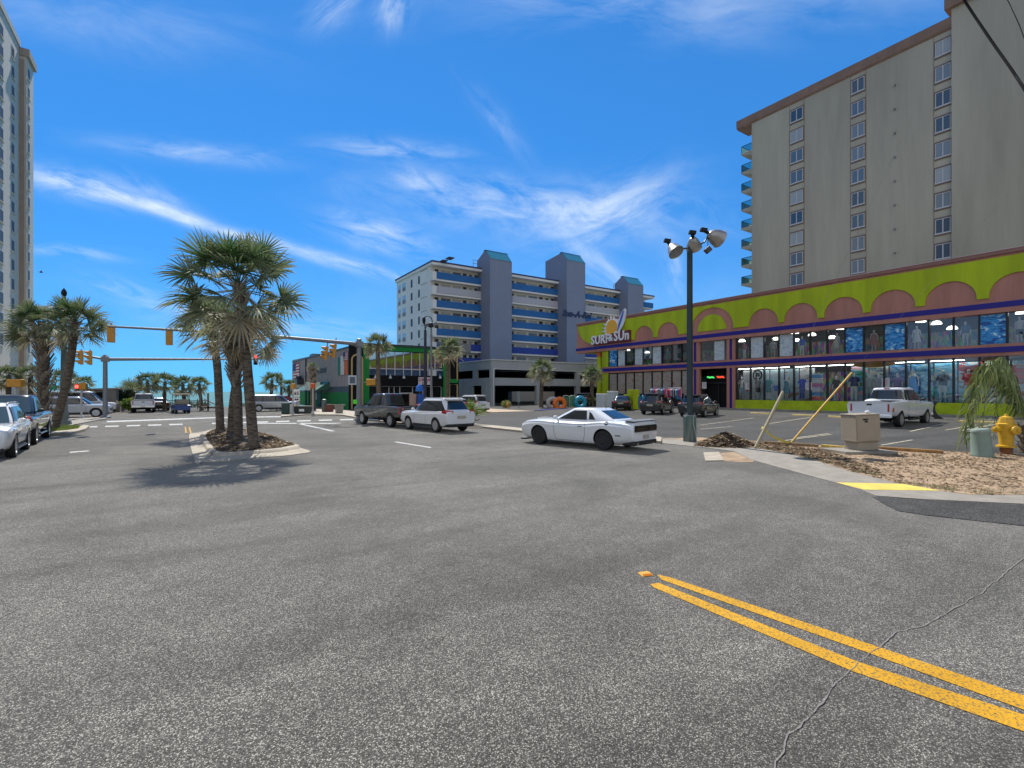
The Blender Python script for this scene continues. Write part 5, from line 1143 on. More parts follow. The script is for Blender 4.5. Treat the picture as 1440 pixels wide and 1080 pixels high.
def wheel(parent, x, y, r, w, sg, rim, spokes, name='wheel'):
    key = (round(r, 3), w, rim.name, spokes, sg)
    if key not in WH:
        M90 = Matrix.Rotation(R(-90*sg), 4, 'X')
        m = MB(); m.lathe([(r*.62, -w/2), (r*.93, -w/2), (r*.985, -w/2+.03), (r, -w/4), (r, w/4), (r*.985, w/2-.03), (r*.93, w/2), (r*.70, w/2), (r*.66, w/2-.02), (r*.62, -w/2)], n=36, M=M90)
        t = m.build('wheel', M_rubber, smooth=35); me = t.data; bpy.data.objects.remove(t)
        m = MB(); m.lathe([(.001, w*.02), (r*.62, w*.02)], n=28, M=M90, mi=1); m.lathe([(r*.56, w*.05), (r*.60, w/2-.015), (r*.67, w/2-.008), (r*.67, w/2-.03)], n=36, M=M90)
        m.lathe([(.001, w/2-.01), (r*.13, w/2-.015), (r*.16, w*.15)], n=14, M=M90)
        for k in range(spokes):
            a = 2*math.pi*k/spokes; c, s_ = math.cos(a), math.sin(a); e = .032*r/.35*(1.3 if spokes < 8 else .85)
            pts = []
            for rr_, zz, ww in ((r*.10, w/2-.015, e*1.2), (r*.62, w/2-.02, e*.85)):
                pts += [(rr_*c-ww*s_, rr_*s_+ww*c, zz), (rr_*c+ww*s_, rr_*s_-ww*c, zz), (rr_*c+ww*s_, rr_*s_-ww*c, zz-.035), (rr_*c-ww*s_, rr_*s_+ww*c, zz-.035)]
            m.add([M90 @ Vector(p) for p in pts], [(0, 1, 2, 3), (7, 6, 5, 4), (0, 4, 5, 1), (1, 5, 6, 2), (2, 6, 7, 3), (3, 7, 4, 0)])
        q = m.build('rim', [rim, M_arch], smooth=30); me2 = q.data; bpy.data.objects.remove(q); WH[key] = (me, me2)
    me, me2 = WH[key]
    o = bpy.data.objects.new(name, me); COL.objects.link(o); o.parent = parent; o.location = (x, y, r)
    c = bpy.data.objects.new('rim', me2); COL.objects.link(c); c.parent = o
    return o
def strip(hull, pts, sg, w=.007, off=.0025):
    m = MB(); rows = []
    P = []
    for (x0, z0), (x1, z1) in zip(pts, pts[1:]):
        for k in range(6): P.append((x0+(x1-x0)*k/6, z0+(z1-z0)*k/6))
    P.append(pts[-1])
    for i, (x, z) in enumerate(P):
        a, b = P[max(i-1, 0)], P[min(i+1, len(P)-1)]; d = Vector((b[0]-a[0], b[1]-a[1])).normalized(); nx, nz = -d.y*w, d.x*w
        rows.append([Vector((x-nx, sg*(hull.y(x-nx, z-nz)+off), z-nz)), Vector((x+nx, sg*(hull.y(x+nx, z+nz)+off), z+nz))])
    m.grid(rows); return m
def car(name, label, cat, pos, ang, sp, group=None):
    o = thing(name, label, cat, (pos.x, pos.y, pos.z), ang, group)
    H_ = Hull(sp['st']); body = H_.mesh().build('body', [sp['paint'], M_arch], o, smooth=32); pm = sp['paint']
    r, w = sp['r'], sp['w']; xf, xr, ty = sp['xf'], sp['xr'], sp['ty']
    k = MB()
    for x in (xf, xr):
        for sg in (-1, 1):
            M = Matrix.Translation((x, sg*(ty+.16), r)) @ Matrix.Rotation(R(90), 4, 'X'); k.lathe([(r*sp.get('arch', 1.14), -.42), (r*sp.get('arch', 1.14), .42)], n=40, M=M)
    if 'bed' in sp:
        a, b, wy, z0 = sp['bed']; k.box(a, b, -wy, wy, z0, 3)
    cut = k.build('cut', M_arch, o); cutting(body, cut)
    cb = Cabin(*sp['cab'], **sp.get('cabk', {}))
    roof = cb.mesh().build('cabin', sp.get('roofpaint', pm), o, smooth=50)
    if sp.get('side_trim', True):
        for sg in (-1, 1):
            x0, x1 = sp['win'][0][0]+.05, sp['win'][-1][1]-.05; X0, X1 = sp['win'][0][2]+.04, sp['win'][-1][3]-.04
            cb.patch_side(sg, x0, x1, X0, X1, sp.get('T0', .10)-.03, sp.get('T1', .9)+.03, .0035).build('window_trim', M_plast, o, smooth=60)
    for sg in (-1, 1):
        for wd in sp['win']: cb.patch_side(sg, *wd, T0=sp.get('T0', .10), T1=sp.get('T1', .9)).build('side_window', sp.get('glass', M_cg), o, smooth=60)
        x = sp['mir']; y = cb.lev(.1)[2]
        m = MB(); m.ball((x, sg*(y+.13), cb.zb+.10), .12, 10, 7, (.55, .95, .62)); m.tube([(x, sg*(y-.05), cb.zb+.03), (x, sg*(y+.08), cb.zb+.07)], .03, 6); m.build('mirror', sp.get('mirpaint', pm), o, smooth=60)
    cb.patch_end(True, .84, .06, .92, wt=.84).build('windshield', sp.get('glass', M_cg), o, smooth=60)
    cb.patch_end(False, sp.get('rw', .80), sp.get('rT0', .12), .88, wt=sp.get('rwt', .74)).build('rear_window', M_cg, o, smooth=60)
    for x in (xf, xr):
        for sg in (-1, 1): wheel(o, x, sg*(ty-w/2+.03), r, w, sg, sp['rim'], sp['spokes'])
    for sg in (-1, 1):
        for ln in sp['seams']: strip(H_, ln, sg).build('door_seam', M_plast, o)
    for sg in (-1, 1):
        for hx, hz in sp['handles']:
            y = H_.y(hx, hz); m = MB(); m.tube([(hx-.09, sg*(y-.005), hz), (hx-.07, sg*(y+.028), hz), (hx+.07, sg*(y+.028), hz), (hx+.09, sg*(y-.005), hz)], .014, 6); m.build('door_handle', sp.get('handlem', pm), o, smooth=60)
    for nm, mt, boxes, bev in sp.get('boxes', []):
        for bx in boxes: m = MB(); m.box(*bx); m.build(nm, mt, o, bevel=bev)
    if 'extra' in sp: sp['extra'](o, H_, cb)
    # floor pan and cladding
    if 'clad' in sp:
        for sg in (-1, 1):
            m = MB(); rows = []
            a, b, z0, z1 = sp['clad']
            for i in range(13):
                x = a+(b-a)*i/12; rows.append([Vector((x, sg*(H_.y(x, z)+.006), z)) for z in (z0, (z0+z1)/2, z1)])
            m.grid(rows); m.build('rocker_cladding', M_plast, o, smooth=60)
    return o
def heading(angdeg): return R(90+angdeg)           # 0 = pointing along the street towards the sea, + = turned left
# --- muscle coupe
def ex_coupe(o, H_, cb):
    m = MB(); m.box(-2.665, -2.54, -.76, .76, .68, .90); m.build('tail_panel', mat('smoked tail panel', (.004, .004, .005), .3, spec=.3), o, bevel=.025)
    m = MB(); m.box(-2.675, -2.66, -.70, -.12, .73, .85); m.box(-2.675, -2.66, .12, .70, .73, .85); m.build('tail_lamp', mat('smoked tail lamp', (.010, .003, .003), .2, spec=.4), o, bevel=.01)
    m = MB(); m.extr([(-2.60, -.80, 1.02), (-2.62, -.80, 1.055), (-2.36, -.78, 1.085), (-2.25, -.78, 1.05)], (0, 1.60, 0)); m.build('spoiler', mat('satin grey spoiler', (.16, .165, .175), .4), o, smooth=30)
    m = MB(); m.box(-2.64, -2.2, -.80, .80, .22, .38); m.build('rear_bumper', M_plast, o, bevel=.04)
    for sg in (-1, 1): m = MB(); m.tube([(-2.45, sg*.55, .27), (-2.64, sg*.55, .27)], .055, 10); m.build('exhaust', M_chrome, o, smooth=40)
    m = MB(); m.box(-2.665, -2.62, -.17, .17, .44, .57); m.build('number_plate', M_plate, o)
    for sg in (-1, 1): y = H_.y(-1.95, .92); m = MB(); m.box(-2.16, -1.96, sg*(y-.02), sg*(H_.y(-2.05, .55)+.006), .53, .565); m.build('side_marker', M_plast, o)
    y = H_.y(-1.75, .905); m = MB(); m.lathe([(.001, .012), (.075, .012), (.082, 0), (.082, -.03)], n=18, M=Matrix.Translation((-1.62, y-.028, .945)) @ Matrix.Rotation(R(-62), 4, 'X')); m.build('fuel_cap', mat('dark chrome', (.12, .12, .13), .25, metal=.9), o, smooth=40)
    m = MB(); m.extr([(.95, -.42, .985), (1.55, -.40, 1.01), (2.0, -.34, .96), (2.0, .34, .96), (1.55, .40, 1.01), (.95, .42, .985)], (0, 0, .05)); m.build('hood_scoop', o and paint('white', (.72, .73, .74)), o, smooth=20)
    m = MB(); m.tube([(-1.0, 0, 1.45), (-1.14, 0, 1.53)], .015, 5); m.build('antenna', M_plast, o)
    m = MB(); zt_2 = lambda x: H_.at(x)[3]+.016; m.grid([[Vector((x, y, zt_2(x)+.004)), Vector((x+.012, y, zt_2(x)+.004))] for x, y in [(-2.02, -.62+.124*k) for k in range(11)]]); m.build('boot_seam', M_plast, o)
    for sg in (-1, 1): m = MB(); m.add([cb.side(sg, -.80, .14, .007), cb.side(sg, -1.08, .14, .007), cb.side(sg, -.88, .62, .007), cb.side(sg, -.74, .80, .007)], [(0, 1, 2, 3)]); m.build('quarter_window', M_cg, o)
    m = MB(); m.box(2.30, 2.52, -.78, .78, .14, .19); m.build('front_splitter', M_plast, o)
white = paint('white', (.72, .73, .74))
COUPE = dict(st=[(-2.62, .40, .80, .95, .72, .84, .76), (-2.56, .30, .84, 1.02, .80, .90, .80), (-2.2, .25, .90, 1.05, .84, .945, .78), (-1.475, .19, .93, 1.05, .87, .965, .76), (-.7, .17, .86, 1.0, .88, .945, .80), (.5, .17, .86, .99, .88, .94, .82), (1.475, .19, .88, 1.0, .86, .955, .78), (2.1, .22, .82, .95, .82, .93, .74), (2.40, .27, .72, .88, .76, .86, .68), (2.48, .36, .66, .80, .66, .76, .60)],
    paint=white, r=.355, w=.27, xf=1.475, xr=-1.475, ty=.90, arch=1.16, cab=(1.02, .12, -1.0, -1.98, .99, 1.42, .80, .60), cabk=dict(n=6),
    win=[(.60, -.72, -.05, -.62)], T0=.10, T1=.86, mir=.62, rim=M_rimk, spokes=10, rw=.78, rwt=.72, rT0=.25, side_trim=False,
    seams=[[(.72, .93), (.70, .5), (.62, .26), (-.62, .26), (-.70, .5), (-.72, .93)]], handles=[(-.50, .80)], handlem=M_plast, extra=ex_coupe, glass=M_cg)
# --- crossover (white), parked behind the pickup
def crossover_ex(fwd, tailcol=True, rails=True, plate=True):
    def f(o, H_, cb):
        for sg in (-1, 1):
            if rails:
                m = MB(); m.tube([(.25, sg*(cb.wr-.07), cb.zr+.03), (.1, sg*(cb.wr-.07), cb.zr+.075), (-1.5, sg*(cb.wr-.07), cb.zr+.075), (-1.7, sg*(cb.wr-.07), cb.zr+.03)], .018, 6); m.build('roof_rail', M_galv, o, smooth=50)
            xe = H_.st[0][0]
            m = MB(); m.add([(xe-.01, sg*.50, .98), (xe-.01, sg*.50, 1.10), (xe+.10, sg*.86, 1.16), (xe+.42, sg*(H_.y(xe+.42, 1.03)+.012), 1.10), (xe+.40, sg*(H_.y(xe+.4, .96)+.014), 1.0), (xe+.06, sg*.885, .96), (xe+.2, sg*.6, 1.02)], [(0, 1, 2, 5), (2, 3, 4, 5)]); m.build('tail_lamp', M_tail, o, smooth=60)
            xh_ = H_.st[-1][0]
            m = MB(); m.add([(xh_-.02, sg*.55, .76), (xh_-.02, sg*.55, .86), (xh_-.42, sg*(H_.y(xh_-.42, .87)+.012), .92), (xh_-.40, sg*(H_.y(xh_-.4, .80)+.012), .80), (xh_-.10, sg*.80, .87), (xh_-.10, sg*.80, .77)], [(0, 1, 4, 5), (5, 4, 2, 3)]); m.build('headlight', M_head, o, smooth=60)
        xe = H_.st[0][0]
        m = MB(); m.box(xe-.02, xe+.3, -.80, .80, .30, .47); m.build('rear_bumper', M_plast, o, bevel=.05)
        m = MB(); m.box(xe-.045, xe-.015, -.25, .25, .72, .86); m.build('number_plate', M_plate, o)
        m = MB(); m.extr([(cb.xr1+.12, -.58, cb.zr+.045), (cb.xr1-.18, -.55, cb.zr+.015), (cb.xr1-.18, -.55, cb.zr-.01), (cb.xr1+.12, -.58, cb.zr)], (0, 1.13, 0)); m.build('roof_spoiler', fwd, o)
        m = MB(); m.tube([(cb.xr1+.35, .0, cb.zr+.05), (cb.xr1+.15, 0, cb.zr+.16)], .012, 5); m.build('antenna', M_plast, o)
        xh_ = H_.st[-1][0]
        for z0, z1, wd in ((.66, .73, .58), (.54, .60, .5)): m = MB(); m.box(xh_-.12, xh_+.015, -wd, wd, z0, z1); m.build('grille', M_plast, o, bevel=.02)
        m = MB(); m.box(xh_-.3, xh_-.02, -.74, .74, .24, .36); m.build('front_bumper', M_plast, o, bevel=.04)
    return f
def crossover(pm, rim=M_rims, zr=1.62, L=4.65, spokes=10, rails=True, glass=M_cg):
    a = L/2
    return dict(st=[(-a, .46, .86, .98, .70, .80, .74), (-a+.06, .36, .96, 1.08, .80, .89, .80), (-a+.5, .30, 1.0, 1.10, .84, .915, .80), (-1.35, .24, 1.0, 1.09, .86, .92, .80), (-.4, .22, .97, 1.05, .86, .905, .80), (.6, .22, .96, 1.03, .86, .905, .80), (1.35, .24, .95, 1.04, .85, .92, .76), (a-.35, .27, .93, 1.03, .81, .90, .72), (a-.07, .31, .86, .95, .76, .83, .66), (a, .38, .76, .86, .68, .76, .60)],
        paint=pm, r=.365, w=.23, xf=1.38, xr=-1.33, ty=.875, arch=1.13, cab=(1.12, .40, -1.78, -a+.10, 1.03, zr, .83, .62), cabk=dict(n=5, crown=.07),
        win=[(.72, -.36, .25, -.36), (-.42, -1.32, -.42, -1.24), (-1.40, -1.98, -1.32, -1.50)], T0=.08, T1=.86, mir=.72, rim=rim, spokes=spokes, rw=.80, rwt=.70, rT0=.20,
        seams=[[(.78, .95), (.76, .5), (.66, .32), (-.36, .32), (-.40, .95)], [(-.42, .32), (-.95, .32), (-1.22, .62), (-1.30, .98)]], handles=[(-.22, .86), (-1.12, .88)], clad=(-.92, .92, .24, .40), extra=crossover_ex(pm, rails=rails), glass=glass)
# --- pickups
def pickup(pm, rim=M_rims, L=5.85, WB=3.55, zr=1.88, crew=False, zbed=1.22, hood=1.20, tailz=(.92, 1.16), chrome=True, glass=M_cg, lamp='tall', spokes=8):
    a = L/2+.05; xf, xr = WB/2+.05, -WB/2+.05; cr1 = -.95 if crew else -.55
    def ex(o, H_, cb):
        for sg in (-1, 1):
            m = MB(); y = H_.y(-a+.25, .9); m.add([(-a-.012, sg*(y-.20), tailz[0]-.12), (-a-.012, sg*(y-.20), tailz[1]+.03), (-a+.02, sg*(y+.006), tailz[1]+.03), (-a+.02, sg*(y+.006), tailz[0]-.12), (-a+.2, sg*(y+.012), tailz[1]+.03), (-a+.2, sg*(y+.012), tailz[0]-.12)], [(0, 1, 2, 3), (3, 2, 4, 5)]); m.build('tail_lamp', M_tail, o)
            xh_ = H_.st[-1][0]
            m = MB(); m.box(xh_-.12, xh_+.015, sg*.60, sg*.88, .84, 1.03); m.build('headlight', M_head, o, bevel=.03)
        m = MB(); m.box(-a-.16, -a+.06, -.92, .92, .50, .68); m.build('rear_bumper', M_chrome if chrome else M_white, o, bevel=.04)
        m = MB(); m.box(-a-.175, -a-.155, -.17, .17, .53, .65); m.build('number_plate', M_plate, o)
        m = MB(); m.box(-a-.02, -a+.03, -.70, .70, .70, zbed-.03); m.build('tailgate', pm, o, bevel=.015); 
        m = MB(); m.box(-a-.032, -a-.019, -.11, .11, zbed-.2, zbed-.12); m.build('tailgate_handle', M_plast, o, bevel=.006)
        xh_ = H_.st[-1][0]; m = MB(); m.box(xh_-.1, xh_+.02, -.56, .56, .70, 1.04); m.build('grille', M_plast, o, bevel=.03)
        m = MB(); m.box(xh_-.15, xh_+.10, -.90, .90, .46, .64); m.build('front_bumper', M_chrome if chrome else M_white, o, bevel=.05)
        m = MB(); m.box(cb.xr1-.03, cb.xr1+.02, -.12, .12, cb.zr-.02, cb.zr+.03); m.build('brake_lamp', M_tail, o)
        for sg in (-1, 1): m = MB(); m.tube([(.9, sg*.93, .36), (cr1+.1, sg*.93, .36)], .045, 8); m.build('side_step', M_chrome if chrome else M_plast, o, smooth=50)
        m = MB(); m.box(xr-.5, xf+.3, -.5, .5, .32, .55); m.build('chassis', M_arch, o)
    zd = zbed
    wins = [(1.28, .28, .72, .28), (.22, cr1+.22, .22, cr1+.20)] if not crew else [(1.28, .22, .72, .22), (.15, cr1+.14, .15, cr1+.16)]
    return dict(st=[(-a, .62, zd-.12, zd-.01, .84, .93, .88), (-a+.06, .56, zd-.09, zd, .90, .965, .90), (xr, .52, zd-.06, zd+.01, .92, .985, .90), (cr1-.1, .46, zd-.05, zd+.02, .92, .975, .88), (0, .44, zd-.06, zd+.02, .92, .97, .86), (1.1, .44, hood-.08, hood+.02, .92, .97, .84), (xf, .48, hood-.10, hood, .92, .99, .80), (a-.25, .52, hood-.11, hood-.02, .91, .97, .80), (a-.04, .54, hood-.14, hood-.05, .89, .94, .78), (a, .58, hood-.20, hood-.10, .86, .91, .74)],
        paint=pm, r=.40, w=.27, xf=xf, xr=xr, ty=.93, arch=1.13, cab=(1.62, .92, cr1+.12, cr1, zd-.01, zr, .88, .69), cabk=dict(n=6, crown=.06), win=wins, T0=.10, T1=.86, mir=1.22, mirpaint=M_plast, rim=rim, spokes=spokes, rw=.86, rwt=.84, rT0=.14,
        bed=(-a+.10, cr1-.10, .80, .78), seams=[[(1.30, 1.1), (1.28, .6), (1.22, .5), (.26, .5), (.24, 1.12)], [(.20, .5), (cr1+.12, .5), (cr1+.08, 1.12)], [(cr1-.06, .5), (cr1-.06, 1.18)]], handles=[(.42, 1.0), (cr1+.3, 1.0)], extra=ex, glass=glass)
# --- compact SUV / sedan / van variants
def sedan(pm, rim=M_rims):
    s = dict(COUPE); s.update(paint=pm, rim=rim, spokes=10, cab=(1.12, .35, -1.0, -1.75, .93, 1.38, .80, .62), win=[(.75, -.25, .22, -.22), (-.32, -1.12, -.30, -.92)], r=.33, w=.22, side_trim=True, handles=[(-.05, .78), (-.95, .80)],
        st=[(-2.40, .42, .78, .92, .70, .80, .74), (-2.32, .32, .84, .98, .78, .87, .78), (-1.9, .25, .88, 1.0, .82, .90, .78), (-1.4, .2, .88, .98, .85, .915, .77), (-.6, .18, .86, .95, .86, .905, .80), (.5, .18, .84, .93, .86, .90, .80), (1.4, .2, .82, .93, .84, .91, .76), (2.0, .24, .74, .86, .80, .87, .70), (2.30, .3, .66, .78, .70, .78, .60), (2.38, .36, .6, .7, .62, .7, .55)],
        seams=[[(.80, .86), (.78, .5), (.7, .28), (-.26, .28), (-.30, .86)], [(-.32, .28), (-.8, .28), (-1.1, .5), (-1.15, .86)]])
    def ex(o, H_, cb):
        for sg in (-1, 1):
            m = MB(); m.box(-2.42, -2.25, sg*.45, sg*.82, .74, .86); m.build('tail_lamp', M_tail, o, bevel=.02)
            m = MB(); m.box(2.2, 2.36, sg*.45, sg*.74, .62, .70); m.build('headlight', M_head, o, bevel=.02)
        m = MB(); m.box(-2.43, -2.40, -.25, .25, .62, .74); m.build('number_plate', M_plate, o)
    s['extra'] = ex; return s
def minivan(pm, tall=False):
    s = crossover(pm, L=5.1, zr=1.68 if not tall else 2.05, rails=False); a = 2.55
    s.update(cab=(1.75, .75, -2.25, -a+.06, 1.0 if not tall else 1.1, 1.68 if not tall else 2.05, .86, .70), win=[(1.2, .15, .68, .15), (.05, -1.05, .05, -1.05), (-1.15, -2.25, -1.12, -2.1)], mir=1.25, xf=1.55, xr=-1.5)
    s['st'] = [(x*1.0, *r_) for x, *r_ in s['st']]
    return s
# ---------------------------------------------------------------- placing the vehicles
def between(a, b, fz=G): return (fz(*a)+fz(*b))/2
RD = 7.0                                             # the near street bears 7 degrees left of the building grid
def place(wheel_px, lateral, along, angdeg, fz=G):
    """centre of a vehicle from one near-side tyre contact: along/lateral = that tyre in the vehicle's own frame"""
    p = fz(*wheel_px); a = heading(angdeg); c, s = math.cos(a), math.sin(a)
    return Vector((p.x-(along*c-lateral*s), p.y-(along*s+lateral*c), zl(p.x) if fz is GL else 0))
car('muscle_car', 'white two door muscle car with black wheels parked at the right kerb', 'car', place((840, 633.5), .90, -1.475, RD+6)+RT*.2, heading(RD+6), COUPE)
car('crossover_car', 'white crossover with red tail lamps parked behind the dark grey pickup', 'car', place((612.5, 608.3), .86, -1.33, RD+1.0), heading(RD+1), crossover(white, L=4.7, zr=1.66))
car('pickup_truck', 'dark grey pickup parked at the kerb ahead of the white crossover', 'pickup truck', place((548, 601), .93, -1.72, RD+2), heading(RD+2), pickup(paint('slate', (.040, .042, .047), metal=.3), L=5.8, WB=3.55, zr=1.9))
car('crossover_car', 'pearl white crossover facing the camera at the left edge', 'car', place((23.3, 643), .90, 1.38, 180+RD-2), heading(180+RD-2), crossover(paint('pearl', (.80, .80, .79)), L=4.6, zr=1.62, rails=True, glass=M_cgl))
car('pickup_truck', 'dark navy pickup behind the pearl white crossover on the left', 'pickup truck', place((68.7, 615.5), .93, -1.72, 180+RD-3), heading(180+RD-3), pickup(paint('dark navy', (.010, .012, .017)), L=5.8, WB=3.55, zr=1.88, crew=True, glass=M_cgl))
# car park
f2 = heading(-76)
wp = pickup(white, L=6.3, WB=4.0, zr=1.98, crew=True, zbed=1.32, hood=1.28, chrome=False)
wt = car('pickup_truck', 'white crew cab pickup parked nose in to the shop', 'pickup truck', place((1267, 600.8), -1.0, -2.1, -88, GL), heading(-88), wp); wt.scale = (1.07, 1.09, 1.05)
p = wt.location
o = thing('laundry_bag', 'white sack lying in the bed of the white pickup', 'bag', (0, 0, 0)); 
q = heading(-88); bx = Vector((p.x+math.cos(q)*-1.9-math.sin(q)*.35, p.y+math.sin(q)*-1.9+math.cos(q)*.35, p.z+1.12)); o.location = bx
m = MB(); m.ball((0, 0, .16), .42, 12, 8, (1.3, 1, .55)); m.build('sack', mat('sack white', (.6, .62, .62), .8, bump=.5, bs=8), o, smooth=60); m = MB(); m.ball((.3, .42, .14), .15, 8, 6); m.build('green_pouch', mat('pouch green', (.05, .3, .12), .7), o, smooth=60)
pb = GL(1311, 589); o = thing('plow_blade', 'black curved blade standing at the front of the white pickup', 'plow blade', (pb.x+.3, pb.y, pb.z), heading(-150))
m = MB(); m.extr([(.1, -.2, 0), (.45, -.2, .02), (.15, -.2, .25), (.02, -.2, .55), (.02, -.2, .85), (.18, -.2, 1.15), (-.05, -.2, 1.18), (-.22, -.2, .7), (-.2, -.2, .3)], (0, .4, 0)); m.build('blade', M_plast, o, smooth=30); m = MB(); m.box(-.6, -.2, -.1, .1, .35, .5); m.build('push_arm', M_plast, o)
black = paint('black', (.010, .010, .011))
car('suv_car', 'black boxy suv with red tail lamps parked left of the floodlight pole', 'car', place((933, 583.2), -.86, -1.33, -66, GL), heading(-66), crossover(black, L=4.45, zr=1.70, rim=M_rims, rails=False))
car('suv_car', 'black rounded suv parked behind the floodlight pole near the shop entrance', 'car', place((991.7, 587), -.86, -1.33, -73, GL), heading(-73), crossover(black, L=4.55, zr=1.62, rails=True))
car('sedan_car', 'black low sedan parked by the lime green crates', 'car', place((890, 575.5), -.86, 1.4, -52, GL), heading(-52), sedan(black))
car('suv_car', 'dark blue suv parked beside the swim rings', 'car', GL(829, 571.5)+Vector((0, .8, 0)), heading(-58), crossover(paint('midnight', (.012, .014, .025)), L=4.5, zr=1.55))
# by the pub
pk = AD(646, 576, 50); car('crossover_car', 'white hatchback behind the white crossover in front of the garage', 'car', Vector((pk.x, pk.y-2, 0)), heading(12), crossover(white, L=4.3, zr=1.66))
pk = AD(611, 578, 47.5); car('sedan_car', 'dark red car parked before the pub shopfront', 'car', Vector((pk.x, pk.y-1.5, .1)), heading(82), sedan(paint('red', (.25, .012, .02))))
# by the sea
def far(px, py, d): p = AD(px, py, d); return Vector((p.x, p.y, 0))
car('minivan_car', 'silver minivan driving across the street end by the pub', 'car', far(384, 578, 52), heading(-88), minivan(paint('silver', (.42, .45, .48), metal=.4)))
car('pickup_truck', 'white pickup driving towards the sea, red tail lamps lit', 'pickup truck', far(199.5, 580, 47.5)+Vector((0, 2.8, 0)), heading(2), pickup(white, L=5.6, WB=3.4, zr=1.85, chrome=True))
car('sedan_car', 'small dark car parked between the palms by the sea', 'car', far(221, 577, 54), heading(8), sedan(paint('deep green', (.012, .02, .022))))
car('passenger_van', 'white passenger van parked behind the silver crossover on the left', 'van', far(112, 584, 46)+Vector((0, 1.5, 0)), heading(-88), minivan(white, tall=True))
car('crossover_car', 'silver white crossover before the low beach building', 'car', far(104, 588, 39)+Vector((0, .8, 0)), heading(-92), crossover(paint('silver white', (.5, .52, .54)), L=4.5, zr=1.6))
# golf cart
gcp = far(254, 581, 47); o = thing('golf_cart', 'blue golf cart with pale roof parked by the sea', 'golf cart', gcp, heading(10))
M_blue = paint('cart blue', (.01, .05, .22))
m = MB(); m.extr([(-1.2, -.6, .3), (-1.2, -.6, .8), (-.6, -.6, .85), (-.5, -.6, .45), (.4, -.6, .45), (.6, -.6, .8), (1.15, -.6, .7), (1.2, -.6, .3)], (0, 1.2, 0)); m.build('body', M_blue, o, bevel=.04)
m = MB(); m.box(-1.15, .75, -.62, .62, 1.78, 1.86); m.build('roof', mat('cart roof', (.42, .40, .30), .6), o, bevel=.03)
for x, X_ in ((-1.05, -1.0), (.75, .65)):
    for s in (-.55, .55): m = MB(); m.tube([(x, s, .75), (X_, s, 1.8)], .02, 6); m.build('roof_post', M_black, o)
m = MB(); m.box(-.75, -.2, -.5, .5, .78, .95); m.box(-.85, -.72, -.5, .5, .9, 1.35); m.build('seat', mat('cart seat', (.3, .27, .2), .7), o, bevel=.04)
for x in (-.8, .85):
    for s in (-1, 1): wheel(o, x, s*.5, .24, .2, s, M_rims, 6)
# ================================================================ PALMS AND PLANTS
M_leaf = leafmat('palm leaf', (.026, .078, .014), (.29, .30, .18), .36)
M_leafs = leafmat('palm leaf pale', (.06, .08, .03), (.30, .29, .19), .2)
M_trunk = bpy.data.materials.new('palm trunk'); n_, l_ = nt(M_trunk); b = n_['Principled BSDF']; b.inputs['Roughness'].default_value = .95
g_ = n_.new('ShaderNodeNewGeometry'); mp = n_.new('ShaderNodeMapping'); mp.inputs['Scale'].default_value = (3, 3, 11); l_.new(g_.outputs['Position'], mp.inputs[0])
tn = n_.new('ShaderNodeTexNoise'); tn.inputs['Scale'].default_value = 1.6; tn.inputs['Detail'].default_value = 8; l_.new(mp.outputs[0], tn.inputs['Vector'])
r_1 = ramp(n_, [(.3, (.035, .026, .018)), (.5, (.11, .085, .06)), (.72, (.20, .165, .125))]); l_.new(tn.outputs['Fac'], r_1.inputs['Fac']); l_.new(r_1.outputs['Color'], b.inputs['Base Color'])
bp = n_.new('ShaderNodeBump'); bp.inputs['Strength'].default_value = .9; bp.inputs['Distance'].default_value = .03; l_.new(tn.outputs['Fac'], bp.inputs['Height']); l_.new(bp.outputs['Normal'], b.inputs['Normal'])
M_boot = mat('palm boots', (.27, .225, .175), .9, var=.45, vs=9, bump=.6, bs=25)
M_bootd = mat('palm boot shadow', (.05, .035, .025), .95, var=.4, vs=9)
def fan(m, M, pet, L_, N_, spread, droop, r, tint, wd=.045):
    """one fan leaf: stalk along +X, stiff blades radiating from its end"""
    P = [Vector((pet*t, 0, -.10*pet*t*t*droop)) for t in (0, .5, 1)]
    m.tube([M @ p for p in P], [.022, .016, .012], 5, tint=min(.9, tint+.15))
    tip = P[-1]; g = M.to_3x3().inverted() @ Vector((0, 0, -1)); fold = r.uniform(.05, .35)
    for k in range(N_):
        f = k/(N_-1)*2-1; a = f*spread; l = L_*(.72+.28*math.cos(a*.7))*r.uniform(.88, 1.08)
        d = Vector((math.cos(a), math.sin(a), fold*abs(math.sin(a))-.10*droop+r.uniform(-.07, .07))).normalized(); side = Vector((-math.sin(a), math.cos(a), r.uniform(-.7, .7))).normalized()
        dr_ = (.10+.30*droop)*r.uniform(.4, 1.5); w = wd*L_*r.uniform(.8, 1.1); vs = []; tt = []
        for t, ww, dt in ((.03, .55, 0), (.42, 1.0, .06), (.74, .62, .20)):
            c = tip+d*(l*t)+g*(dr_*l*max(0, t-.3)**2); vs += [c-side*ww*w/2, c+side*ww*w/2]; tt += [tint+dt, tint+dt]
        vs.append(tip+d*l*(1-.05*dr_)+g*(dr_*l*.58)); tt.append(tint+.40)
        j = r.uniform(-.10, .14); o = len(m.v)
        m.add([M @ v for v in vs], [(0, 1, 3, 2), (2, 3, 5, 4), (4, 5, 6)])
        m.t[o:] = [max(0, min(.98, x+j)) for x in tt]
def spine(pts, n=14):
    P = [Vector(p) for p in pts]; return [Vector(cr([tuple(p) for p in P], (len(P)-1)*k/n)) for k in range(n+1)]
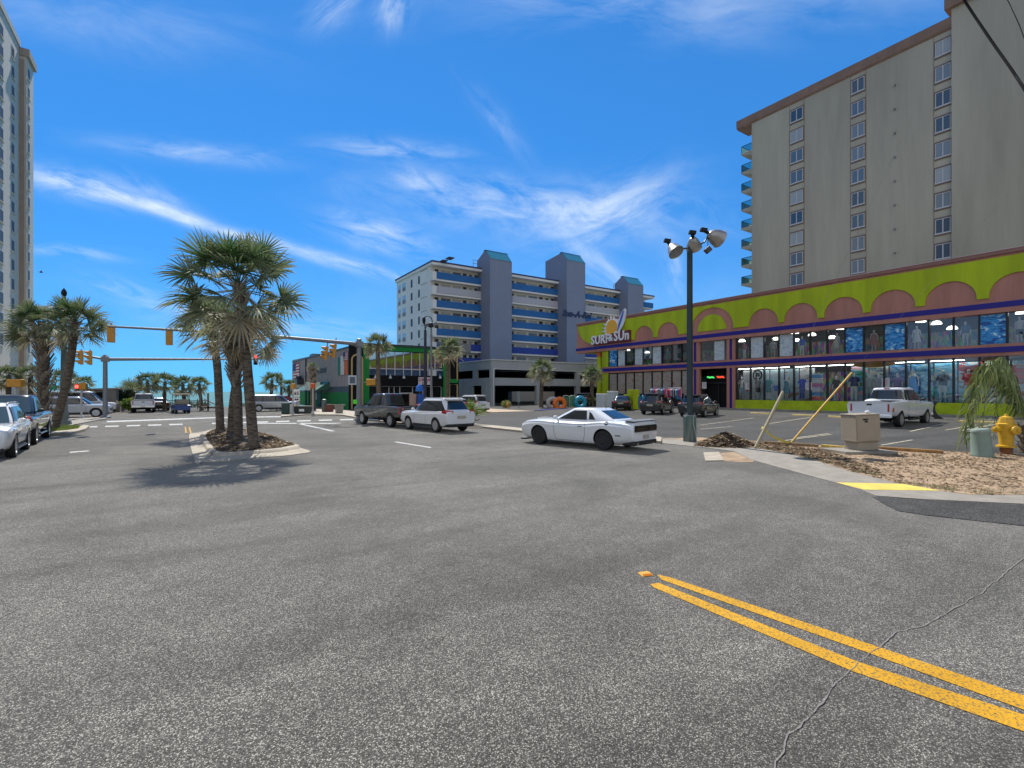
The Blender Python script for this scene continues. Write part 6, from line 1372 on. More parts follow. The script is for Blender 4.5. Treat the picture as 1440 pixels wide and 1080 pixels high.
def palm(label, pts, r0, r1, crad, nf, seed, group, boots=(0.6, 1.0), NB=24, name='palm_tree', leaf=None, low=-55, dead=.12, pale=.0, hang=0, minel=None):
    r = random.Random(seed); S = spine(pts); base_ = S[0].copy(); o = thing(name, label, 'palm tree', base_, 0, group)
    S = [p-base_ for p in S]; n = len(S)
    m = MB(); m.tube(S, [(r0*1.35 if i == 0 else r0+(r1-r0)*i/(n-1))*(1+.10*(r.random()-.5)) for i in range(n)], 14); m.build('trunk', M_trunk, o, smooth=60)
    if boots:
        m = MB(); a0, a1 = boots; nb = int((a1-a0)*(S[-1]-S[0]).length/.115)
        for k in range(nb):
            t = a0+(a1-a0)*(k/nb); f = t*(n-1); i = min(int(f), n-2); c = S[i].lerp(S[i+1], f-i); rad = (r0+(r1-r0)*t)
            for j in range(3):
                an = k*2.4+j*2.094+r.uniform(-.15, .15); d = Vector((math.cos(an), math.sin(an), 0)); sd_ = Vector((-d.y, d.x, 0)); ln = r.uniform(.30, .46)*(rad/.22); lean = .62
                b0 = c+d*rad*.85; tp_ = b0+d*ln*lean+Vector((0, 0, ln)); ww = .07*rad/.22
                m.add([b0-sd_*ww, b0+sd_*ww, b0+d*.05+sd_*ww*.8, b0+d*.05-sd_*ww*.8, tp_-sd_*ww*.55, tp_+sd_*ww*.55, tp_+d*.035+sd_*ww*.45, tp_+d*.035-sd_*ww*.45], [(0, 1, 5, 4), (1, 2, 6, 5), (2, 3, 7, 6), (3, 0, 4, 7), (4, 5, 6, 7)])
        m.build('leaf_boots', M_boot, o)
    m = MB(); top_ = S[-1]
    for k in range(nf):
        q = (k+.5)/nf; el = R(84-(84-low)*q**.85)+r.uniform(-.12, .12); az = k*2.39996+r.uniform(-.25, .25)
        if minel is not None: el = max(el, R(minel))
        pet = crad*r.uniform(.45, .62)*(1.0 if q > .12 else .75); L_ = crad*r.uniform(.46, .58)*(1.0 if q > .15 else .85)
        tint = .02+.45*q*q+r.uniform(-.06, .12)+pale*q
        if q > 1-dead: tint = .86+r.uniform(-.05, .1)
        M = Matrix.Translation(top_+Vector((0, 0, -.25*q*crad*.5))) @ Matrix.Rotation(az, 4, 'Z') @ Matrix.Rotation(-el, 4, 'Y') @ Matrix.Rotation(r.uniform(-1.15, 1.15), 4, 'X')
        fan(m, M, pet, L_, NB, R(118), .2+.7*q, r, tint, 1.7/NB)
    m.build('crown', leaf or M_leaf, o, fixn=False, tint=True)
    if hang:
        m = MB()
        for k in range(hang):
            an = r.uniform(0, 6.28); d = Vector((math.cos(an), math.sin(an), 0)); p0 = top_+d*r1*.8+Vector((0, 0, -.1)); m.tube([p0, p0+d*.35+Vector((0, 0, -.4)), p0+d*.45+Vector((0, 0, -1.1*r.uniform(.5, 1)))], [.02, .03, .008], 5, tint=.97)
        m.build('dead_leaves', M_leafs, o, fixn=False, tint=True)
    return o
def up(px, py, d): return AD(px, py, d)
# the island group
b1, b2, b3, b4 = G(357, 629.5, .18), G(335.4, 620.5, .2), G(325, 610, .2), G(310, 606.6, .2)
d1, d2, d3, d4 = depth(b1), depth(b2), depth(b3), depth(b4)
GI = 'palms on the kerbed island'
palm('front palm on the island, tallest, with full crown and leaning trunk', [b1, up(350, 545, d1), up(343, 465, d1), up(336, 400, d1)], .16, .15, 2.25, 38, 11, GI, boots=(.74, 1.0), NB=28, low=-48, dead=.05)
palm('island palm with crisscross leaf boots just left of the front trunk', [b2, up(334, 560, d2), up(328, 505, d2), up(326, 466, d2)], .145, .20, 1.35, 24, 12, GI, boots=(.42, 1.0), NB=24, low=-50, pale=.25, dead=.12)
palm('island palm hidden behind the booted trunk, bent right', [b3, up(328, 560, d3), up(338, 510, d3), up(354, 474, d3)], .15, .15, 1.5, 22, 13, GI, boots=(.6, 1.0), NB=24, low=-45, pale=.2)
palm('island palm farthest from the camera with a straight dark trunk', [b4, up(308, 560, d4), up(305, 510, d4), up(296, 452, d4+.5)], .175, .16, 1.75, 26, 14, GI, boots=(.8, 1.0), NB=24, low=-45)
# left kerb group
dl = 27.5
palm('thick booted palm behind the navy pickup at the left kerb', [up(58, 603, dl), up(60, 560, dl), up(61, 500, dl), up(57, 458, dl)], .24, .27, 1.75, 34, 15, 'palms at the left kerb', boots=(.15, 1.0), NB=24, low=-42, dead=.06, hang=8)
bl = G(76, 603, .12); d5 = depth(bl)
palm('leaning dark trunk palm beside the tall lamp post on the left', [bl, up(88, 560, d5), up(98, 515, d5), up(106, 452, d5)], .20, .17, 1.7, 32, 16, 'palms at the left kerb', boots=(.82, 1.0), NB=24, low=-42, dead=.05)
# mid-size palms by the pub and garage
def simple(label, px, pyb, pyc, cpx, seed, group, lean=0, nf=32, NB=14, rr=.16, dd=None, pale=.25, low=-50, boots=None):
    bb = G(px, pyb) if dd is None else AD(px, pyb, dd); bb.z = max(0, bb.z) if dd else 0; d = depth(bb); cr_ = cpx/F*d*1.25
    return palm(label, [bb, up(px+lean*.3, pyb+(pyc-pyb)*.35, d), up(px+lean*.7, pyb+(pyc-pyb)*.7, d), up(px+lean, pyc, d)], rr, rr*.9, cr_, nf, seed, group, boots=boots, NB=NB, pale=pale, low=low)
GP = 'palms along the pub and garage pavement'
simple('pub front palm right of the traffic pole', 533, 590, 484, 18, 21, GP, lean=-2, dd=44, rr=.2)
simple('palm in front of the green post beside the lamp posts', 629, 590, 492, 20, 22, GP, lean=1, dd=46, rr=.2, pale=.4)
simple('small young palm against the grey pub wall', 440, 577, 518, 8.5, 23, GP, dd=52, rr=.28, low=-15, nf=16, boots=(.6, 1.0))
simple('palm in front of the parking garage openings', 761, 573, 521, 18, 24, GP, lean=1, dd=58, rr=.24, pale=.35)
simple('palm behind the lime canopy column', 833, 574, 527, 15, 25, GP, lean=-1, dd=60, rr=.24, pale=.3)
GS = 'palms by the sea'
for i, (px, pyb, pyc, cp, dd, lab) in enumerate([(208.5, 578, 536, 15, 52, 'first seaside palm from the left, right of the dense green bush'), (231, 577, 537, 15.5, 52, 'second seaside palm from the left, over the small dark car'), (260, 580, 541, 15, 51, 'third seaside palm from the left, behind the blue golf cart'), (284, 577, 540, 13, 54, 'slim seaside palm just left of the island trunks'), (380.5, 576, 535, 14, 54, 'round headed seaside palm behind the silver minivan'), (407, 576, 543, 11, 58, 'seaside palm half hidden by the pub end wall')]):
    simple(lab, px, pyb, pyc, cp, 30+i, GS, lean=[-1, 1, -3, -4, 2, -1][i], dd=dd, rr=.17, nf=30, NB=12, pale=.1, low=-60)
for i, (px, pyc, cp, dd, lab) in enumerate([(12, 528, 17, 44, 'low palm before the pale tower at the left edge'), (43, 527, 17, 45, 'low palm just left of the thick booted trunk'), (88, 533, 17, 45, 'low palm behind the leaning trunk'), (117, 540, 13, 48, 'low palm over the low beach building')]):
    simple(lab, px, 578, pyc, cp, 40+i, 'low palms behind the left kerb', dd=dd, rr=.2, nf=28, NB=12, pale=.3, low=-60)
# clipped palmetto bushes and shrubs
def palmetto(label, p, rad, nf, seed, group=None, leaf=None, cat='plant', name='palmetto_bush', NB=16, low=8):
    r = random.Random(seed); o = thing(name, label, cat, p, 0, group); m = MB()
    for k in range(nf):
        q = (k+.5)/nf; el = R(85-(85-low)*q)+r.uniform(-.1, .1); az = k*2.39996+r.uniform(-.3, .3)
        M = Matrix.Translation((r.uniform(-.3, .3)*rad, r.uniform(-.3, .3)*rad, .05+.25*rad*r.random())) @ Matrix.Rotation(az, 4, 'Z') @ Matrix.Rotation(-el, 4, 'Y') @ Matrix.Rotation(r.uniform(-.5, .5), 4, 'X')
        fan(m, M, rad*r.uniform(.4, .7), rad*r.uniform(.4, .55), NB, R(100), .3, r, .05+.45*r.random(), .07)
    m.build('foliage', leaf or M_leaf, o, fixn=False, tint=True); m = MB(); m.tube([(0, 0, 0), (.02, .02, .3*rad)], [.12, .09], 8); m.build('stem', M_trunk, o); return o
def shrub(label, p, sx, sy, sz, n, seed, m_, name='shrub', leaf=.09, group=None):
    r = random.Random(seed); o = thing(name, label, 'shrub', p, 0, group); m = MB(); off = Vector((seed*3.1, seed*1.3, 0))
    for _ in range(n):
        v = Vector((r.gauss(0, 1), r.gauss(0, 1), r.gauss(0, 1))).normalized(); rr_ = r.uniform(.45, 1)**.5*(.78+.45*noise.noise(v*2.2+off)); c = Vector((v.x*sx*rr_, v.y*sy*rr_, sz*.5+v.z*sz*.5*rr_))
        d = Vector((r.gauss(0, 1), r.gauss(0, 1), r.gauss(0, .7))).normalized(); e = d.orthogonal().normalized(); l = leaf*r.uniform(.6, 1.4)
        m.add([c-d*l, c+e*l*.4, c+d*l, c-e*l*.4], [(0, 1, 2, 3)], tint=max(0, min(.9, .35+.7*noise.noise(c*1.3+off)+r.uniform(-.12, .12))))
    m.build('foliage', m_, o, fixn=False, tint=True)
    m = MB()
    for k in range(6): a = k*1.05; m.tube([(0, 0, 0), (sx*.35*math.cos(a), sy*.35*math.sin(a), sz*.55)], [.03, .012], 5)
    m.build('stem', M_trunk, o); return o
M_lg = leafmat('bright shrub leaf', (.05, .13, .012), (.24, .32, .03), .3); M_dg2 = leafmat('dark shrub leaf', (.015, .035, .012), (.06, .085, .03), .2); M_yg = leafmat('yellow green leaf', (.10, .15, .02), (.34, .34, .06), .3)
shrub('dark dense bush at the sea left of the white pickup', far(181, 577, 53), 1.4, 1.0, 2.5, 2600, 51, M_dg2, leaf=.13)
shrub('bright green bush behind the white pickup', far(186, 577, 50), 1.2, .8, 1.6, 1800, 52, M_lg, leaf=.1)
palmetto('spiky palmetto clump above the dark bush by the sea', far(187, 575, 54)+Vector((0, 0, 1.2)), 2.0, 36, 53, NB=12)
p = G(664, 599); palmetto('spiky sago palm clump on the kerb beside the white crossover', Vector((p.x, p.y, .55)), .95, 46, 54, leaf=leafmat('sago leaf', (.06, .14, .012), (.26, .34, .05), .3), NB=5, name='sago_palm', low=-5)
m = MB(); b0 = bpy.data.objects['sago_palm']
for k in range(7): a = k*.9; m.tube([(0.05*math.cos(a), .05*math.sin(a), .1), (.25*math.cos(a), .25*math.sin(a), -.25), (.5*math.cos(a), .5*math.sin(a), -.15-.25*(k % 2))], [.03, .025, .012], 5)
m.tube([(0, 0, -.55), (0, 0, .2)], [.10, .09], 8); m.build('trunk', M_trunk, b0)
q_ = MB(); c = G(676, 601); rows = [[Vector((c.x+f*1.3*math.cos(a), c.y+f*.8*math.sin(a), .09*(1-f*f)+.005)) for a in [2*math.pi*k/20 for k in range(20)]] for f in (1, .7, .4, .05)]
q_.grid(rows, closed=True); struct(q_.build('mulch_bed', M_mulch, smooth=60))
shrub('small yellow green bush on the strip before the garage', far(712, 572, 58), .75, .6, 1.15, 900, 55, M_yg, leaf=.09)
for i, (a, lab) in enumerate([(806, 'low hedge bush left of the teal swim ring'), (826, 'low hedge bush behind the green swim panels'), (846, 'low hedge bush next to the lime canopy column')]):
    shrub(lab, far(a, 573, 61), 1.6, .7, 1.75, 1300, 60+i, M_yg if i == 1 else M_lg, leaf=.1, group='hedge before the garage', name='hedge_bush')
# dune plants along the sea edge
for i in range(14):
    px = 214+i*14.5
    if 296 < px < 352: continue
    shrub('low dune grass tuft at the sea edge', Vector((AD(px, 575, 60).x, 76.3+rnd.uniform(-.8, 1.2), -.1)), rnd.uniform(.9, 1.6), .6, rnd.uniform(.5, 1.1), 260, 70+i, leafmat('dune leaf', (.05, .07, .025), (.22, .22, .10), .2) if i == 0 else bpy.data.materials['dune leaf'], leaf=.13, name='dune_plant', group='dune plants along the sea edge')
# young drooping palm behind the hydrant
def droop_palm(label, p, fr, seed, trunk_r=.16):
    r = random.Random(seed); o = thing('drooping_palm', label, 'palm tree', p); m = MB(); m2 = MB()
    m.tube([(0, 0, 0), (.02, 0, .45), (0, .02, .95)], [trunk_r*1.3, trunk_r, trunk_r*.8], 12); m.build('trunk', M_trunk, o, smooth=60)
    mb = MB()
    for k in range(26):
        a = k*2.4; z = .1+.8*k/26; d = Vector((math.cos(a), math.sin(a), 0)); s_ = Vector((-d.y, d.x, 0)); b_0 = d*trunk_r*.8+Vector((0, 0, z)); t_ = b_0+d*.14+Vector((0, 0, .2)); mb.add([b_0-s_*.05, b_0+s_*.05, t_+s_*.03, t_-s_*.03, b_0+d*.04+Vector((0, 0, .02))], [(0, 1, 2, 3), (0, 3, 4), (1, 4, 2)])
    mb.build('leaf_boots', M_boot, o)
    for tipdir, ln, rise in fr:
        d = Vector(tipdir).normalized(); P = []
        for i in range(15):
            t = i/14; P.append(Vector((0, 0, .95))+d*(ln*(.95*t-.18*t**4))+Vector((0, 0, rise*(2.1*t-2.25*t*t))))
        m2.tube(P, [.022*(1-.85*i/14)+.003 for i in range(15)], 5, tint=.55); side = Vector((-d.y, d.x, 0))
        for i in range(2, 15):
            for jj in range(3):
                f = i-1+jj/3; i0 = min(int(f), 13); c = P[i0].lerp(P[i0+1], f-int(f))
                for s_ in (-1, 1):
                    l = ln*.30*(1-.5*abs(f/14-.45))*r.uniform(.75, 1.15); dv = (side*s_*r.uniform(.35, .8)+d*.4+Vector((0, 0, -.55-.6*r.random()))).normalized(); w_ = d*.026
                    mid = c+dv*l*.5+Vector((0, 0, .05*l)); tp_ = c+dv*l*.9+Vector((0, 0, -.35*l))
                    m2.add([c-w_*.5, c+w_*.5, mid+w_, mid-w_, tp_], [(0, 1, 2, 3), (3, 2, 4)], tint=max(0, min(.95, .12+.55*r.random()**1.6)))
    m2.build('crown', leafmat('frond leaf', (.035, .075, .012), (.30, .34, .13), .3), o, fixn=False, tint=True); return o
p = G(1443, 638); cdir = lambda a, b: RT*a+FW*b
droop_palm('young palm with long drooping fronds behind the yellow hydrant', Vector((p.x, p.y, 0)), [(cdir(-1, -.05), 2.5, 4.0), (cdir(-1, .12), 2.4, 4.4), (cdir(-.55, .6), 1.7, 3.6), (cdir(-.35, .9), 1.9, 4.2), (cdir(.2, .9), 1.9, 4.0), (cdir(1, .3), 2.1, 3.8), (cdir(1, -.5), 1.9, 3.4), (cdir(-.35, -.9), 1.3, 3.2), (cdir(.3, -.9), 1.5, 3.2), (cdir(-.7, .25), 1.5, 4.6)], 5)
# ================================================================ STREET FURNITURE
M_lens = [mat('signal lens %d' % i, c, .3) for i, c in enumerate([(.05, .006, .005), (.06, .04, .004), (.005, .04, .02)])]
M_redlit = mat('lit red signal', (1, .06, .05), .3, emit=3.5)
def signal_head(name, lab, p, face, grp, lit=None, n=3, s=.30, col=None, tilt=0, hang=.25):
    """face = direction the lenses look"""
    o = thing(name, lab, 'traffic light', p, face, grp); o.rotation_euler = (tilt, 0, face); col = col or M_signal
    m = MB(); m.box(-.11, .08, -s*.55, s*.55, -n*s, 0); m.build('housing', col, o, bevel=.025)
    for k in range(n):
        z = -s*(k+.5); M = Matrix.Translation((.085, 0, z)) @ Matrix.Rotation(R(90), 4, 'Y')
        m = MB(); m.lathe([(.001, .0), (s*.38, 0)], n=16, M=M); m.build('lens', M_redlit if lit == k else M_lens[k], o)
        m = MB(); rows = []
        for x, dz in ((.08, 0), (.34, .0)): rows.append([Vector((x-(.16 if math.sin(a) < -.2 and x > .1 else 0), s*.43*math.cos(a), z+s*.43*math.sin(a))) for a in [R(-60)+R(300)*k_/14 for k_ in range(15)]])
        m.grid(rows); m.build('visor', col, o, smooth=60)
    m = MB(); m.tube([(0, 0, 0), (0, 0, hang)], .035, 6); m.build('bracket', M_galv, o); return o
A0 = math.atan2(FW.y, FW.x)
# near mast
p1 = G(505, 594.5, .0); dpl = depth(p1)
o = thing('signal_mast', 'thick grey traffic signal mast with a long arm over the near crossing', 'signal mast', p1)
zt_ = AD(505, 478, dpl).z
m = MB(); m.tube([(0, 0, .1), (0, 0, zt_)], [.19, .145], 14); m.build('pole', M_galv, o, smooth=50)
m = MB(); m.lathe([(.34, 0), (.34, .06), (.26, .1), (.24, .3), (.2, .34)], n=14); 
for k in range(4): a = k*1.571+.78; m.lathe([(.04, .06), (.04, .2)], (.29*math.cos(a), .29*math.sin(a), 0), 6)
m.build('base_plate', M_galv, o)
m = MB(); m.lathe([(.17, zt_), (.17, zt_+.05), (.05, zt_+.1)], n=12); m.box(-.22, .22, -.22, .22, zt_-.45, zt_-.1); m.build('cap', M_galv, o)
ea = AY(152, 459, p1.y); pa = AD(500, 484, dpl); 
arm = lambda t: Vector((0, 0, pa.z)).lerp(ea-p1, t)+Vector((0, 0, .10*math.sin(math.pi*t)))
m = MB(); m.tube([arm(k/12) for k in range(13)], [.13-.075*k/12 for k in range(13)], 10); m.build('arm', M_galv, o, smooth=50)
m = MB(); pt = AD(499.5, 565, dpl-.2)-p1; m.obox(pt, (.28, .05, .28), -YAW); m.build('sticker', mat('neon green sticker', (.12, .8, .05), .5), o)
m = MB(); pt = AD(506.5, 533.5, dpl-.25)-p1; m.obox(AD(496, 534.5, dpl-.1)-p1, (.55, .06, .62), -YAW+.3); sgn = m.build('sign_board', mat('street sign white', (.55, .57, .6), .5), o)
m = MB(); m.obox(AD(495.5, 534.5, dpl-.14)-p1, (.34, .03, .42), -YAW+.3); m.build('sign_symbol', mat('sign symbol grey', (.10, .13, .17), .6), sgn)
M_back = -math.pi/2
GSG = 'yellow traffic lights on the mast arms'
def on_arm(px): 
    r_2 = ray(px, 480); t = (r_2.x*p1.y/r_2.y-p1.x)/(ea.x-p1.x); return p1+arm(t)
s1 = signal_head('traffic_light', 'yellow traffic light seen from behind at the far left end of the near mast arm', on_arm(156)+Vector((0, .1, .08)), math.pi/2, GSG, hang=.1)
s2 = signal_head('traffic_light', 'yellow traffic light seen from behind, second from the near arm\'s left end', on_arm(238)+Vector((0, .1, .06)), math.pi/2, GSG, hang=.1)
for i, (px, py, lab) in enumerate([(460, 487.5, 'tilted yellow traffic light beside the near mast, left of the pair'), (471.5, 484.5, 'tilted yellow traffic light beside the near mast, right of the pair')]):
    p = AD(px, py, dpl+.2); signal_head('traffic_light', lab, p, math.pi*.93, GSG, tilt=R(0), hang=.45).rotation_euler = (R(9), R(-8), math.pi*.93)
pd = AD(520, 533, dpl-.15); o2 = thing('walk_signal', 'orange pedestrian signal on the near signal mast', 'pedestrian signal', pd, -YAW)
m = MB(); m.box(-.22, .36, -.12, .12, -.42, 0); m.build('housing', M_signal, o2, bevel=.02); m = MB(); m.box(-.65, -.221, -.03, .03, -.25, -.19); m.build('bracket', M_galv, o2)
# far mast
p2 = G(148, 588); d2_ = depth(p2); zt_ = AD(148, 502.5, d2_).z
o = thing('signal_mast', 'slim grey traffic signal mast on the far left corner', 'signal mast', p2)
m = MB(); m.tube([(0, 0, .1), (0, 0, zt_)], [.17, .14], 12); m.build('pole', M_galv, o, smooth=50); m = MB(); m.lathe([(.36, 0), (.36, .1), (.24, .22)], n=12); m.build('base_plate', M_galv, o)
m = MB(); m.box(-.25, .25, -.22, .22, zt_-.35, zt_+.02); m.lathe([(.24, zt_+.021), (.1, zt_+.2)], n=10); m.build('cap', M_galv, o)
e2 = AY(371, 505, p2.y)-p2; st_ = Vector((0, 0, zt_-.15))
m = MB(); m.tube([st_.lerp(e2, k/8) for k in range(9)], [.13-.08*k/8 for k in range(9)], 8); m.build('arm', M_galv, o, smooth=50)
e3 = AY(106, 498, p2.y)-p2; m = MB(); m.tube([st_, e3], [.1, .05], 8); m.build('arm', M_galv, o, smooth=50)
signal_head('traffic_light', 'dark traffic light showing red on the far mast arm', AY(359, 499.5, p2.y)+Vector((0, -.25, 0)), -math.pi/2, GSG, lit=0, s=.29, col=mat('dark signal', (.02, .018, .012), .5), hang=.0)
signal_head('traffic_light', 'yellow traffic light on the far mast, left of the side facing pair', AY(115, 493, p2.y)+Vector((0, -.2, 0)), math.pi, GSG, s=.36, hang=.1)
signal_head('traffic_light', 'yellow traffic light on the far mast, right of the side facing pair', AY(127.5, 493.5, p2.y)+Vector((0, -.2, 0)), math.pi, GSG, s=.36, hang=.1)
# pedestrian signal posts
def ped_post(lab, px, pyb, pyt, d, col, lit=False, w=.5):
    b = AD(px, pyb, d); b.z = max(b.z, 0); b.z = 0; zt2_ = AD(px, pyt, d).z; o = thing('walk_signal_post', lab, 'pedestrian signal', b, -YAW)
    m = MB(); m.tube([(0, 0, 0), (0, 0, zt2_-.05)], .065, 8); m.build('post', mat('pale post', (.42, .42, .40), .5), o); m = MB(); m.lathe([(.2, 0), (.2, .05), (.12, .25), (.07, .3)], n=10); m.build('post_base', mat('pale post', (.42, .42, .40), .5), o)
    m = MB(); m.box(-w/2, w/2, -.14, .14, zt2_-.45, zt2_); hd = m.build('signal_head', col, o, bevel=.03)
    if lit: m = MB(); m.box(-w/2+.03, -w/2+.27, -.16, -.141, zt2_-.34, zt2_-.1); m.build('lit_hand', M_redlit, hd)
    return o
ped_post('white post with a red lit hand signal before the silver white crossover', 114.5, 588, 539.5, 37, mat('dark signal box', (.05, .02, .02), .5), True, .75)
m = MB(); bo = bpy.data.objects['walk_signal_post']; z_ = AD(114, 539, 37).z; m.box(-.06, .42, -.17, -.02, z_-.46, z_+.04); m.build('side_housing', M_signal, bo, bevel=.02)
ped_post('yellow pedestrian signal box on a post above the navy pickup roof', 22, 600, 533.5, 29, M_signal, False, .85)
ped_post('pedestrian post with orange head at the far end of the pub wall', 412, 583.5, 539.5, 43, M_signal, False, .36)
ped_post('pedestrian post with red orange head before the pub canopy', 440, 583.5, 539, 43, mat('signal red orange', (.6, .10, .02), .5), False, .36)
# tall lamp post on the left
pl = G(90, 600.5); dl_ = depth(pl); o = thing('lamp_post', 'tall grey green tapered lamp post among the left palms', 'lamp post', pl)
ztl = AD(91, 417, dl_).z; M_post = mat('weathered post', (.20, .22, .19), .8, var=.2, vs=4)
m = MB(); m.tube([(0, 0, .3), (0, 0, ztl)], [.19, .10], 12); m.build('pole', M_post, o, smooth=50); m = MB(); m.lathe([(.46, 0), (.46, .12), (.36, .16), (.32, .38), (.24, .48), (.22, .9)], n=12); m.build('base', M_post, o)
m = MB(); m.lathe([(.06, ztl), (.12, ztl+.08), (.14, ztl+.22), (.10, ztl+.36), (.03, ztl+.46), (.0, ztl+.52)], n=12); m.build('lantern', M_black, o, smooth=50)
# street name sign
o = thing('street_sign', 'green street name sign between the left palms', 'street sign', AD(73, 590, 31).xy.to_3d(), -YAW); zz = AD(73, 545, 31).z
m = MB(); m.tube([(-.34, 0, 0), (-.34, 0, zz+.1)], .04, 6); m.build('post', M_galv, o); m = MB(); m.box(-.38, .34, -.07, -.045, zz-.13, zz+.11); m.build('sign_plate', mat('sign green', (.01, .22, .10), .4), o)
# lamp posts by the pub
pq = AD(598, 592, 44); pq.z = .1; dq = 44; o = thing('street_lamp', 'dark navy street lamp with hooked lantern before the pub', 'street lamp', pq, -YAW); M_navyp = mat('navy post', (.012, .014, .035), .4)
zq_ = lambda py: AD(598, py, dq).z-.1
m = MB(); m.tube([(0, 0, 0), (0, 0, zq_(464))], [.16, .12], 10); m.build('pole', M_navyp, o, smooth=50)
m = MB(); m.tube([(0, 0, zq_(464)), (-.06, 0, zq_(456)), (-.10, 0, zq_(450)), (.0, 0, zq_(445.5)), (.25, 0, zq_(444)), (.55, 0, zq_(447)), (.66, 0, zq_(453))], .045, 8); m.tube([(.0, 0, zq_(463)), (.16, 0, zq_(456)), (.5, 0, zq_(454))], .05, 6); m.build('hook_arm', M_navyp, o, smooth=50)
m = MB(); m.lathe([(.05, .35), (.14, .25), (.16, .0), (.1, -.25), (.03, -.3)], (-.12, 0, zq_(451)), 10); m.lathe([(.05, .2), (.18, .1), (.24, -.2), (.03, -.28)], (.50, 0, zq_(456.5)), 10); m.build('lantern', M_black, o, smooth=50)
pq = AD(606.5, 590, 45); pq.z = .1; o = thing('floodlight_pole', 'slim grey pole with a boxy floodlight right of the navy street lamp', 'floodlight pole', pq, -YAW)
zq2 = lambda py: AD(606.5, py, 45).z-.1
m = MB(); m.tube([(0, 0, 0), (0, 0, zq2(459))], [.12, .075], 8); m.build('pole', M_galv, o, smooth=50); m = MB(); m.lathe([(.11, zq2(473)), (.11, zq2(471))], n=8); m.build('collar', M_galv, o)
m = MB(); m.obox((.12, 0, zq2(456.5)), (.75, .3, .32), M=Matrix.Translation((.12, 0, zq2(456.5))) @ Matrix.Rotation(R(-14), 4, 'Y')); m.obox((-.12, 0, 0), (.5, .3, .25), M=Matrix.Translation((-.35, .05, zq2(457))) @ Matrix.Rotation(R(12), 4, 'Y')); m.build('floodlight', M_galv, o, bevel=.03)
# big floodlight pole
pf = G(970, 620.5, .02); df_ = depth(pf); o = thing('floodlight_pole', 'tall dark floodlight pole on a green stained concrete pedestal with three round lamps', 'floodlight pole', pf, -YAW)
zf_ = lambda py: AD(967, py, df_).z-.02
wpx = df_/F
M_ped = bpy.data.materials.new('stained pedestal'); n_, l_ = nt(M_ped); b = n_['Principled BSDF']; b.inputs['Roughness'].default_value = .85; g_ = n_.new('ShaderNodeNewGeometry'); mp = n_.new('ShaderNodeMapping'); mp.inputs['Scale'].default_value = (6, 6, .8); l_.new(g_.outputs['Position'], mp.inputs[0]); tn = n_.new('ShaderNodeTexNoise'); tn.inputs['Scale'].default_value = 1.4; tn.inputs['Detail'].default_value = 6; l_.new(mp.outputs[0], tn.inputs['Vector']); r_1 = ramp(n_, [(.35, (.05, .11, .10)), (.55, (.12, .16, .14)), (.7, (.22, .2, .16))]); l_.new(tn.outputs['Fac'], r_1.inputs['Fac']); l_.new(r_1.outputs['Color'], b.inputs['Base Color'])
m = MB(); rr_ = 9.3*wpx; m.lathe([(rr_, 0), (rr_, zf_(585)-.02), (rr_*.96, zf_(585))], n=8); m.build('pedestal', M_ped, o, smooth=20)
M_dpole = mat('dark green pole', (.018, .035, .038), .35, var=.2, vs=4)
m = MB(); m.tube([(0, 0, zf_(583.5)), (0, 0, zf_(354))], [4.6*wpx, 4.0*wpx], 4); m.build('pole', M_dpole, o)
m = MB(); m.box(-.2, .2, -.2, .2, zf_(585), zf_(583.5)); 
for k in range(4): a = k*1.571+.78; m.lathe([(.02, zf_(585)), (.02, zf_(580))], (.2*math.cos(a), .2*math.sin(a), 0), 6)
m.build('base_plate', M_galv, o)
m = MB(); m.tube([(.05, -.27, zf_(584)), (.03, -.29, zf_(595)), (.12, -.28, zf_(606)), (.18, -.27, zf_(619))], .014, 6); m.build('conduit', mat('pale conduit', (.35, .4, .36), .6), o)
X = lambda px: (px-967)*wpx
m = MB(); m.tube([(X(943), -.05, zf_(347.5)), (X(945), -.05, zf_(350.5)), (X(949), 0, zf_(352)), (X(955), 0, zf_(350.5)), (X(967), 0, zf_(348)), (X(980), 0, zf_(344.5)), (X(988), 0, zf_(340)), (X(991.5), 0, zf_(334)), (X(993), 0, zf_(328))], .035, 8); m.tube([(0, 0, zf_(354)), (0, 0, zf_(340))], .06, 8); m.build('cross_arm', M_dpole, o, smooth=60)
M_refl = mat('aluminium reflector', (.35, .33, .30), .4, metal=.7, var=.2, vs=12)
for cx, cy, dx, dyv, dz, sz in [(944, 350, .3, -.55, -.75, 1.0), (972, 342, .35, .75, -.55, 1.0), (1002, 332.5, .9, .35, -.30, 1.15)]:
    dirv = Vector((dx, dyv, dz)).normalized(); c0 = Vector((X(cx), 0, zf_(cy))); Mq = Matrix.Translation(c0-dirv*.22*sz) @ dirv.to_track_quat('Z', 'Y').to_matrix().to_4x4()
    m = MB(); m.lathe([(.05, -.06), (.12, -.03), (.20*sz, .10), (.27*sz, .27), (.31*sz, .45*sz), (.325*sz, .46*sz), (.30*sz, .44*sz), (.18*sz, .1)], n=22, M=Mq); f_ = m.build('lamp_bowl', M_refl, o, smooth=50)
    m = MB(); m.lathe([(.001, .43*sz), (.3*sz, .43*sz)], n=22, M=Mq); m.build('lens', mat('floodlight lens', (.4, .42, .42), .15), f_)
    m = MB(); m.tube([c0-dirv*.3*sz, c0-dirv*.48*sz], .07, 8); m.obox((0, 0, 0), (.26, .2, .14), M=Matrix.Translation(c0-dirv*.52*sz+Vector((0, 0, .02))) @ Matrix.Rotation(.15, 4, 'Y')); m.build('ballast', M_black, f_, bevel=.015)
